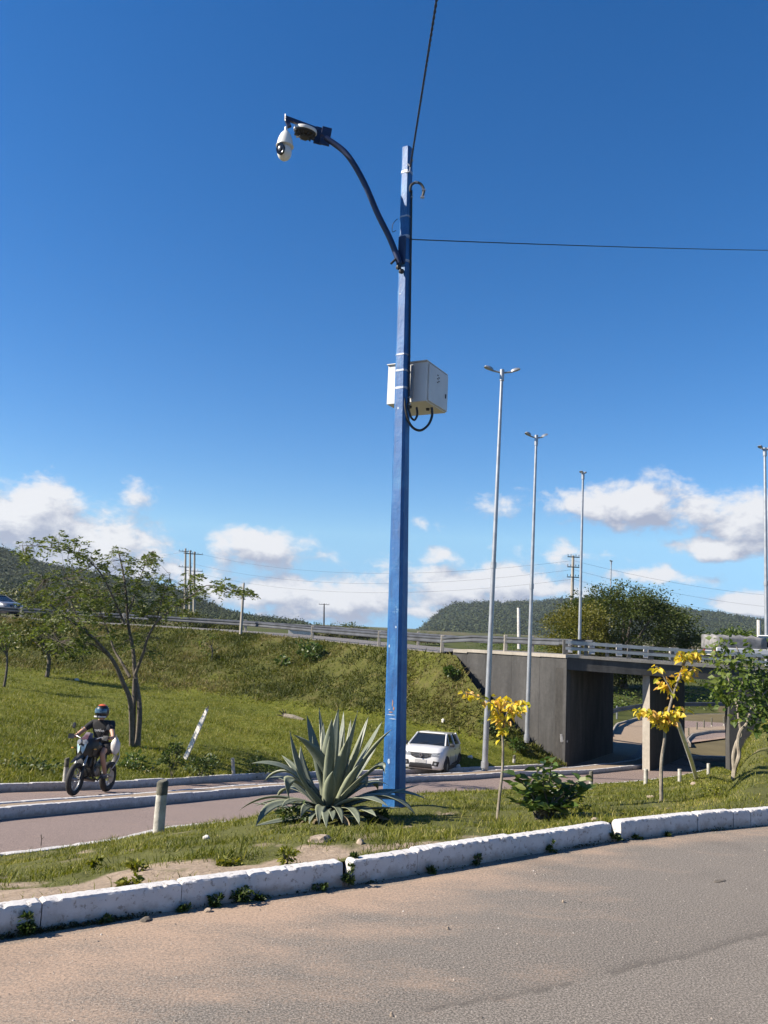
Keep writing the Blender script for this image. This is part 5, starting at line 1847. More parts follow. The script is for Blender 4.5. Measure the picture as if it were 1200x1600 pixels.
for cx, cy, cr, cnt in CL:
    for k in range(int(cnt * 2.3)):
        a = rn.random() * 6.283; q = cr * math.sqrt(rn.random())
        # depth follows the nearest limb with scatter
        c = P(cx + q * math.cos(a), cy + q * math.sin(a) * .8, TY)
        nb = min(nodes, key=lambda v: (v.x - c.x) ** 2 + (v.z - c.z) ** 2)
        yd = nb.y + rn.normal() * .45
        c = P(cx + q * math.cos(a), cy + q * math.sin(a) * .8, yd)
        nb = min(nodes, key=lambda v: (v - c).length)
        d = (c - nb)
        if d.length > 1.3: continue
        d.normalize() if d.length > 1e-4 else None
        hd = Vector((d.x + rn.normal() * .6, d.y + rn.normal() * .6, d.z * .3 + .15 * rn.normal()))
        hd.normalize()
        twm.tube([nb, nb.lerp(c, .5) + Vector((0, 0, .03)), c], [.007, .005, .003], 4, cap=False)
        # frond: rachis ~0.26 m with paired leaflets, drooping
        L = .20 + .14 * rn.random()
        sd = hd.cross(Vector((0, 0, 1))).normalized()
        for j in range(7):
            f_ = (j + 1) / 7
            p = c + hd * L * f_ - Vector((0, 0, .14 * L * f_ * f_ * 3))
            for sg in (-1, 1):
                fr.append(np.array(p)); outs.append(np.array((sd * sg + hd * .5) * 2.2))
mb.build('trunk', M['bark'], tree, world=True, smooth=True)
twm.build('twigs', M['bark'], tree, world=True, smooth=True)
foliage('foliage', np.array(fr), .105, M['leaf_tree'], tree, .42, 31, .2, .22, np.array(outs))

# two small trees left of it, one hanging sapling on the slope
def ysmall(name, label, base_px, surf, top_px, clusters, m, trunk_r, leaf, cnt, group=None, bark='bark', ext=()):
    b0 = hit(*base_px, surf)
    t = thing(name, b0, label, 'tree', group)
    Y0 = b0.y
    mid = P((base_px[0] + top_px[0]) / 2 + 2, (base_px[1] + top_px[1]) / 2, Y0)
    tp = P(*top_px, Y0)
    mb = MB(); mb.tube(catmull([b0 - Vector((0, 0, .15)), mid, tp]), [lerp(trunk_r, trunk_r * .6, k / 10) for k in range(11)], 8)
    P_, O_ = [], []
    rn = np.random.default_rng(int(base_px[0]) + 3)
    for cx, cy, cr in clusters:
        c = P(cx, cy, Y0 + rn.normal() * cr * Y0 / F * .5)
        mb.tube([tp.lerp(mid, rn.random() * .4), tp.lerp(c, .5) + Vector((0, 0, .04)), c], [trunk_r * .5, trunk_r * .3, trunk_r * .12], 5)
        q = rn.normal(size=(cnt, 3)) * cr * Y0 / F * .5
        P_.append(np.array(c) + q); O_.append(q / (cr * Y0 / F))
    mb.build('trunk', M[bark], t, world=True, smooth=True)
    foliage('crown', np.concatenate(P_), leaf, m, t, .5, 7, .35, .3, np.concatenate(O_))
    return t


ysmall('young_tree', 'small dark bushy tree on the far lawn, second from the left edge', (73, 1058), 'lawn', (76, 1018), [(50, 975, 22), (75, 985, 26), (100, 990, 26), (60, 1000, 24), (85, 1005, 22), (112, 1008, 22), (118, 1018, 14), (40, 995, 18), (95, 970, 20)], M['leaf_dense'], .13, .20, 190)
ysmall('young_tree', 'thin bare-stemmed sapling on the far lawn at the left edge', (6, 1073), 'lawn', (11, 1020), [(5, 990, 18), (-8, 985, 20), (18, 1000, 14), (-15, 1003, 16)], M['leaf_tree'], .07, .16, 70)
ysmall('young_tree', 'small drooping sapling on the upper slope right of the feathery tree', (330, 1032), 'lawn', (330, 1008), [(326, 998, 8), (335, 993, 7), (322, 1015, 9), (331, 1022, 8), (316, 1004, 5)], M['leaf_tree'], .05, .16, 34)


# ------------------------------------------------------------------ shrubs and weeds on the slope and verge
def shrub(label, px, py, surf, wpx, hpx, m, leaf, n, seed, name='shrub', cat='bush', group=None, pos=None, stems=5):
    p = pos or hit(px, py, surf)
    s_ = p.y / F
    t = thing(name, p, label, cat, group)
    pts, outs, cl = clump_crown((p.x, p.y, p.z + hpx * s_ * .42), (wpx * s_ / 2 * .8, wpx * s_ / 2 * .6, hpx * s_ * .5), max(6, n // 22), 22, wpx * s_ * .075, seed, lower=.5, shell=.35)
    foliage('leaves', pts, leaf, m, t, .55, seed, .3, .05, outs)
    mb = MB()
    rd_ = random.Random(seed)
    for k in range(stems):
        c = Vector(cl[rd_.randrange(len(cl))])
        mb.tube([p, p.lerp(c, .6) + Vector((rd_.uniform(-.02, .02), 0, .02)), c], [leaf * .09, leaf * .06, leaf * .03], 4)
    mb.build('stems', M['bark'], t, world=True)
    return t


shrub('dark shrub growing on the bank just behind the motorcycle rear wheel', 205, 1222, 'lawn', 75, 50, M['leaf_bush'], .10, 700, 51)
shrub('tall pointed weedy shrub on the bank left of the leaning board', 268, 1216, 'lawn', 42, 66, M['weed'], .09, 520, 52)
shrub('low olive shrub at the foot of the leaning board', 312, 1214, 'lawn', 66, 34, M['weed'], .09, 520, 53)
shrub('low dark grass clump on the bank right of the pale tilted post', 410, 1210, 'lawn', 80, 22, M['weed'], .09, 420, 54)
shrub('dark weeds at the far left end of the lawn kerb', 40, 1226, 'lawn', 130, 36, M['weed'], .10, 800, 55)
shrub('dark green bush on the embankment brow above the agave', 486, 1032, 'lawn', 52, 26, M['leaf_bush'], .2, 420, 56)
shrub('small dark clump on the slope left of the brow bush', 440, 1040, 'lawn', 22, 16, M['leaf_bush'], .2, 120, 57)
shrub('dark bush hanging beside the left end of the wing wall', 708, 1060, 'lawn', 26, 34, M['leaf_bush'], .18, 260, 58)
shrub('dark shady shrub at the base of the wing wall, right of the second lamp', 806, 1176, 'lawn', 38, 24, M['leaf_bush'], .14, 300, 59)
shrub('dark green tuft on the slope below the wing wall', 763, 1146, 'lawn', 36, 24, M['weed'], .14, 260, 60)

WEEDS = [(38, 1452, 26, 40), (160, 1438, 20, 12), (333, 1417, 26, 24), (372, 1409, 44, 28), (400, 1405, 20, 12), (440, 1397, 34, 20), (495, 1391, 26, 14), (538, 1382, 20, 40), (548, 1372, 16, 20), (590, 1378, 26, 14), (665, 1366, 12, 8), (740, 1350, 22, 18), (856, 1332, 22, 18), (880, 1329, 14, 8), (958, 1312, 16, 24), (905, 1320, 16, 6), (990, 1312, 14, 7), (285, 1425, 26, 12), (700, 1360, 14, 6), (1036, 1303, 10, 5)]
side_lab = ['at the far left end of the near kerb', 'on the road under the left kerb stones', 'in the gutter left of the pale leafy weed', 'pale and leafy, largest in the gutter', 'small, right beside the large pale gutter weed', 'long and low before the open kerb joint', 'thin, just left of the open kerb joint', 'tall, filling the open kerb joint below the agave', 'on top of the open kerb joint', 'low, right of the open kerb joint', 'tiny, below the blue pole at the kerb foot', 'sprouting at the kerb foot below the yellow sapling', 'sprouting at the kerb foot below the leafy bush', 'tiny, right of the sprout below the leafy bush', 'in the kerb joint at the right of the photo', 'flat, left of the right-hand kerb joint', 'flat, right of the right-hand kerb joint', 'low and dark, left of the pale leafy weed', 'flat, between the blue pole and the yellow sapling', 'tiny, farthest right along the kerb foot']
for k, (x, y, w_, h_) in enumerate(WEEDS):
    if k in (5, 9, 13, 15, 18): continue
    w_, h_ = w_ * .8, h_ * .8
    p = Gz(x, y, 0)
    ln = nk(np.array([x]))[0]
    p = Vector((ln[0] + .012, ln[1] - .022, 0)) if k != 8 else Vector((ln[0], ln[1] + .08, .1))
    shrub('small green weed ' + side_lab[k], x, y, 'median', w_, h_, M['weed'], .026, int(60 + w_ * h_ * .25), 80 + k, 'weed', 'weed', 'weeds growing along the near kerb', p, 4)
for k, (x, y, w_, h_, lab) in enumerate(((905, 1322, 10, 6, ''), (150, 1358, 24, 16, 'bright broad-leaved tuft on the median at the left'), (205, 1384, 40, 12, 'spreading tuft on the bare strip at the left end of the median'), (448, 1352, 30, 26, 'upright broad-leaved weed on the bare strip under the agave'), (215, 1362, 34, 14, 'tuft above the bare strip, right of the bright one'), (360, 1352, 36, 10, 'low tuft on the bare strip right of the mossy bollard'), (905, 1268, 28, 16, 'low broad-leaved weed right of the leafy bush'), (1120, 1245, 50, 16, 'low green clump on the median below the young green tree'))):
    if not lab: continue
    shrub(lab, x, y, 'median', w_, h_, M['grass'], .034, 150, 120 + k, 'weed', 'weed')


# dark litter, moss and seedlings in the gutter line (countless), coloured dark for the kerb's shadow too
rg = np.random.default_rng(77)
uq_ = rg.uniform(-60, 1190, 5200)
wq = fbm(uq_ * .012, uq_ * 0, 5, 3, 1.0)
uq_ = uq_[rg.random(len(uq_)) < np.clip((wq - .38) * 5, .06, 1) * np.interp(uq_, [0, 650, 1190], [1, .8, .45])]
ln_ = nk(uq_)
Cg = ln_ + np.column_stack([rg.uniform(.0, .03, len(uq_)) * .5, -rg.uniform(.002, .035, len(uq_)), np.abs(rg.normal(0, .010, len(uq_)))])
tag(foliage('gutter_litter_shade', Cg, .017, M['gutter'], None, .6, 78, .5, .0), 'dark moss, seedlings, leaf litter and painted shadow along the foot of the near kerb', 'litter')

# ------------------------------------------------------------------ agave
M['agave'] = None
def agavemat():
    m, nt, b = newmat('agave_leaf')
    co = _coord(nt)
    a = N(nt.nodes, 'ShaderNodeAttribute', attribute_name='tint')
    col = _ramp(nt, a.outputs['Fac'], [(0, (.30, .32, .21)), (.35, (.135, .16, .115)), (.75, (.16, .185, .14)), (1, (.26, .28, .20))])
    f = _noise(nt, 9, 5, .7, co)
    col = _mix(nt, _ramp(nt, f, [(.45, (0, 0, 0)), (.75, (.6, .6, .6))]), col, (.235, .255, .20))
    nt.links.new(col, b.inputs['Base Color'])
    b.inputs['Roughness'].default_value = .5
    bp = N(nt.nodes, 'ShaderNodeBump', ins={'Strength': .25, 'Distance': .01})
    nt.links.new(_noise(nt, 25, 4, .6, co), bp.inputs['Height'])
    nt.links.new(bp.outputs[0], b.inputs['Normal'])
    return m
M['agave'] = agavemat()
AB = hit(514, 1278, 'median')
if AB.y > 11: AB = P(514, 1278, 9.4)
agave = thing('agave', AB, 'big grey-green agave with long pointed arching leaves on the median beside the blue pole', 'plant')
AY = AB.y; As = AY / F


def agave_leaf(base, mid, tip, wpx, twist=0.0, fold=.30, late=.0, tipc=True):
    n = 16
    W = wpx * As / 2
    def bz(t):
        return base * (1 - t) ** 2 + mid * 2 * t * (1 - t) + tip * t ** 2
    def dbz(t):
        return ((mid - base) * 2 * (1 - t) + (tip - mid) * 2 * t).normalized()
    vs, ti = [], []
    d = (tip - base)
    hint = Vector((0, -1, .25))                       # upper faces look inwards/upwards
    radial = Vector((mid.x - AB.x, mid.y - AB.y, 0))
    inward = (Vector((0, 0, 1)) * .9 - radial.normalized() * .6) if radial.length > .02 else Vector((0, -.3, 1))
    for k in range(n + 1):
        t = k / n
        c, tg = bz(t), dbz(t)
        w = W * float(np.interp(t, [0, .08, .25, .48, .68, .84, .94, 1], [.62, .64, .84, 1.0, .90, .56, .22, .015]))
        upn = (inward - tg * inward.dot(tg)).normalized()
        sdv = tg.cross(upn).normalized()
        if twist:
            q = Quaternion(tg, twist * t)
            upn, sdv = q @ upn, q @ sdv
        th_ = W * .16 * (1 - t * .8)
        wob = math.sin(t * 9 + W * 400) * W * .05
        f_ = fold * (1 - .5 * t)
        for (a_, b_) in ((-1, f_), (-.5, f_ * .38), (0, 0), (.5, f_ * .38), (1, f_), (.5, f_ * .38 - .26), (0, -.34), (-.5, f_ * .38 - .26)):
            vs.append(c + sdv * (w * a_) + upn * (w * b_ + (wob if abs(a_) == 1 else 0)))
            ti.append(.5 if abs(a_) < 1 else .0)
    fs = []
    for k in range(n):
        for i in range(8):
            fs.append((k * 8 + i, k * 8 + (i + 1) % 8, k * 8 + 8 + (i + 1) % 8, k * 8 + 8 + i))
    fs += [tuple(range(7, -1, -1)), tuple(n * 8 + i for i in range(8))]
    mb = MB(); mb.add(vs, fs)
    sh_ = random.uniform(-.12, .22)
    mb.t = [max(0, t_ * .9 + (sh_ if t_ else 0) + random.uniform(0, .12)) for t_ in ti]
    mb.build('leaf', M['agave'], agave, world=True, smooth=2, tint=True)


def ag(tip, mid, w, dt=0.0, dm=None, bx=0, by=0, db=0.0, twist=0.0, fold=.3):
    b_ = P(514 + bx, 1268 + by, AY + db)
    agave_leaf(b_, P(mid[0], mid[1], AY + (dt * .55 if dm is None else dm)), P(tip[0], tip[1], AY + dt), w * .84, twist, fold)


AG = [  # tip, control, width, depth of tip
    ((479, 1117), (497, 1195), 23, .30), ((529, 1106), (517, 1190), 22, .15), ((537, 1111), (534, 1195), 18, .40), ((559, 1110), (540, 1190), 25, -.10), ((576, 1118), (552, 1200), 17, .35), ((598, 1126), (560, 1192), 22, .05), ((498, 1104), (508, 1180), 12, .55),
    ((453, 1142), (466, 1235), 25, .10), ((458, 1148), (512, 1170), 34, -.30), ((519, 1122), (508, 1200), 26, -.28), ((545, 1150), (531, 1200), 25, -.40), ((613, 1139), (572, 1172), 13, -.45), ((585, 1165), (556, 1205), 20, .45), ((470, 1165), (470, 1230), 20, .5), ((440, 1180), (480, 1215), 18, .6),
    ((520, 1205), (512, 1235), 22, -.50), ((560, 1195), (543, 1230), 24, -.45),
    ((393, 1193), (462, 1180), 22, -.15), ((452, 1250), (434, 1178), 22, -.35), ((399, 1292), (420, 1232), 18, -.65), ((384, 1253), (436, 1258), 14, .25), ((398, 1290), (450, 1280), 14, -.6), ((395, 1262), (440, 1235), 13, -.1), ((432, 1248), (452, 1205), 18, .45),
    ((600, 1212), (606, 1160), 20, -.15), ((649, 1273), (606, 1215), 24, -.35), ((640, 1240), (588, 1222), 17, .30), ((656, 1226), (602, 1240), 12, -.2), ((606, 1260), (566, 1228), 22, -.55), ((618, 1250), (578, 1240), 16, .3), ((590, 1238), (598, 1195), 17, .4), ((572, 1232), (580, 1195), 20, -.3), ((627, 1262), (580, 1262), 13, -.4),
    ((372, 1268), (425, 1222), 15, .05), ((412, 1222), (455, 1172), 17, .25), ((668, 1250), (610, 1216), 15, .1), ((498, 1290), (497, 1245), 18, -.62), ((510, 1294), (506, 1252), 16, -.70), ((470, 1276), (478, 1246), 16, -.55), ((562, 1290), (556, 1250), 15, -.60), ((535, 1286), (530, 1250), 14, -.66), ((454, 1268), (470, 1240), 14, -.3), ((588, 1276), (570, 1252), 14, -.5), ((483, 1288), (490, 1260), 12, -.6), ((520, 1282), (520, 1258), 14, -.66)]
for k, (tip, mid, w_, dt) in enumerate(AG):
    a = (k * 2.399)
    ag(tip, mid, w_, dt, bx=math.cos(a) * 7 + (mid[0] - 514) * .08, by=random.uniform(-3, 4), db=dt * .12, twist=random.uniform(-.5, .5), fold=random.uniform(.2, .42))
AG2 = [((505, 1128), (505, 1200), 17, .45), ((548, 1122), (545, 1205), 16, .5), ((488, 1150), (492, 1215), 18, -.2), ((568, 1140), (552, 1200), 18, -.3), ((515, 1150), (516, 1205), 18, -.42), ((592, 1158), (570, 1200), 13, .2), ((462, 1200), (475, 1232), 17, -.45), ((420, 1215), (450, 1205), 14, .3), ((538, 1135), (530, 1200), 18, .0), ((575, 1205), (553, 1225), 18, -.5), ((608, 1228), (585, 1205), 14, .25), ((440, 1262), (455, 1235), 14, -.45)]
for k, (tip, mid, w_, dt) in enumerate(AG2):
    a = k * 2.1 + 1
    ag(tip, mid, w_, dt, bx=math.cos(a) * 8, by=random.uniform(-3, 4), db=dt * .12, twist=random.uniform(-.5, .5), fold=random.uniform(.2, .42))
M['agave_dry'] = simple('dry_agave_leaf', (.30, .235, .15), .85, (.16, .12, .08), 14, bump=.5)
_g = M['agave']; M['agave'] = M['agave_dry']
for k, (tip, mid, w_, dt) in enumerate((((430, 1286), (455, 1272), 12, -.35), ((610, 1282), (580, 1270), 11, -.3), ((485, 1298), (495, 1275), 12, -.66), ((548, 1296), (540, 1274), 12, -.6), ((466, 1292), (480, 1272), 10, -.5))):
    ag(tip, mid, w_, dt, by=3, twist=.8, fold=.5)
M['agave'] = _g
MB().lathe([(.0, -.1), (.10, -.05), (.13, .06), (.09, .15), (0, .2)], (0, 0, 0), 14).build('core', M['agave'], agave, smooth=True)
# a stand of weeds around its foot
for k, (x, y, w_, h_, lab) in enumerate(((462, 1284, 60, 22, 'dark leafy weeds under the left leaves of the agave'), (590, 1284, 55, 16, 'dark weeds under the right leaves of the agave, before the blue pole'))):
    shrub(lab, x, y, 'median', w_, h_, M['weed'], .05, 200, 140 + k, 'weed', 'weed')


# ------------------------------------------------------------------ young trees with leaves one can tell apart
def leaf_mesh(name, m, L=1.0, w=.75, fold=.12, tint=.5, heart=True):
    """one leaf along +x with a midrib fold and a curl"""
    V = [(0, 0, 0), (.22, -.40 * w, fold), (.22, 0, -.01), (.22, .40 * w, fold), (.58, -.36 * w, fold * .8), (.58, 0, -.02), (.58, .36 * w, fold * .8), (1, 0, -.12)]
    if heart: V[1] = (.12, -.42 * w, fold); V[3] = (.12, .42 * w, fold)
    Fc = [(0, 1, 2), (0, 2, 3), (1, 4, 5, 2), (2, 5, 6, 3), (4, 7, 5), (5, 7, 6)]
    me = bpy.data.meshes.new(name)
    me.from_pydata([(x * L, y * L, z * L) for x, y, z in V], [], Fc)
    a = me.attributes.new('tint', 'FLOAT', 'POINT')
    a.data.foreach_set('value', [tint] * 8)
    me.materials.append(m)
    return me


def scatter_leaves(root, meshes, spots, name='leaf'):
    """spots: (point world, direction, size)"""
    inv = mw(root).inverted()
    for (p, d, s_) in spots:
        o = bpy.data.objects.new(name, meshes[random.randrange(len(meshes))])
        COL.objects.link(o)
        o.parent = root
        q = Vector(d).to_track_quat('X', 'Z') @ Quaternion((1, 0, 0), random.uniform(-.9, .9))
        o.location = inv @ Vector(p)
        o.rotation_mode = 'QUATERNION'
        o.rotation_quaternion = q
        o.scale = (s_, s_, s_)


YL = [leaf_mesh('leaf', M['leaf_yellow'], tint=t_, w=w_, fold=f_) for t_, w_, f_ in ((.1, .9, .12), (.35, .8, .2), (.5, .95, .08), (.62, .85, .16), (.8, .8, .2), (.97, .7, .25))]


def yellow_tree(label, trunk, clusters, r0, leafm, name='yellow_leaved_tree'):
    b0 = hit(*trunk[0], 'median')
    Y0 = b0.y
    s_ = Y0 / F
    t = thing(name, b0, label, 'tree')
    mb = MB()
    pts = [b0 - Vector((0, 0, .1))] + [P(x, y, Y0) for x, y in trunk[1:]]
    cp = catmull(pts, 4)
    mb.tube(cp, [lerp(r0, r0 * .45, k / (len(cp) - 1)) * s_ for k in range(len(cp))], 8, jit=.05)
    mb.build('trunk', M['bark_pale'], t, world=True, smooth=True)
    spots = []
    bmb = MB()
    for (frm, path, cnt, rad, dz) in clusters:
        bp_ = [P(*frm, Y0)] + [P(x, y, Y0 + dz * (i + 1) / len(path)) for i, (x, y) in enumerate(path)]
        bc = catmull(bp_, 3)
        bmb.tube(bc, [lerp(r0 * .5, r0 * .16, k / (len(bc) - 1)) * s_ for k in range(len(bc))], 6)
        for k in range(int(cnt * 1.15)):
            f_ = random.random() ** .8
            seg = f_ * (len(bp_) - 1.001)
            i = int(seg)
            c = bp_[max(i, 1) if random.random() < .75 else i].lerp(bp_[min(i + 1, len(bp_) - 1)], seg - i)
            off = Vector((random.gauss(0, 1), random.gauss(0, 1), random.gauss(-.35, .6))) * rad * s_ * .42
            d = Vector((off.x, off.y, -abs(random.gauss(.1, .5)) * rad * s_))
            spots.append((c + off, d.normalized(), s_ * random.uniform(7.5, 12.5)))
    bmb.build('branches', M['bark_pale'], t, world=True, smooth=True)
    scatter_leaves(t, leafm, spots)
    return t


yellow_tree('slim leaning sapling with one band of yellow leaves, left of the leafy bush', [(776, 1279), (781, 1240), (785, 1205), (786, 1170), (785, 1140), (790, 1120), (800, 1108)],
            [((786, 1160), [(784, 1140), (783, 1125), (770, 1100), (745, 1088), (722, 1082)], 40, 11, -.1), ((790, 1120), [(800, 1110), (812, 1102), (816, 1092)], 44, 12, .1), ((785, 1130), [(778, 1110), (775, 1097), (790, 1092)], 42, 12, .15), ((785, 1148), [(789, 1128), (793, 1112), (804, 1098)], 30, 11, -.15)], 2.5, YL)
yellow_tree('crooked young tree with separate tiers of yellow leaves, propped by a pale stake', [(1034, 1252), (1033, 1215), (1034, 1185), (1038, 1160), (1039, 1140), (1045, 1110), (1052, 1085), (1060, 1062), (1068, 1040)],
            [((1039, 1140), [(1030, 1122), (1015, 1112), (997, 1108)], 42, 12, -.1), ((1040, 1135), [(1042, 1122), (1050, 1115), (1060, 1108)], 62, 13, .1), ((1038, 1140), [(1035, 1124), (1036, 1112)], 44, 12, .0), ((1050, 1090), [(1044, 1070), (1036, 1060)], 36, 11, .1), ((1058, 1065), [(1066, 1056), (1078, 1048), (1082, 1046)], 34, 11, -.1), ((1068, 1040), [(1075, 1026), (1084, 1018), (1092, 1020)], 40, 10, .1), ((1066, 1040), [(1068, 1026), (1064, 1020)], 20, 8, -.1), ((1052, 1085), [(1030, 1045), (1024, 1042)], 8, 8, 0)], 3.1, YL)
# its stake
sp0, sp1 = P(1090, 1217, hit(1090, 1217, 'median').y), None
hp = hit(1090, 1217, 'median')
Ys = hit(1034, 1252, 'median').y
sp1 = P(1060, 1130, Ys + .1)
t = thing('tree_stake', hp, 'pale wooden stake leaning against the tree with yellow tiers', 'stake')
MB().tube([hp - Vector((0, 0, .1)), hp.lerp(sp1, .5), sp1], [.045, .04, .028], 8, jit=.08).build('pole', M['wood_white'], t, world=True, smooth=True)
MB().tube([sp1 - Vector((.02, 0, .02)), P(1041, 1133, Ys)], .006, 5).build('tie', M['trim'], t, world=True)

# leafy broad bush on the median: every leaf its own object
bb = hit(852, 1278, 'median')
bush = thing('leafy_bush', bb, 'low dark-green broad-leaved bush on the median right of the slim yellow sapling', 'bush')
bs = bb.y / F
BL = [leaf_mesh('leaf', M['leaf_bush'], tint=t_, w=.62, fold=.14, heart=False) for t_ in (.15, .3, .45, .6, .75, .9)]
stm = MB()
spots = []
tops = [(806, 1212), (800, 1228), (815, 1242), (806, 1255), (828, 1222), (838, 1200), (850, 1186), (862, 1192), (868, 1212), (845, 1220), (855, 1235), (835, 1245), (822, 1262), (842, 1262), (866, 1255), (878, 1228), (890, 1240), (884, 1258), (902, 1222), (912, 1215), (905, 1245), (916, 1232), (896, 1262), (858, 1262), (872, 1268), (830, 1232), (848, 1206), (874, 1240), (812, 1226), (826, 1250)]
for k, (x, y) in enumerate(tops):
    dyv = random.uniform(-.32, .32)
    tpp = P(x, y, bb.y + dyv)
    mid = bb.lerp(tpp, .5) + Vector((0, 0, .04))
    stm.tube([bb + Vector((random.uniform(-.1, .1), random.uniform(-.1, .1), -.03)), mid, tpp], [.011, .008, .004], 5)
    n_ = 9 if k else 10
    for j in range(n_):
        f_ = .45 + .55 * (j + 1) / n_
        c = mid.lerp(tpp, (f_ - .45) / .55)
        a = j * 2.4 + k
        d = Vector((math.cos(a), math.sin(a), random.uniform(-.1, .7)))
        spots.append((c, d.normalized(), bs * random.uniform(15, 25)))
stm.build('stems', M['bark'], bush, world=True, smooth=True)
scatter_leaves(bush, BL, spots[:298])

# green young tree at the right edge
b0 = hit(1147, 1216, 'median')
gt = thing('young_tree', b0, 'green young tree with pale twisted double stem at the right edge of the median', 'tree')
Y0 = b0.y
mb = MB()
for pth, r0, r1, dz in (([(1146, 1218), (1148, 1200), (1155, 1180), (1153, 1160), (1157, 1142), (1166, 1132), (1172, 1115)], 4.0, 2.0, 0), ([(1147, 1200), (1146, 1180), (1151, 1160), (1158, 1148), (1155, 1128), (1152, 1105), (1145, 1080), (1135, 1050)], 3.2, 1.4, .1), ([(1172, 1115), (1178, 1090), (1180, 1060), (1176, 1030)], 2.0, 1.0, .2), ([(1172, 1115), (1190, 1090), (1205, 1070)], 1.8, 1.0, -.2), ([(1152, 1105), (1160, 1070), (1158, 1030), (1150, 1010)], 1.6, .8, .2)):
    pp = catmull([P(x, y, Y0 + dz * i / 4) for i, (x, y) in enumerate(pth)], 4)
    mb.tube(pp, [lerp(r0, r1, k / (len(pp) - 1)) * Y0 / F for k in range(len(pp))], 8, jit=.04)
mb.build('trunk', M['bark_pale'], gt, world=True, smooth=True)
rn = np.random.default_rng(99)
pts, outs, tb = [], [], []
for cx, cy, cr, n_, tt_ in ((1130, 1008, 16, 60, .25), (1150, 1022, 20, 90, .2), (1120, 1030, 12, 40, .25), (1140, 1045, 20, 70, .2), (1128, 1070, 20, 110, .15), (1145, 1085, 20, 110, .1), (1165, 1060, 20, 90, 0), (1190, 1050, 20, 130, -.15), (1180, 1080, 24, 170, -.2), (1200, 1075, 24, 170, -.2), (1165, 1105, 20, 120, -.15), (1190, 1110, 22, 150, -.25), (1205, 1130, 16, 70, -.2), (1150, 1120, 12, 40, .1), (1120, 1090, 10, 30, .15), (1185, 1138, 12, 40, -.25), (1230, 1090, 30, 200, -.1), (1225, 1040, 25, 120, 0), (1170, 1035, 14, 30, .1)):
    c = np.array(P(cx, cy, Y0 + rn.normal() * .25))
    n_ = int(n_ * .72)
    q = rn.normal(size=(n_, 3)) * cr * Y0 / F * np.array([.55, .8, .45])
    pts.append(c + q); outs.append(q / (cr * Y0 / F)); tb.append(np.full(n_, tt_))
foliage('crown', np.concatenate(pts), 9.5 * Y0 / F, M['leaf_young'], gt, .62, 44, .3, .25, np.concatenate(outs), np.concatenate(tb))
# thin twig standing by the left road
tw = RP(64, 1322)
t = thing('twig', tw, 'thin dark twig sticking up at the left edge of the road, below the mossy bollard', 'twig')
MB().tube([tw - Vector((0, 0, .05)), P(65, 1312, tw.y), P(64, 1304, tw.y)], [.006, .005, .006], 5).build('stem', M['bark'], t, world=True)
MB().tube([P(65, 1312, tw.y), P(68, 1308, tw.y)], .003, 4).build('side_shoot', M['bark'], t, world=True)
# ================================================================== VEHICLES AND RIDER
M['teal'] = simple('teal_white_fairing', (.30, .55, .60), .35, (.75, .80, .82), 7, coat=.5)
M['red_tint'] = simple('smoked_red_windscreen', (.10, .05, .06), .12, (.30, .26, .28), 3, lo=.4, hi=.6)
M['moto_black'] = simple('black_motorcycle_plastic', (.007, .007, .008), .42, (.011, .011, .012), 5)
M['alloy'] = simple('dull_alloy', (.42, .43, .45), .4, (.30, .31, .33), 12, metal=.8)
M['amber'] = simple('amber_lens', (.85, .42, .06), .3, (.7, .3, .04), 5)
M['skin'] = simple('skin', (.50, .29, .20), .55, (.46, .26, .18), 12)
M['shirt'] = simple('black_cotton', (.013, .013, .015), .9, (.022, .022, .024), 25, bump=.3)
M['shorts'] = simple('charcoal_shorts', (.030, .026, .028), .9, (.02, .02, .02), 20, bump=.3)
M['bag'] = simple('white_plastic_bag', (.74, .72, .70), .4, (.60, .58, .57), 7, bump=.8, bscale=12)
M['print'] = simple('pale_shirt_print', (.55, .55, .55), .8, (.40, .40, .40), 20)
M['amber_red'] = simple('orange_helmet_graphic', (.75, .16, .05), .3, (.6, .10, .05), 4)
M['helmet_blue'] = simple('steel_blue_visor', (.10, .20, .28), .12, (.03, .06, .10), 12, spec=.8)
M['tarp'] = simple('grey_tarpaulin', (.34, .33, .32), .6, (.12, .12, .12), 2.2, bump=.8, bscale=4)
M['red_lamp'] = simple('red_tail_lens', (.45, .02, .02), .3, (.35, .02, .02), 5)


def torus(mb, c, R_, r_, n=28, m=10, rot=None):
    vs, fs = [], []
    for i in range(n):
        a = 2 * math.pi * i / n
        for j in range(m):
            b = 2 * math.pi * j / m
            v = Vector(((R_ + r_ * math.cos(b)) * math.cos(a), r_ * 1.05 * math.sin(b), (R_ + r_ * math.cos(b)) * math.sin(a)))
            vs.append((rot @ v if rot is not None else v) + Vector(c))
    for i in range(n):
        for j in range(m):
            fs.append((i * m + j, i * m + (j + 1) % m, ((i + 1) % n) * m + (j + 1) % m, ((i + 1) % n) * m + j))
    mb.add(vs, fs)
    return mb


RX = Matrix.Rotation(R(90), 3, 'X')     # lathe axis z -> y


def part(mb, name, m, parent, smooth=True):
    return mb.build(name, M[m], parent, smooth=smooth)


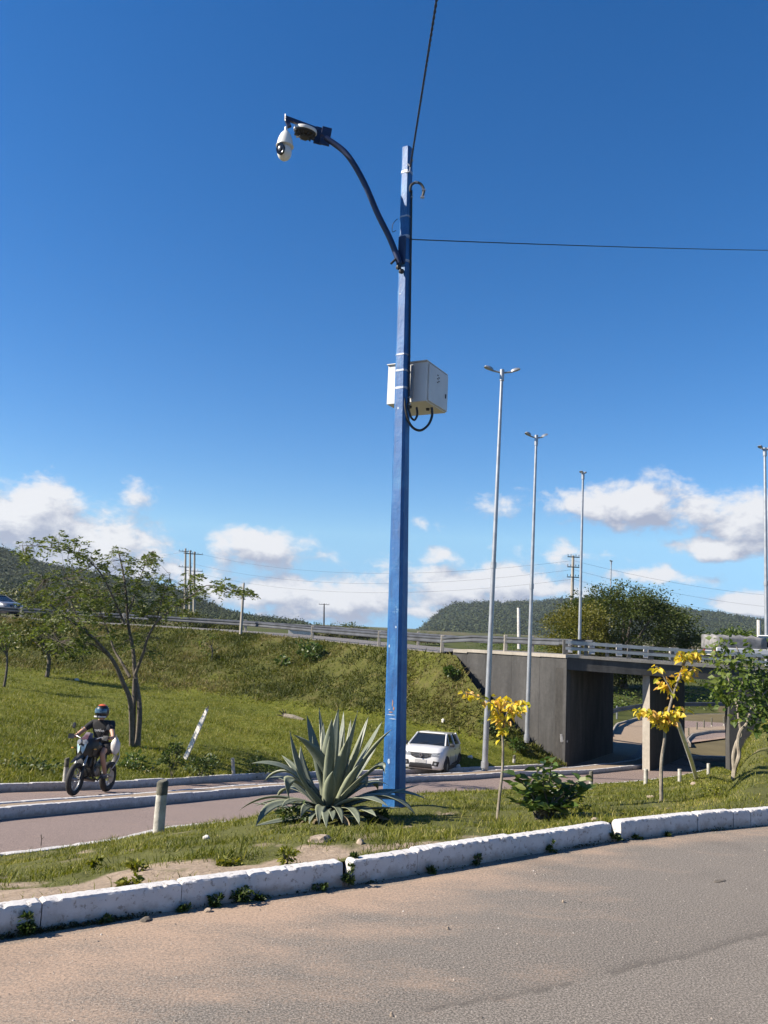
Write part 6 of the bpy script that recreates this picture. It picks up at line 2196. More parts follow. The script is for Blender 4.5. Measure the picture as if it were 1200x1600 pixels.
def make_motorcycle(loc, rz, slope):
    t = thing('motorcycle', loc, 'black adventure motorcycle with teal-marked nose being ridden towards the camera on the sunken road', 'motorcycle', rot=(0, slope, rz))
    fx, rx, wr = .74, -.72, .315
    for x, nm, tw in ((fx, 'front_wheel', .052), (rx, 'rear_wheel', .065)):
        w = torus(MB(), (x, 0, wr), wr - tw, tw, 32, 10)
        wo = part(w, nm, 'tyre', t)
        rm = torus(MB(), (x, 0, wr), wr - tw * 1.9, .016, 30, 8)
        part(rm, 'rim', 'alloy', wo)
        sp = MB()
        sp.lathe([(.0, -.07), (.03, -.07), (.035, -.04), (.028, 0), (.035, .04), (.03, .07), (0, .07)], (x, 0, wr), 12, rot=RX)
        for k in range(18):
            a = 2 * math.pi * k / 18
            y_ = .045 if k % 2 else -.045
            sp.tube([(x + .03 * math.cos(a + .4), y_, wr + .03 * math.sin(a + .4)), (x + (wr - tw * 1.9) * math.cos(a), 0, wr + (wr - tw * 1.9) * math.sin(a))], .0035, 4)
        part(sp, 'spokes', 'alloy', wo)
        part(MB().lathe([(.06, -.003), (.13, -.003), (.13, .003), (.06, .003)], (x, -.075 if x > 0 else .075, wr), 22, rot=RX), 'brake_disc', 'alloy', wo)
    head = Vector((.40, 0, .98))
    for s in (-1, 1):
        part(MB().tube([(fx, s * .095, wr), (fx - .10, s * .095, wr + .26)], [.030, .030], 10), 'fork_leg', 'moto_black', t)
        part(MB().tube([(fx - .10, s * .095, wr + .26), (fx - .30, s * .095, 1.04)], [.022, .022], 10), 'fork_tube', 'alloy', t)
    for z in (.86, 1.03):
        part(MB().box((fx - .10 - .20 * (z - .575) / .465, 0, z), (.06, .24, .035), bev=.008), 'fork_clamp', 'moto_black', t)
    # beak and mudguard
    vs = [(.50, -.07, .78), (.50, .07, .78), (.78, .06, .70), (.78, -.06, .70), (1.02, .018, .63), (1.02, -.018, .63), (.52, -.045, .84), (.52, .045, .84), (.80, .035, .745), (.80, -.035, .745)]
    part(MB().add(vs, [(0, 1, 2, 3), (3, 2, 4, 5), (6, 9, 8, 7), (9, 5, 4, 8), (0, 3, 9, 6), (3, 5, 9), (1, 7, 8, 2), (2, 8, 4), (0, 6, 7, 1)]), 'front_mudguard', 'moto_black', t)
    # fairing
    fa = [[(.36, .19, .80), (.36, .22, .98), (.38, .17, 1.12)], [(.52, .15, .74), (.54, .18, .94), (.50, .13, 1.10)], [(.62, .06, .76), (.66, .08, .92), (.60, .06, 1.06)], [(.65, 0, .76), (.70, 0, .92), (.63, 0, 1.07)]]
    vs = [p for row in fa for p in row] + [(x, -y, z) for row in fa[:3][::-1] for x, y, z in row]
    n = 7
    fs = []
    for i in range(n - 1):
        for j in range(2):
            fs.append((i * 3 + j, i * 3 + j + 1, i * 3 + 3 + j + 1, i * 3 + 3 + j))
    fs += [tuple(i * 3 for i in range(n)), tuple(i * 3 + 2 for i in range(n))[::-1], (0, 18, 19, 1), (1, 19, 20, 2)]
    fairing = part(MB().add(vs, fs), 'fairing', 'moto_black', t)
    for s in (-1, 1):
        part(MB().add([(.712, s * .012, .97), (.712, s * .012, .86), (.69, s * .05, .80), (.685, s * .075, .86), (.67, s * .10, .99), (.68, s * .07, 1.0), (.695, s * .045, .93)], [(0, 1, 2, 3, 4, 5, 6) if s > 0 else (6, 5, 4, 3, 2, 1, 0)]), 'fairing_graphic', 'teal', fairing, False)
        part(MB().lathe([(.0, 0), (.05, 0), (.056, .03), (.045, .05), (0, .055)], (.63, s * .055, 1.02), 14, rot=rot_to((1, s * .2, .1))), 'headlight', 'lamp_glass', fairing)
        # flank panels carrying the colour
        part(MB().add([(.30, s * .19, .70), (.52, s * .175, .78), (.50, s * .195, .93), (.20, s * .21, .96), (.16, s * .19, .80)], [(0, 1, 2, 3, 4) if s > 0 else (4, 3, 2, 1, 0)]), 'side_panel', 'moto_black', t, False)
        part(MB().box((.56, s * .24, .90), (.04, .05, .025), bev=.01), 'turn_signal', 'amber', fairing)
        part(MB().tube([(.52, s * .15, .90), (.56, s * .22, .90)], .008, 6), 'signal_stem', 'moto_black', fairing)
    # windscreen
    ws = [(.52, -.12, 1.07), (.60, -.06, 1.07), (.60, .06, 1.07), (.52, .12, 1.07), (.42, -.085, 1.19), (.47, -.045, 1.215), (.47, .045, 1.215), (.42, .085, 1.19)]
    ws2 = [(x - .006, y, z) for x, y, z in ws]
    part(MB().add(ws + ws2, [(0, 1, 5, 4), (1, 2, 6, 5), (2, 3, 7, 6), (12, 13, 9, 8), (13, 14, 10, 9), (14, 15, 11, 10), (4, 5, 13, 12), (5, 6, 14, 13), (6, 7, 15, 14), (0, 4, 12, 8), (3, 11, 15, 7)]), 'windscreen', 'red_tint', t)
    part(MB().box((.42, 0, .66), (.08, .30, .26), Matrix.Rotation(R(-12), 3, 'Y'), bev=.03), 'radiator', 'moto_black', t)
    part(MB().box((.28, 0, .30), (.40, .24, .05), Matrix.Rotation(R(-10), 3, 'Y'), bev=.02), 'skid_plate', 'moto_black', t)
    # tank, seat, tail
    part(MB().lathe([(.02, -.30), (.10, -.26), (.145, -.12), (.155, 0), (.13, .14), (.06, .22), (.0, .24)], (.13, 0, .93), 16, rot=Matrix.Rotation(R(80), 3, 'Y')), 'fuel_tank', 'moto_black', t)
    part(MB().box((-.35, 0, .86), (.62, .25, .09), Matrix.Rotation(R(3), 3, 'Y'), bev=.035), 'seat', 'shirt', t)
    part(MB().box((-.72, 0, .84), (.34, .18, .06), Matrix.Rotation(R(8), 3, 'Y'), bev=.02), 'tail', 'moto_black', t)
    part(MB().box((-.86, 0, .80), (.04, .10, .05), bev=.01), 'tail_lamp', 'red_lamp', t)
    part(MB().box((-.96, 0, .66), (.22, .12, .012), Matrix.Rotation(R(55), 3, 'Y'), bev=.004), 'rear_mudguard', 'moto_black', t)
    # engine, exhaust, frame
    en_ = part(MB().box((.10, 0, .47), (.36, .26, .26), bev=.04), 'engine', 'moto_black', t)
    part(MB().lathe([(.0, -.15), (.075, -.15), (.085, -.12), (.085, .12), (.075, .15), (0, .15)], (.14, 0, .45), 16, rot=RX), 'clutch_cover', 'alloy', en_)
    for k in range(6):
        part(MB().box((.22, 0, .60 + k * .024), (.17, .19, .010), Matrix.Rotation(R(-18), 3, 'Y')), 'cylinder_fin', 'alloy', en_)
    part(MB().tube(catmull([Vector(p) for p in ((.30, -.05, .66), (.40, -.06, .50), (.30, -.12, .30), (.0, -.15, .27), (-.30, -.17, .42))]), .022, 8), 'exhaust_pipe', 'alloy', t)
    part(MB().tube([(-.28, -.175, .42), (-.38, -.18, .47), (-.82, -.19, .70), (-.86, -.19, .72)], [.03, .05, .055, .03], 10), 'silencer', 'moto_black', t)
    fr_ = MB()
    for s in (-1, 1):
        fr_.tube([(.44, 0, .98), (.30, s * .11, .78), (.28, s * .12, .35), (.0, s * .12, .27), (-.24, s * .11, .40), (-.30, s * .10, .80), (.30, s * .06, .92)], .017, 6)
    part(fr_, 'frame', 'moto_black', t)
    for s in (-1, 1):
        part(MB().tube([(-.22, s * .10, .42), (rx, s * .10, wr)], [.024, .018], 8), 'swingarm', 'alloy', t)
        part(MB().tube([(.36, s * .07, .30), (.40, s * .19, .48), (.34, s * .20, .64), (.24, s * .14, .72)], .012, 6), 'crash_bar', 'moto_black', t)
        part(MB().tube([(-.03, s * .14, .37), (-.03, s * .29, .36)], .012, 6), 'footpeg', 'alloy', t)
    # handlebar, mirrors, levers
    bar = [Vector(p) for p in ((.36, -.41, 1.13), (.40, -.27, 1.13), (.43, -.12, 1.08), (.43, .12, 1.08), (.40, .27, 1.13), (.36, .41, 1.13))]
    hb = part(MB().tube(catmull(bar), .012, 8), 'handlebar', 'alloy', t)
    for s in (-1, 1):
        part(MB().tube([(.36, s * .42, 1.13), (.385, s * .29, 1.13)], .019, 8), 'grip', 'black', hb)
        part(MB().tube([(.42, s * .28, 1.12), (.43, s * .40, 1.12)], .006, 5), 'lever', 'alloy', hb)
        mi = MB().tube([(.39, s * .25, 1.14), (.41, s * .32, 1.26), (.40, s * .36, 1.31)], .006, 6)
        mo = part(mi, 'mirror_stem', 'moto_black', hb)
        part(MB().lathe([(0, -.012), (.045, -.012), (.055, .0), (.045, .012), (0, .014)], (.39, s * .37, 1.335), 14, rot=rot_to((1, 0, .1)) @ Matrix.Diagonal((.75, 1.15, 1))), 'mirror', 'moto_black', t)
        part(MB().add([(.455, s * .30, 1.08), (.47, s * .42, 1.07), (.46, s * .43, 1.17), (.44, s * .31, 1.17)], [(0, 1, 2, 3) if s > 0 else (3, 2, 1, 0)]), 'hand_guard', 'moto_black', hb, False)
    return t


def skinned(name, verts, edges, radii, m, parent, sub=2, label=None):
    me = bpy.data.meshes.new(name)
    me.from_pydata([tuple(v) for v in verts], edges, [])
    o = bpy.data.objects.new(name, me)
    COL.objects.link(o)
    sk = o.modifiers.new('skin', 'SKIN')
    for i, r_ in enumerate(radii):
        d = me.skin_vertices[0].data[i]
        d.radius = r_ if hasattr(r_, '__len__') else (r_, r_)
        d.use_root = (i == 0)
    sb = o.modifiers.new('sub', 'SUBSURF'); sb.levels = sub; sb.render_levels = sub
    dg = bpy.context.evaluated_depsgraph_get()
    dg.update()
    ev = o.evaluated_get(dg)
    nm = bpy.data.meshes.new_from_object(ev)
    o.modifiers.clear()
    o.data = nm
    nm.materials.clear(); nm.materials.append(m)
    nm.polygons.foreach_set('use_smooth', [True] * len(nm.polygons))
    o.parent = parent
    return o


def make_rider(loc, rz, slope):
    t = thing('person', loc, 'motorcycle rider in colourful full-face helmet, black T-shirt and dark shorts', 'person', rot=(0, slope, rz))
    # body: pelvis root
    V = [(-.20, 0, .93), (-.17, 0, 1.06), (-.12, 0, 1.22), (-.08, 0, 1.38), (-.06, 0, 1.47), (-.03, 0, 1.55), (-.01, 0, 1.64)]
    Rr = [(.15, .13), (.135, .11), (.15, .115), (.15, .11), (.06, .06), (.06, .06), (.09, .09)]
    Ed = [(0, 1), (1, 2), (2, 3), (3, 4), (4, 5), (5, 6)]
    for s in (-1, 1):
        b = len(V)
        V += [(-.08, s * .17, 1.41), (-.02, s * .245, 1.34), (.10, s * .36, 1.20), (.16, s * .40, 1.13), (.28, s * .375, 1.12), (.345, s * .355, 1.13), (.375, s * .35, 1.145)]
        Rr += [(.07, .07), (.058, .058), (.048, .048), (.045, .045), (.036, .036), (.027, .03), (.032, .022)]
        Ed += [(3, b)] + [(b + i, b + i + 1) for i in range(6)]
        b = len(V)
        V += [(-.15, s * .11, .91), (.02, s * .19, .89), (.20, s * .245, .84), (.23, s * .25, .79), (.13, s * .255, .62), (.02, s * .25, .47), (-.03, s * .25, .40), (.02, s * .255, .365), (.13, s * .265, .355)]
        Rr += [(.095, .095), (.085, .085), (.062, .062), (.058, .058), (.056, .056), (.044, .044), (.037, .037), (.042, .035), (.038, .025)]
        Ed += [(0, b)] + [(b + i, b + i + 1) for i in range(8)]
    body = skinned('body', V, Ed, Rr, M['skin'], t)
    for s in (-1, 1):
        for k in range(4):
            y = s * (.315 + k * .024)
            L = (.9, 1.0, .97, .8)[k]
            MB().tube([(.385, y, 1.150), (.405 + .012 * L, y, 1.145), (.412 + .010 * L, y, 1.122), (.392, y, 1.108)], [.010, .010, .009, .008], 6).build('finger', M['skin'], body, smooth=True)
        MB().tube([(.362, s * .318, 1.138), (.372, s * .292, 1.122), (.392, s * .287, 1.112)], [.012, .011, .009], 6).build('thumb', M['skin'], body, smooth=True)
    # T-shirt with sleeves
    V = [(-.19, 0, .96), (-.165, 0, 1.08), (-.12, 0, 1.22), (-.08, 0, 1.37), (-.065, 0, 1.46)]
    Rr = [(.170, .145), (.160, .135), (.172, .138), (.168, .130), (.085, .08)]
    Ed = [(0, 1), (1, 2), (2, 3), (3, 4)]
    for s in (-1, 1):
        b = len(V)
        V += [(-.08, s * .18, 1.405), (-.02, s * .25, 1.34), (.055, s * .315, 1.26)]
        Rr += [(.085, .085), (.075, .075), (.068, .068)]
        Ed += [(3, b), (b, b + 1), (b + 1, b + 2)]
    sh = skinned('t_shirt', V, Ed, Rr, M['shirt'], t)
    # chest print: small pale strokes lying on the cloth
    bv = bvh_of(sh)
    pr = MB()
    rr = random.Random(3)
    for k in range(15):
        y = -.10 + .2 * k / 14
        z = 1.26 + rr.uniform(-.012, .012)
        for dz in (0, rr.choice((.018, -.018))):
            loc, nor, *_ = bv.ray_cast(Vector((1, y, z + dz)), Vector((-1, 0, 0)), 2)
            if loc:
                a = rr.uniform(-.9, .9)
                u = Vector((0, math.cos(a), math.sin(a))) * rr.uniform(.008, .016)
                w = Vector((0, -math.sin(a), math.cos(a))) * .004
                q = loc + nor * .0035
                pr.add([q - u - w, q + u - w, q + u + w, q - u + w, q - u - w - nor * .004, q + u - w - nor * .004, q + u + w - nor * .004, q - u + w - nor * .004], [(0, 1, 2, 3), (7, 6, 5, 4), (0, 4, 5, 1), (1, 5, 6, 2), (2, 6, 7, 3), (3, 7, 4, 0)])
    o_ = pr.build('chest_print', M['print'], sh); o_['kind'] = 'stuff'
    MB().box((.075, -.335, 1.29), (.05, .012, .05), Matrix.Rotation(R(35), 3, 'X')).build('sleeve_patch', M['print'], sh)
    # shorts
    V = [(-.19, 0, .95)]; Rr = [(.165, .14)]; Ed = []
    for s in (-1, 1):
        b = len(V)
        V += [(-.14, s * .115, .915), (.02, s * .19, .895), (.14, s * .228, .862)]
        Rr += [(.112, .112), (.104, .104), (.088, .088)]
        Ed += [(0, b), (b, b + 1), (b + 1, b + 2)]
    skinned('shorts', V, Ed, Rr, M['shorts'], t)
    for s in (-1, 1):
        skinned('shoe', [(-.075, s * .252, .365), (-.01, s * .255, .355), (.09, s * .262, .342), (.17, s * .268, .338)], [(0, 1), (1, 2), (2, 3)], [(.045, .042), (.05, .05), (.048, .036), (.036, .026)], M['trim'], t)
    # face behind the visor
    hd = Vector((-.01, 0, 1.63))
    # helmet: shell, chin bar, visor, peak
    prof = []
    n = 14
    for k in range(n + 1):
        a = math.pi / 2 - (math.pi * .80) * k / n
        prof.append((.150 * math.cos(a) if k else 0, .158 * math.sin(a)))
    helm = MB()
    helm.lathe([(max(r_, 0.0), z) for r_, z in prof], hd + Vector((0, 0, .01)), 26, rot=Matrix.Diagonal((1.12, .92, 1)))
    he = helm.build('helmet', M['moto_black'], t, smooth=True)
    mb = MB()
    mb.lathe([(r_ + .0025, z) for r_, z in prof[:5]], hd + Vector((0.006, 0, .0125)), 26, rot=Matrix.Diagonal((1.12, .92, 1)))
    mb.build('crown_graphic', M['amber_red'], he, smooth=True)
    # visor: curved patch across the front
    vs, fs = [], []
    for i in range(11):
        a = R(-68 + 136 * i / 10)
        for j, z in enumerate((-.030, .0, .035, .062)):
            rr_ = math.sqrt(max(0, 1 - (z / .158) ** 2)) * .150 + .008
            vs.append(hd + Vector((math.cos(a) * rr_ * 1.12, math.sin(a) * rr_ * .93, z + .01)))
    for i in range(10):
        for j in range(3):
            fs.append((i * 4 + j, i * 4 + 4 + j, i * 4 + 5 + j, i * 4 + 1 + j))
    MB().add(vs, fs).build('visor', M['helmet_blue'], he, smooth=True)
    vs, fs = [], []
    for i in range(11):
        a = R(-75 + 150 * i / 10)
        k = math.cos(a * .9)
        for j, (z, o_) in enumerate(((-.068, .006), (-.080, .012), (-.096, .010), (-.106, -.004))):
            rr_ = .150 + o_
            vs.append(hd + Vector((math.cos(a) * rr_ * 1.12 + .022 * k, math.sin(a) * rr_ * .84, z - .012 * k)))
    for i in range(10):
        for j in range(3):
            fs.append((i * 4 + j, i * 4 + 1 + j, i * 4 + 5 + j, i * 4 + 4 + j))
    MB().add(vs, fs).build('chin_bar', M['print'], he, smooth=True)
    vs = [hd + Vector(p) for p in ((.155, -.035, -.055), (.185, -.0, -.06), (.155, .035, -.055), (.165, .03, -.10), (.185, 0, -.105), (.165, -.03, -.10))]
    MB().add([v + Vector((.022, 0, -.005)) for v in vs] + vs, [(0, 1, 4, 5), (1, 2, 3, 4)] + [(i, (i + 1) % 6, 6 + (i + 1) % 6, 6 + i) for i in range(6)]).build('chin_vent', M['moto_black'], he)
    return t


mf = RP(114, 1244)            # front contact
mh = Vector((-.14, -.99, 0)).normalized()
mr = mf - mh * 1.46
mc = (mf + mr) / 2
mf.z, mr.z = zr(mf.y), zr(mr.y)
slope = math.asin(-(mf.z - mr.z) / 1.46)
mloc = (mf.x - mh.x * .74, mf.y - mh.y * .74, (mf.z + mr.z) / 2 + .004)
mrz = math.atan2(mh.y, mh.x)
rzq = (Matrix.Rotation(mrz, 4, 'Z') @ Matrix.Rotation(slope, 4, 'Y')).to_euler()
moto = make_motorcycle(mloc, mrz, slope)
moto.rotation_euler = rzq
rider = make_rider(mloc, mrz, slope)
rider.rotation_euler = rzq
MSC = (142 * mf.y / F) / 1.86
moto.scale = rider.scale = (MSC,) * 3
print('moto scale', MSC, mf.y, 'slope', math.degrees(slope))
# white plastic bag hanging by the rider's left side
MW = Matrix.Translation(Vector(mloc)) @ rzq.to_matrix().to_4x4() @ Matrix.Scale(MSC, 4)
bagp = MW @ Vector((.00, .40, 1.02))
bag = thing('carrier_bag', bagp, "bulging white plastic bag hanging at the rider's left side", 'bag')
bm = bmesh.new()
bmesh.ops.create_icosphere(bm, subdivisions=3, radius=1)
rr = random.Random(6)
for v in bm.verts:
    x, y, z = v.co
    pin = 1.0 if z < .2 else 1 - (z - .2) * .75
    wv = .06 * math.sin(9 * math.atan2(y, x) + z * 3) * (.4 + max(z, 0))
    v.co = Vector((x * .10 * pin * (1 + wv * 2), y * .085 * pin * (1 + wv * 2), z * .20 - .04 + rr.uniform(-.004, .004)))
me = bpy.data.meshes.new('bag_body'); bm.to_mesh(me); bm.free()
me.materials.append(M['bag']); me.polygons.foreach_set('use_smooth', [True] * len(me.polygons))
o = bpy.data.objects.new('bag_body', me); COL.objects.link(o); o.parent = bag
MB().tube([(0, 0, .12), (.01, -.03, .17), (.02, -.045, .19)], [.02, .012, .008, .006], 6).build('handle', M['bag'], bag, smooth=True)
MB().tube(catmull([Vector(p) for p in ((.06, .02, -.05), (.10, .01, -.25), (.04, -.03, -.42), (-.02, -.05, -.52))]), .008, 6).build('hanging_strap', M['bag'], bag, smooth=True)


def make_car(loc, rz, slope, label, paint, L=3.68, Wd=1.58, H=1.47, cat='car', lowz=.19):
    e = (Matrix.Rotation(rz, 4, 'Z') @ Matrix.Rotation(slope, 4, 'Y')).to_euler()
    t = thing('parked_car' if False else 'car', loc, label, cat, rot=tuple(e))
    kx, ky, kz = L / 3.68, Wd / 1.58, H / 1.47
    S_ = lambda p: Vector((p[0] * kx, p[1] * ky, p[2] * kz))

    # lower body
    st = [  # x, half width low, half width mid, half width top, z low, z mid, z top
        (1.86, .50, .54, .46, .32, .52, .70), (1.82, .64, .67, .56, .24, .54, .80), (1.70, .72, .75, .62, .20, .55, .90), (1.45, .76, .785, .68, .20, .58, .965), (1.15, .775, .79, .72, .20, .60, 1.00), (.80, .775, .79, .735, .20, .60, 1.035), (.3, .775, .79, .74, .20, .60, 1.03), (-.4, .775, .79, .74, .20, .60, 1.04), (-1.1, .775, .79, .73, .20, .62, 1.06), (-1.55, .76, .78, .70, .22, .64, 1.05), (-1.78, .70, .74, .62, .30, .66, 1.02), (-1.84, .60, .66, .54, .36, .66, .96)]
    secs = []
    for (x, wl_, wm, wt, z0, z1, z2) in st:
        h = [(0, z0), (wl_ * .9, z0), (wl_, z0 + .05), (wm, z1), (wm * .985, (z1 + z2) / 2 + .04), (wt + .01, z2 - .02), (wt * .8, z2 + .012), (0, z2 + .022)]
        secs.append([S_((x, y, z)) for y, z in h] + [S_((x, -y, z)) for y, z in h[::-1][1:-1]])
    k = len(secs[0])
    vs = [v for s_ in secs for v in s_]
    fs = []
    for i in range(len(secs) - 1):
        for j in range(k):
            fs.append((i * k + j, i * k + (j + 1) % k, (i + 1) * k + (j + 1) % k, (i + 1) * k + j))
    fs += [tuple(range(k - 1, -1, -1)), tuple((len(secs) - 1) * k + j for j in range(k))]
    body = MB().add(vs, fs).build('body', M[paint], t, smooth=2)
    bvb = bvh_of(body)

    def fpanel(name, pts, m, x0=0.0, th_=.012, par=None):
        q = [S_(p) for p in pts]
        rear = q[0].x < 0
        org, dr = (-4.0, 1) if rear else (4.0, -1)
        if len(q) == 6:          # grille: two quads
            quads = [(q[0], q[1], q[2], q[5]), (q[5], q[2], q[3], q[4])]
        else:
            quads = [tuple(q)]
        mb = MB()
        for (p0, p1, p2, p3) in quads:
            nu, nv = 8, 3
            vs, fs = [], []
            for i in range(nu + 1):
                for j in range(nv + 1):
                    a_ = p0.lerp(p1, i / nu); b_ = p3.lerp(p2, i / nu)
                    c_ = a_.lerp(b_, j / nv)
                    h, nn_, *_ = bvb.ray_cast(Vector((org, c_.y, c_.z)), Vector((dr, 0, 0)), 8)
                    if h is None: h, nn_ = c_, Vector((1 if not rear else -1, 0, 0))
                    vs += [h + Vector((-dr * th_, 0, 0)), h + Vector((dr * .012, 0, 0))]
            st_ = nv + 1
            ix = lambda i, j, k: (i * st_ + j) * 2 + k
            for i in range(nu):
                for j in range(nv):
                    fs.append((ix(i, j, 0), ix(i + 1, j, 0), ix(i + 1, j + 1, 0), ix(i, j + 1, 0)))
            rim = [ix(i, 0, 0) for i in range(nu + 1)] + [ix(nu, j, 0) for j in range(1, nv + 1)] + [ix(i, nv, 0) for i in range(nu - 1, -1, -1)] + [ix(0, j, 0) for j in range(nv - 1, 0, -1)]
            for k_ in range(len(rim)):
                a_, b_ = rim[k_], rim[(k_ + 1) % len(rim)]
                fs.append((a_, b_, b_ + 1, a_ + 1))
            mb.add(vs, fs)
        return mb.build(name, M[m], par or t)
    # cabin: dark glass volume with painted roof and pillars
    cab_ = [  # x, half width, z
        ((.92, .70, 1.035), (.30, .565, 1.445)), ]
    lo = [S_(p) for p in ((.98, .66, 1.03), (-1.72, .64, 1.03), (-1.72, -.64, 1.03), (.98, -.66, 1.03))]
    hi = [S_(p) for p in ((.20, .53, 1.435), (-1.35, .53, 1.42), (-1.35, -.53, 1.42), (.20, -.53, 1.435))]
    lo2 = [S_(p) for p in ((.60, .72, 1.03), (-1.45, .715, 1.04), (-1.45, -.715, 1.04), (.60, -.72, 1.03))]
    V_ = [lo[0], lo2[0], lo2[1], lo[1], lo[2], lo2[2], lo2[3], lo[3]]
    T_ = [hi[0], hi[0] + Vector((-.12, .015, 0)), hi[1] + Vector((.1, .015, 0)), hi[1], hi[2], hi[2] + Vector((.1, -.015, 0)), hi[3] + Vector((-.12, -.015, 0)), hi[3]]
    mb = MB(); prism(mb, V_[::-1], T_[::-1])
    mb.build('windows', M['car_glass'], t)
    roof = [S_(p) for p in ((.25, .48, 1.43), (.12, .55, 1.43), (-1.28, .555, 1.42), (-1.44, .48, 1.40))]
    ring = roof + [Vector((p.x, -p.y, p.z)) for p in roof[::-1]]
    mb = MB()
    prism(mb, [v for v in ring][::-1], [Vector((v.x * .97 - .01, v.y * .90, v.z + .045)) for v in ring][::-1])
    mb.build('roof', M[paint], t, smooth=True)
    for s in (-1, 1):
        for a, b, r_ in (((.99, .675, 1.02), (.21, .535, 1.435), .030), ((-.42, .728, 1.03), (-.50, .562, 1.43), .028), ((-1.50, .705, 1.02), (-1.30, .55, 1.42), .06), ((.52, .725, 1.03), (.24, .565, 1.43), .014)):
            MB().tube([S_((a[0], s * a[1], a[2])), S_((b[0], s * b[1], b[2]))], r_, 6).build('pillar', M[paint], t)
        # mirrors, handles, door lines, cladding
        mo = MB().box(S_((.66, s * .86, 1.06)), (.12, .17, .13), bev=.03).build('door_mirror', M['trim'], t, smooth=True)
        for x in (-.28, -1.12):
            MB().box(S_((x, s * .785, .88)), (.16, .03, .03), bev=.008).build('door_handle', M['trim'], t)
        for x in (.62, -.42, -1.25):
            MB().tube([S_((x, s * .782, .32)), S_((x - .01, s * .797, .60)), S_((x - .02, s * .752, 1.0))], .006, 4).build('door_gap', M['trim'], t)
        MB().box(S_((-.02, s * .785, .25)), (1.5 * kx, .03, .14), bev=.01).build('sill_cladding', M['trim'], t)
        MB().add([S_(p) for p in ((.45, s * .803, .34), (-.9, s * .803, .34), (-.9, s * .803, .46), (.30, s * .803, .38))], [(0, 1, 2, 3) if s < 0 else (3, 2, 1, 0)]).build('side_decal', M['trim'], t)
        for x in (1.16, -1.17):
            mb = MB()
            nn_ = 14
            pts = [S_((x + math.cos(math.pi * q / nn_) * .37, s * .785, .30 + math.sin(math.pi * q / nn_) * .37)) for q in range(nn_ + 1)]
            mb.tube(pts, .035, 6)
            mb.build('wheel_arch', M['trim'], t, smooth=True)
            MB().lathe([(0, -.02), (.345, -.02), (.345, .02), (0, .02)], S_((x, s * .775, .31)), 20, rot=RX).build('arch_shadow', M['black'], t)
            wh = MB()
            wy = s * .735
            wh.lathe([(.20, -.09), (.275, -.085), (.292, -.05), (.292, .05), (.275, .085), (.20, .09)], S_((x, wy, .292 / kz)), 24, rot=RX)
            wo_ = wh.build('wheel', M['tyre'], t, smooth=True)
            MB().lathe([(0, -.095 * s), (.06, -.10 * s), (.17, -.085 * s), (.195, -.075 * s), (.20, -.06 * s)], S_((x, wy, .292 / kz)), 20, rot=RX).build('hub_cap', M['alloy'], wo_, smooth=True)
    # front
    gz = .70
    fpanel('grille', [(1.80, .40, .79), (1.80, -.40, .79), (1.83, -.34, .66), (1.84, -.18, .60), (1.84, .18, .60), (1.83, .34, .66)], 'trim')
    for z in (.66, .71, .76):
        MB().box(S_((1.868, 0, z)), (.02, .52 * ky, .012)).build('grille_bar', M['alloy'], t)
    for s in (-1, 1):
        fpanel('headlight', [(1.775, s * .66, .82), (1.80, s * .40, .80), (1.82, s * .36, .69), (1.78, s * .64, .68)], 'lamp_glass')
        fpanel('fog_recess', [(1.79, s * .66, .50), (1.83, s * .45, .52), (1.84, s * .40, .36), (1.80, s * .62, .34)], 'trim')
        MB().lathe([(0, 0), (.045, 0), (.045, .012), (0, .014)], S_((1.86, s * .53, .43)), 12, rot=rot_to((1, 0, 0))).build('fog_lamp', M['lamp_glass'], t)
        fpanel('tail_light', [(-1.86, s * .66, .95), (-1.87, s * .50, .95), (-1.87, s * .50, .72), (-1.86, s * .66, .72)], 'red_lamp')
    fpanel('lower_intake', [(1.83, .38, .42), (1.83, -.38, .42), (1.84, -.42, .24), (1.84, .42, .24)], 'trim')
    fpanel('number_plate', [(1.862, .20, .55), (1.862, -.20, .55), (1.862, -.20, .43), (1.862, .20, .43)], 'print')
    # diamond badge
    q = [S_((1.885, 0, .81)), S_((1.885, .08, .71)), S_((1.885, 0, .61)), S_((1.885, -.08, .71))]
    mb = MB(); prism(mb, q, [v + Vector((.03, 0, 0)) for v in q]); bd = mb.build('badge', M['chrome'], t)
    c_ = S_((1.90, 0, .71))
    q = [c_ + (v + Vector((.0, 0, 0)) - S_((1.885, 0, .71))) * .45 + Vector((.006, 0, 0)) for v in q]
    mb = MB(); prism(mb, q, [v + Vector((.013, 0, 0)) for v in q]); mb.build('badge_centre', M['trim'], bd)
    for s, x_ in ((1, .2), (1, -.35)):
        MB().tube([S_((1.0, x_, 1.045)), S_((.82, x_ + .35, 1.15))], .008, 4).build('wiper', M['black'], t)
    MB().tube([S_((-1.2, 0, 1.46)), S_((-1.42, 0, 1.60))], .006, 5).build('aerial', M['black'], t)
    return t


ch_a = R(17)
ch = Vector((-math.sin(ch_a), -math.cos(ch_a), 0))
cf = RP(657, 1210.5)
cpos = cf - ch * 1.75
z1_, z2_ = zr((cpos + ch * 1.16).y), zr((cpos - ch * 1.17).y)
car1 = make_car((cpos.x, cpos.y, (z1_ + z2_) / 2 + .006), math.atan2(ch.y, ch.x), -math.asin((z1_ - z2_) / 2.33), 'white compact hatchback driving out of the underpass, partly hidden by the blue pole', 'car_white', Wd=1.66, H=1.46)
sd_ = Vector((.86, -.51, 0)).normalized()
ep = P(22, 963.5, 62.5)
make_car((ep.x - sd_.x * 2.2, ep.y - sd_.y * 2.2, ep.z + .0), math.atan2(sd_.y, sd_.x), 0, 'dark silver car on the embankment road at the left edge of the photo', 'car_dark', L=4.3, Wd=1.75, H=1.55)

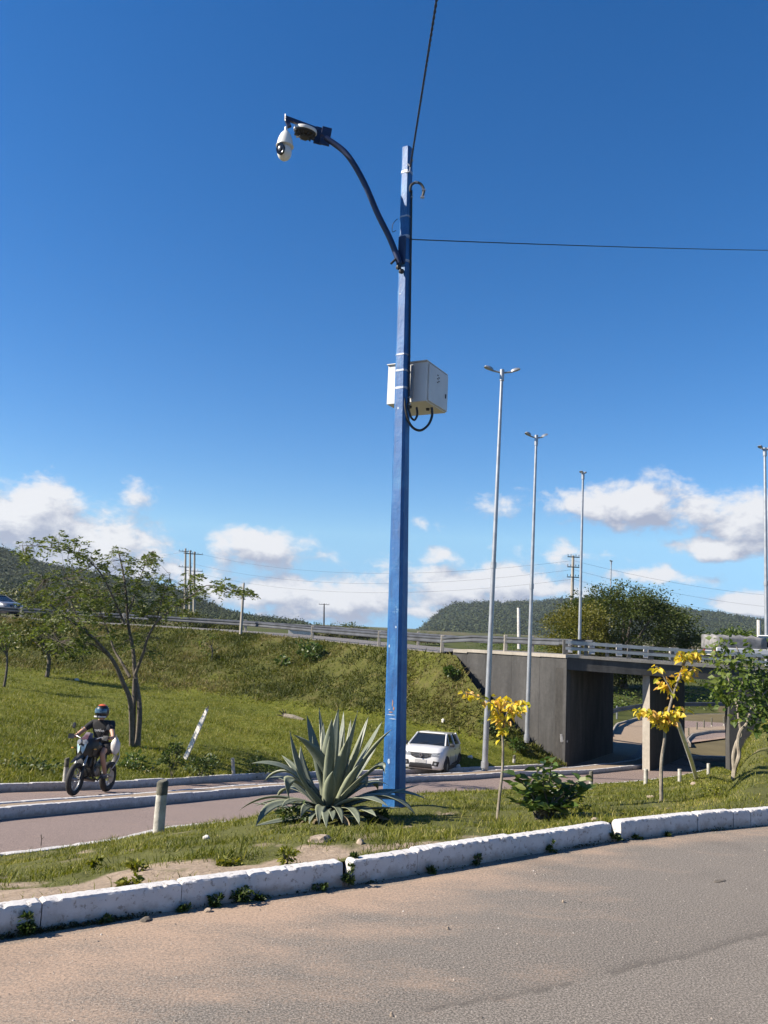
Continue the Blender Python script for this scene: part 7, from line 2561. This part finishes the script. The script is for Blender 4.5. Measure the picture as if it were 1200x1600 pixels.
# low trailer with tarpaulin load on the bridge, cut by the right edge
tp = edge_pt(1156, 3.2)
tr_dir = (edge_pt(1300, 3.2) - tp); tr_dir.z = 0; tr_dir.normalize()
tk = thing('loaded_pickup', tp, 'white pickup with a lumpy grey tarpaulin-covered load, crossing the bridge at the right edge', 'truck', rz=math.atan2(tr_dir.y, tr_dir.x))
MB().box((1.2, 0, .68), (2.5, 1.6, .38), bev=.03).build('cargo_bed', M['car_white'], tk)
MB().box((3.2, 0, .70), (1.6, 1.62, .55), bev=.06).build('cab', M['car_white'], tk)
MB().add([(2.5, -.75, .97), (3.9, -.78, .97), (3.9, .78, .97), (2.5, .75, .97), (2.6, -.62, 1.5), (3.5, -.62, 1.5), (3.5, .62, 1.5), (2.6, .62, 1.5)], [(0, 1, 5, 4), (1, 2, 6, 5), (2, 3, 7, 6), (3, 0, 4, 7), (4, 5, 6, 7), (3, 2, 1, 0)]).build('cab_windows', M['car_glass'], tk)
MB().box((3.05, 0, 1.52), (.95, 1.26, .05), bev=.02).build('roof', M['car_white'], tk)
bm = bmesh.new()
bmesh.ops.create_cube(bm, size=1)
bmesh.ops.subdivide_edges(bm, edges=list(bm.edges), cuts=7, use_grid_fill=True)
rr = random.Random(5)
for v in bm.verts:
    x, y, z = v.co
    f_ = .10 * math.sin(x * 17) * math.cos(y * 9) + rr.uniform(-.02, .02)
    v.co = Vector((1.1 + x * 2.5, y * 1.5 * (1 - .08 * (z > .4)), 1.10 + z * .62 + (f_ if z > 0 else 0)))
me = bpy.data.meshes.new('tarpaulin'); bm.to_mesh(me); bm.free(); me.materials.append(M['tarp'])
me.polygons.foreach_set('use_smooth', [True] * len(me.polygons))
o = bpy.data.objects.new('tarpaulin', me); COL.objects.link(o); o.parent = tk
for x in (.55, 3.4):
    for s in (-1, 1):
        MB().lathe([(.15, -.10), (.30, -.09), (.33, -.05), (.33, .05), (.30, .09), (.15, .10)], (x, s * .70, .33), 20, rot=RX).build('wheel', M['tyre'], tk, smooth=True)
MB().box((-.07, .60, .70), (.03, .12, .16)).build('tail_light', M['red_lamp'], tk)
MB().box((-.07, -.60, .70), (.03, .12, .16)).build('tail_light', M['red_lamp'], tk)

# small white farmhouse far behind the embankment
hp = P(468, 997, 95)
hs = thing('farmhouse', (hp.x, hp.y, hp.z - 1), 'small low white building seen under the guardrail beyond the embankment road', 'house')
MB().box((0, 0, 1.6 - .4), (2.3, 3, 1.62)).build('wall', M['white_paint'], hs)
MB().add([(-1.3, -1.7, 2.0), (1.3, -1.7, 2.0), (1.3, 1.7, 2.0), (-1.3, 1.7, 2.0), (-1.3, 0, 2.35), (1.3, 0, 2.35)], [(0, 1, 5, 4), (2, 3, 4, 5), (1, 2, 5), (3, 0, 4), (3, 2, 1, 0)]).build('roof', M['white_paint'], hs)
for x in (-.7, -.2, .3):
    MB().box((x, -1.515, 1.2), (.26, .04, .42)).build('window', M['conc_dark'], hs)
MB().box((.72, -1.515, 1.05), (.24, .04, .8)).build('door', M['conc_mid'], hs)

# ------------------------------------------------------------------ air
hz = bpy.data.materials.new('haze')
hz.use_nodes = True
nt = hz.node_tree
nt.nodes.clear()
mo_ = nt.nodes.new('ShaderNodeOutputMaterial')
pv = nt.nodes.new('ShaderNodeVolumePrincipled')
pv.inputs['Color'].default_value = (.72, .82, .95, 1)
pv.inputs['Density'].default_value = HAZE
pv.inputs['Anisotropy'].default_value = .25
nt.links.new(pv.outputs[0], mo_.inputs['Volume'])
o = MB().box((0, 1000, 50), (5000, 2400, 130)).build('haze', hz)
tag(o, 'thin bluish air over the valley', 'haze', kind='stuff')

# real-world albedo calibration: one neutral factor on every surface colour, to match the exposure
for m in bpy.data.materials:
    if not m.use_nodes: continue
    nt = m.node_tree
    for nd in list(nt.nodes):
        key = {'BSDF_PRINCIPLED': 'Base Color', 'BSDF_TRANSLUCENT': 'Color'}.get(nd.type)
        if not key: continue
        ip = nd.inputs[key]
        h = nt.nodes.new('ShaderNodeHueSaturation')
        h.inputs['Value'].default_value = .78
        if ip.is_linked:
            src = ip.links[0].from_socket
            nt.links.new(src, h.inputs['Color'])
        else:
            h.inputs['Color'].default_value = ip.default_value
        nt.links.new(h.outputs[0], ip)
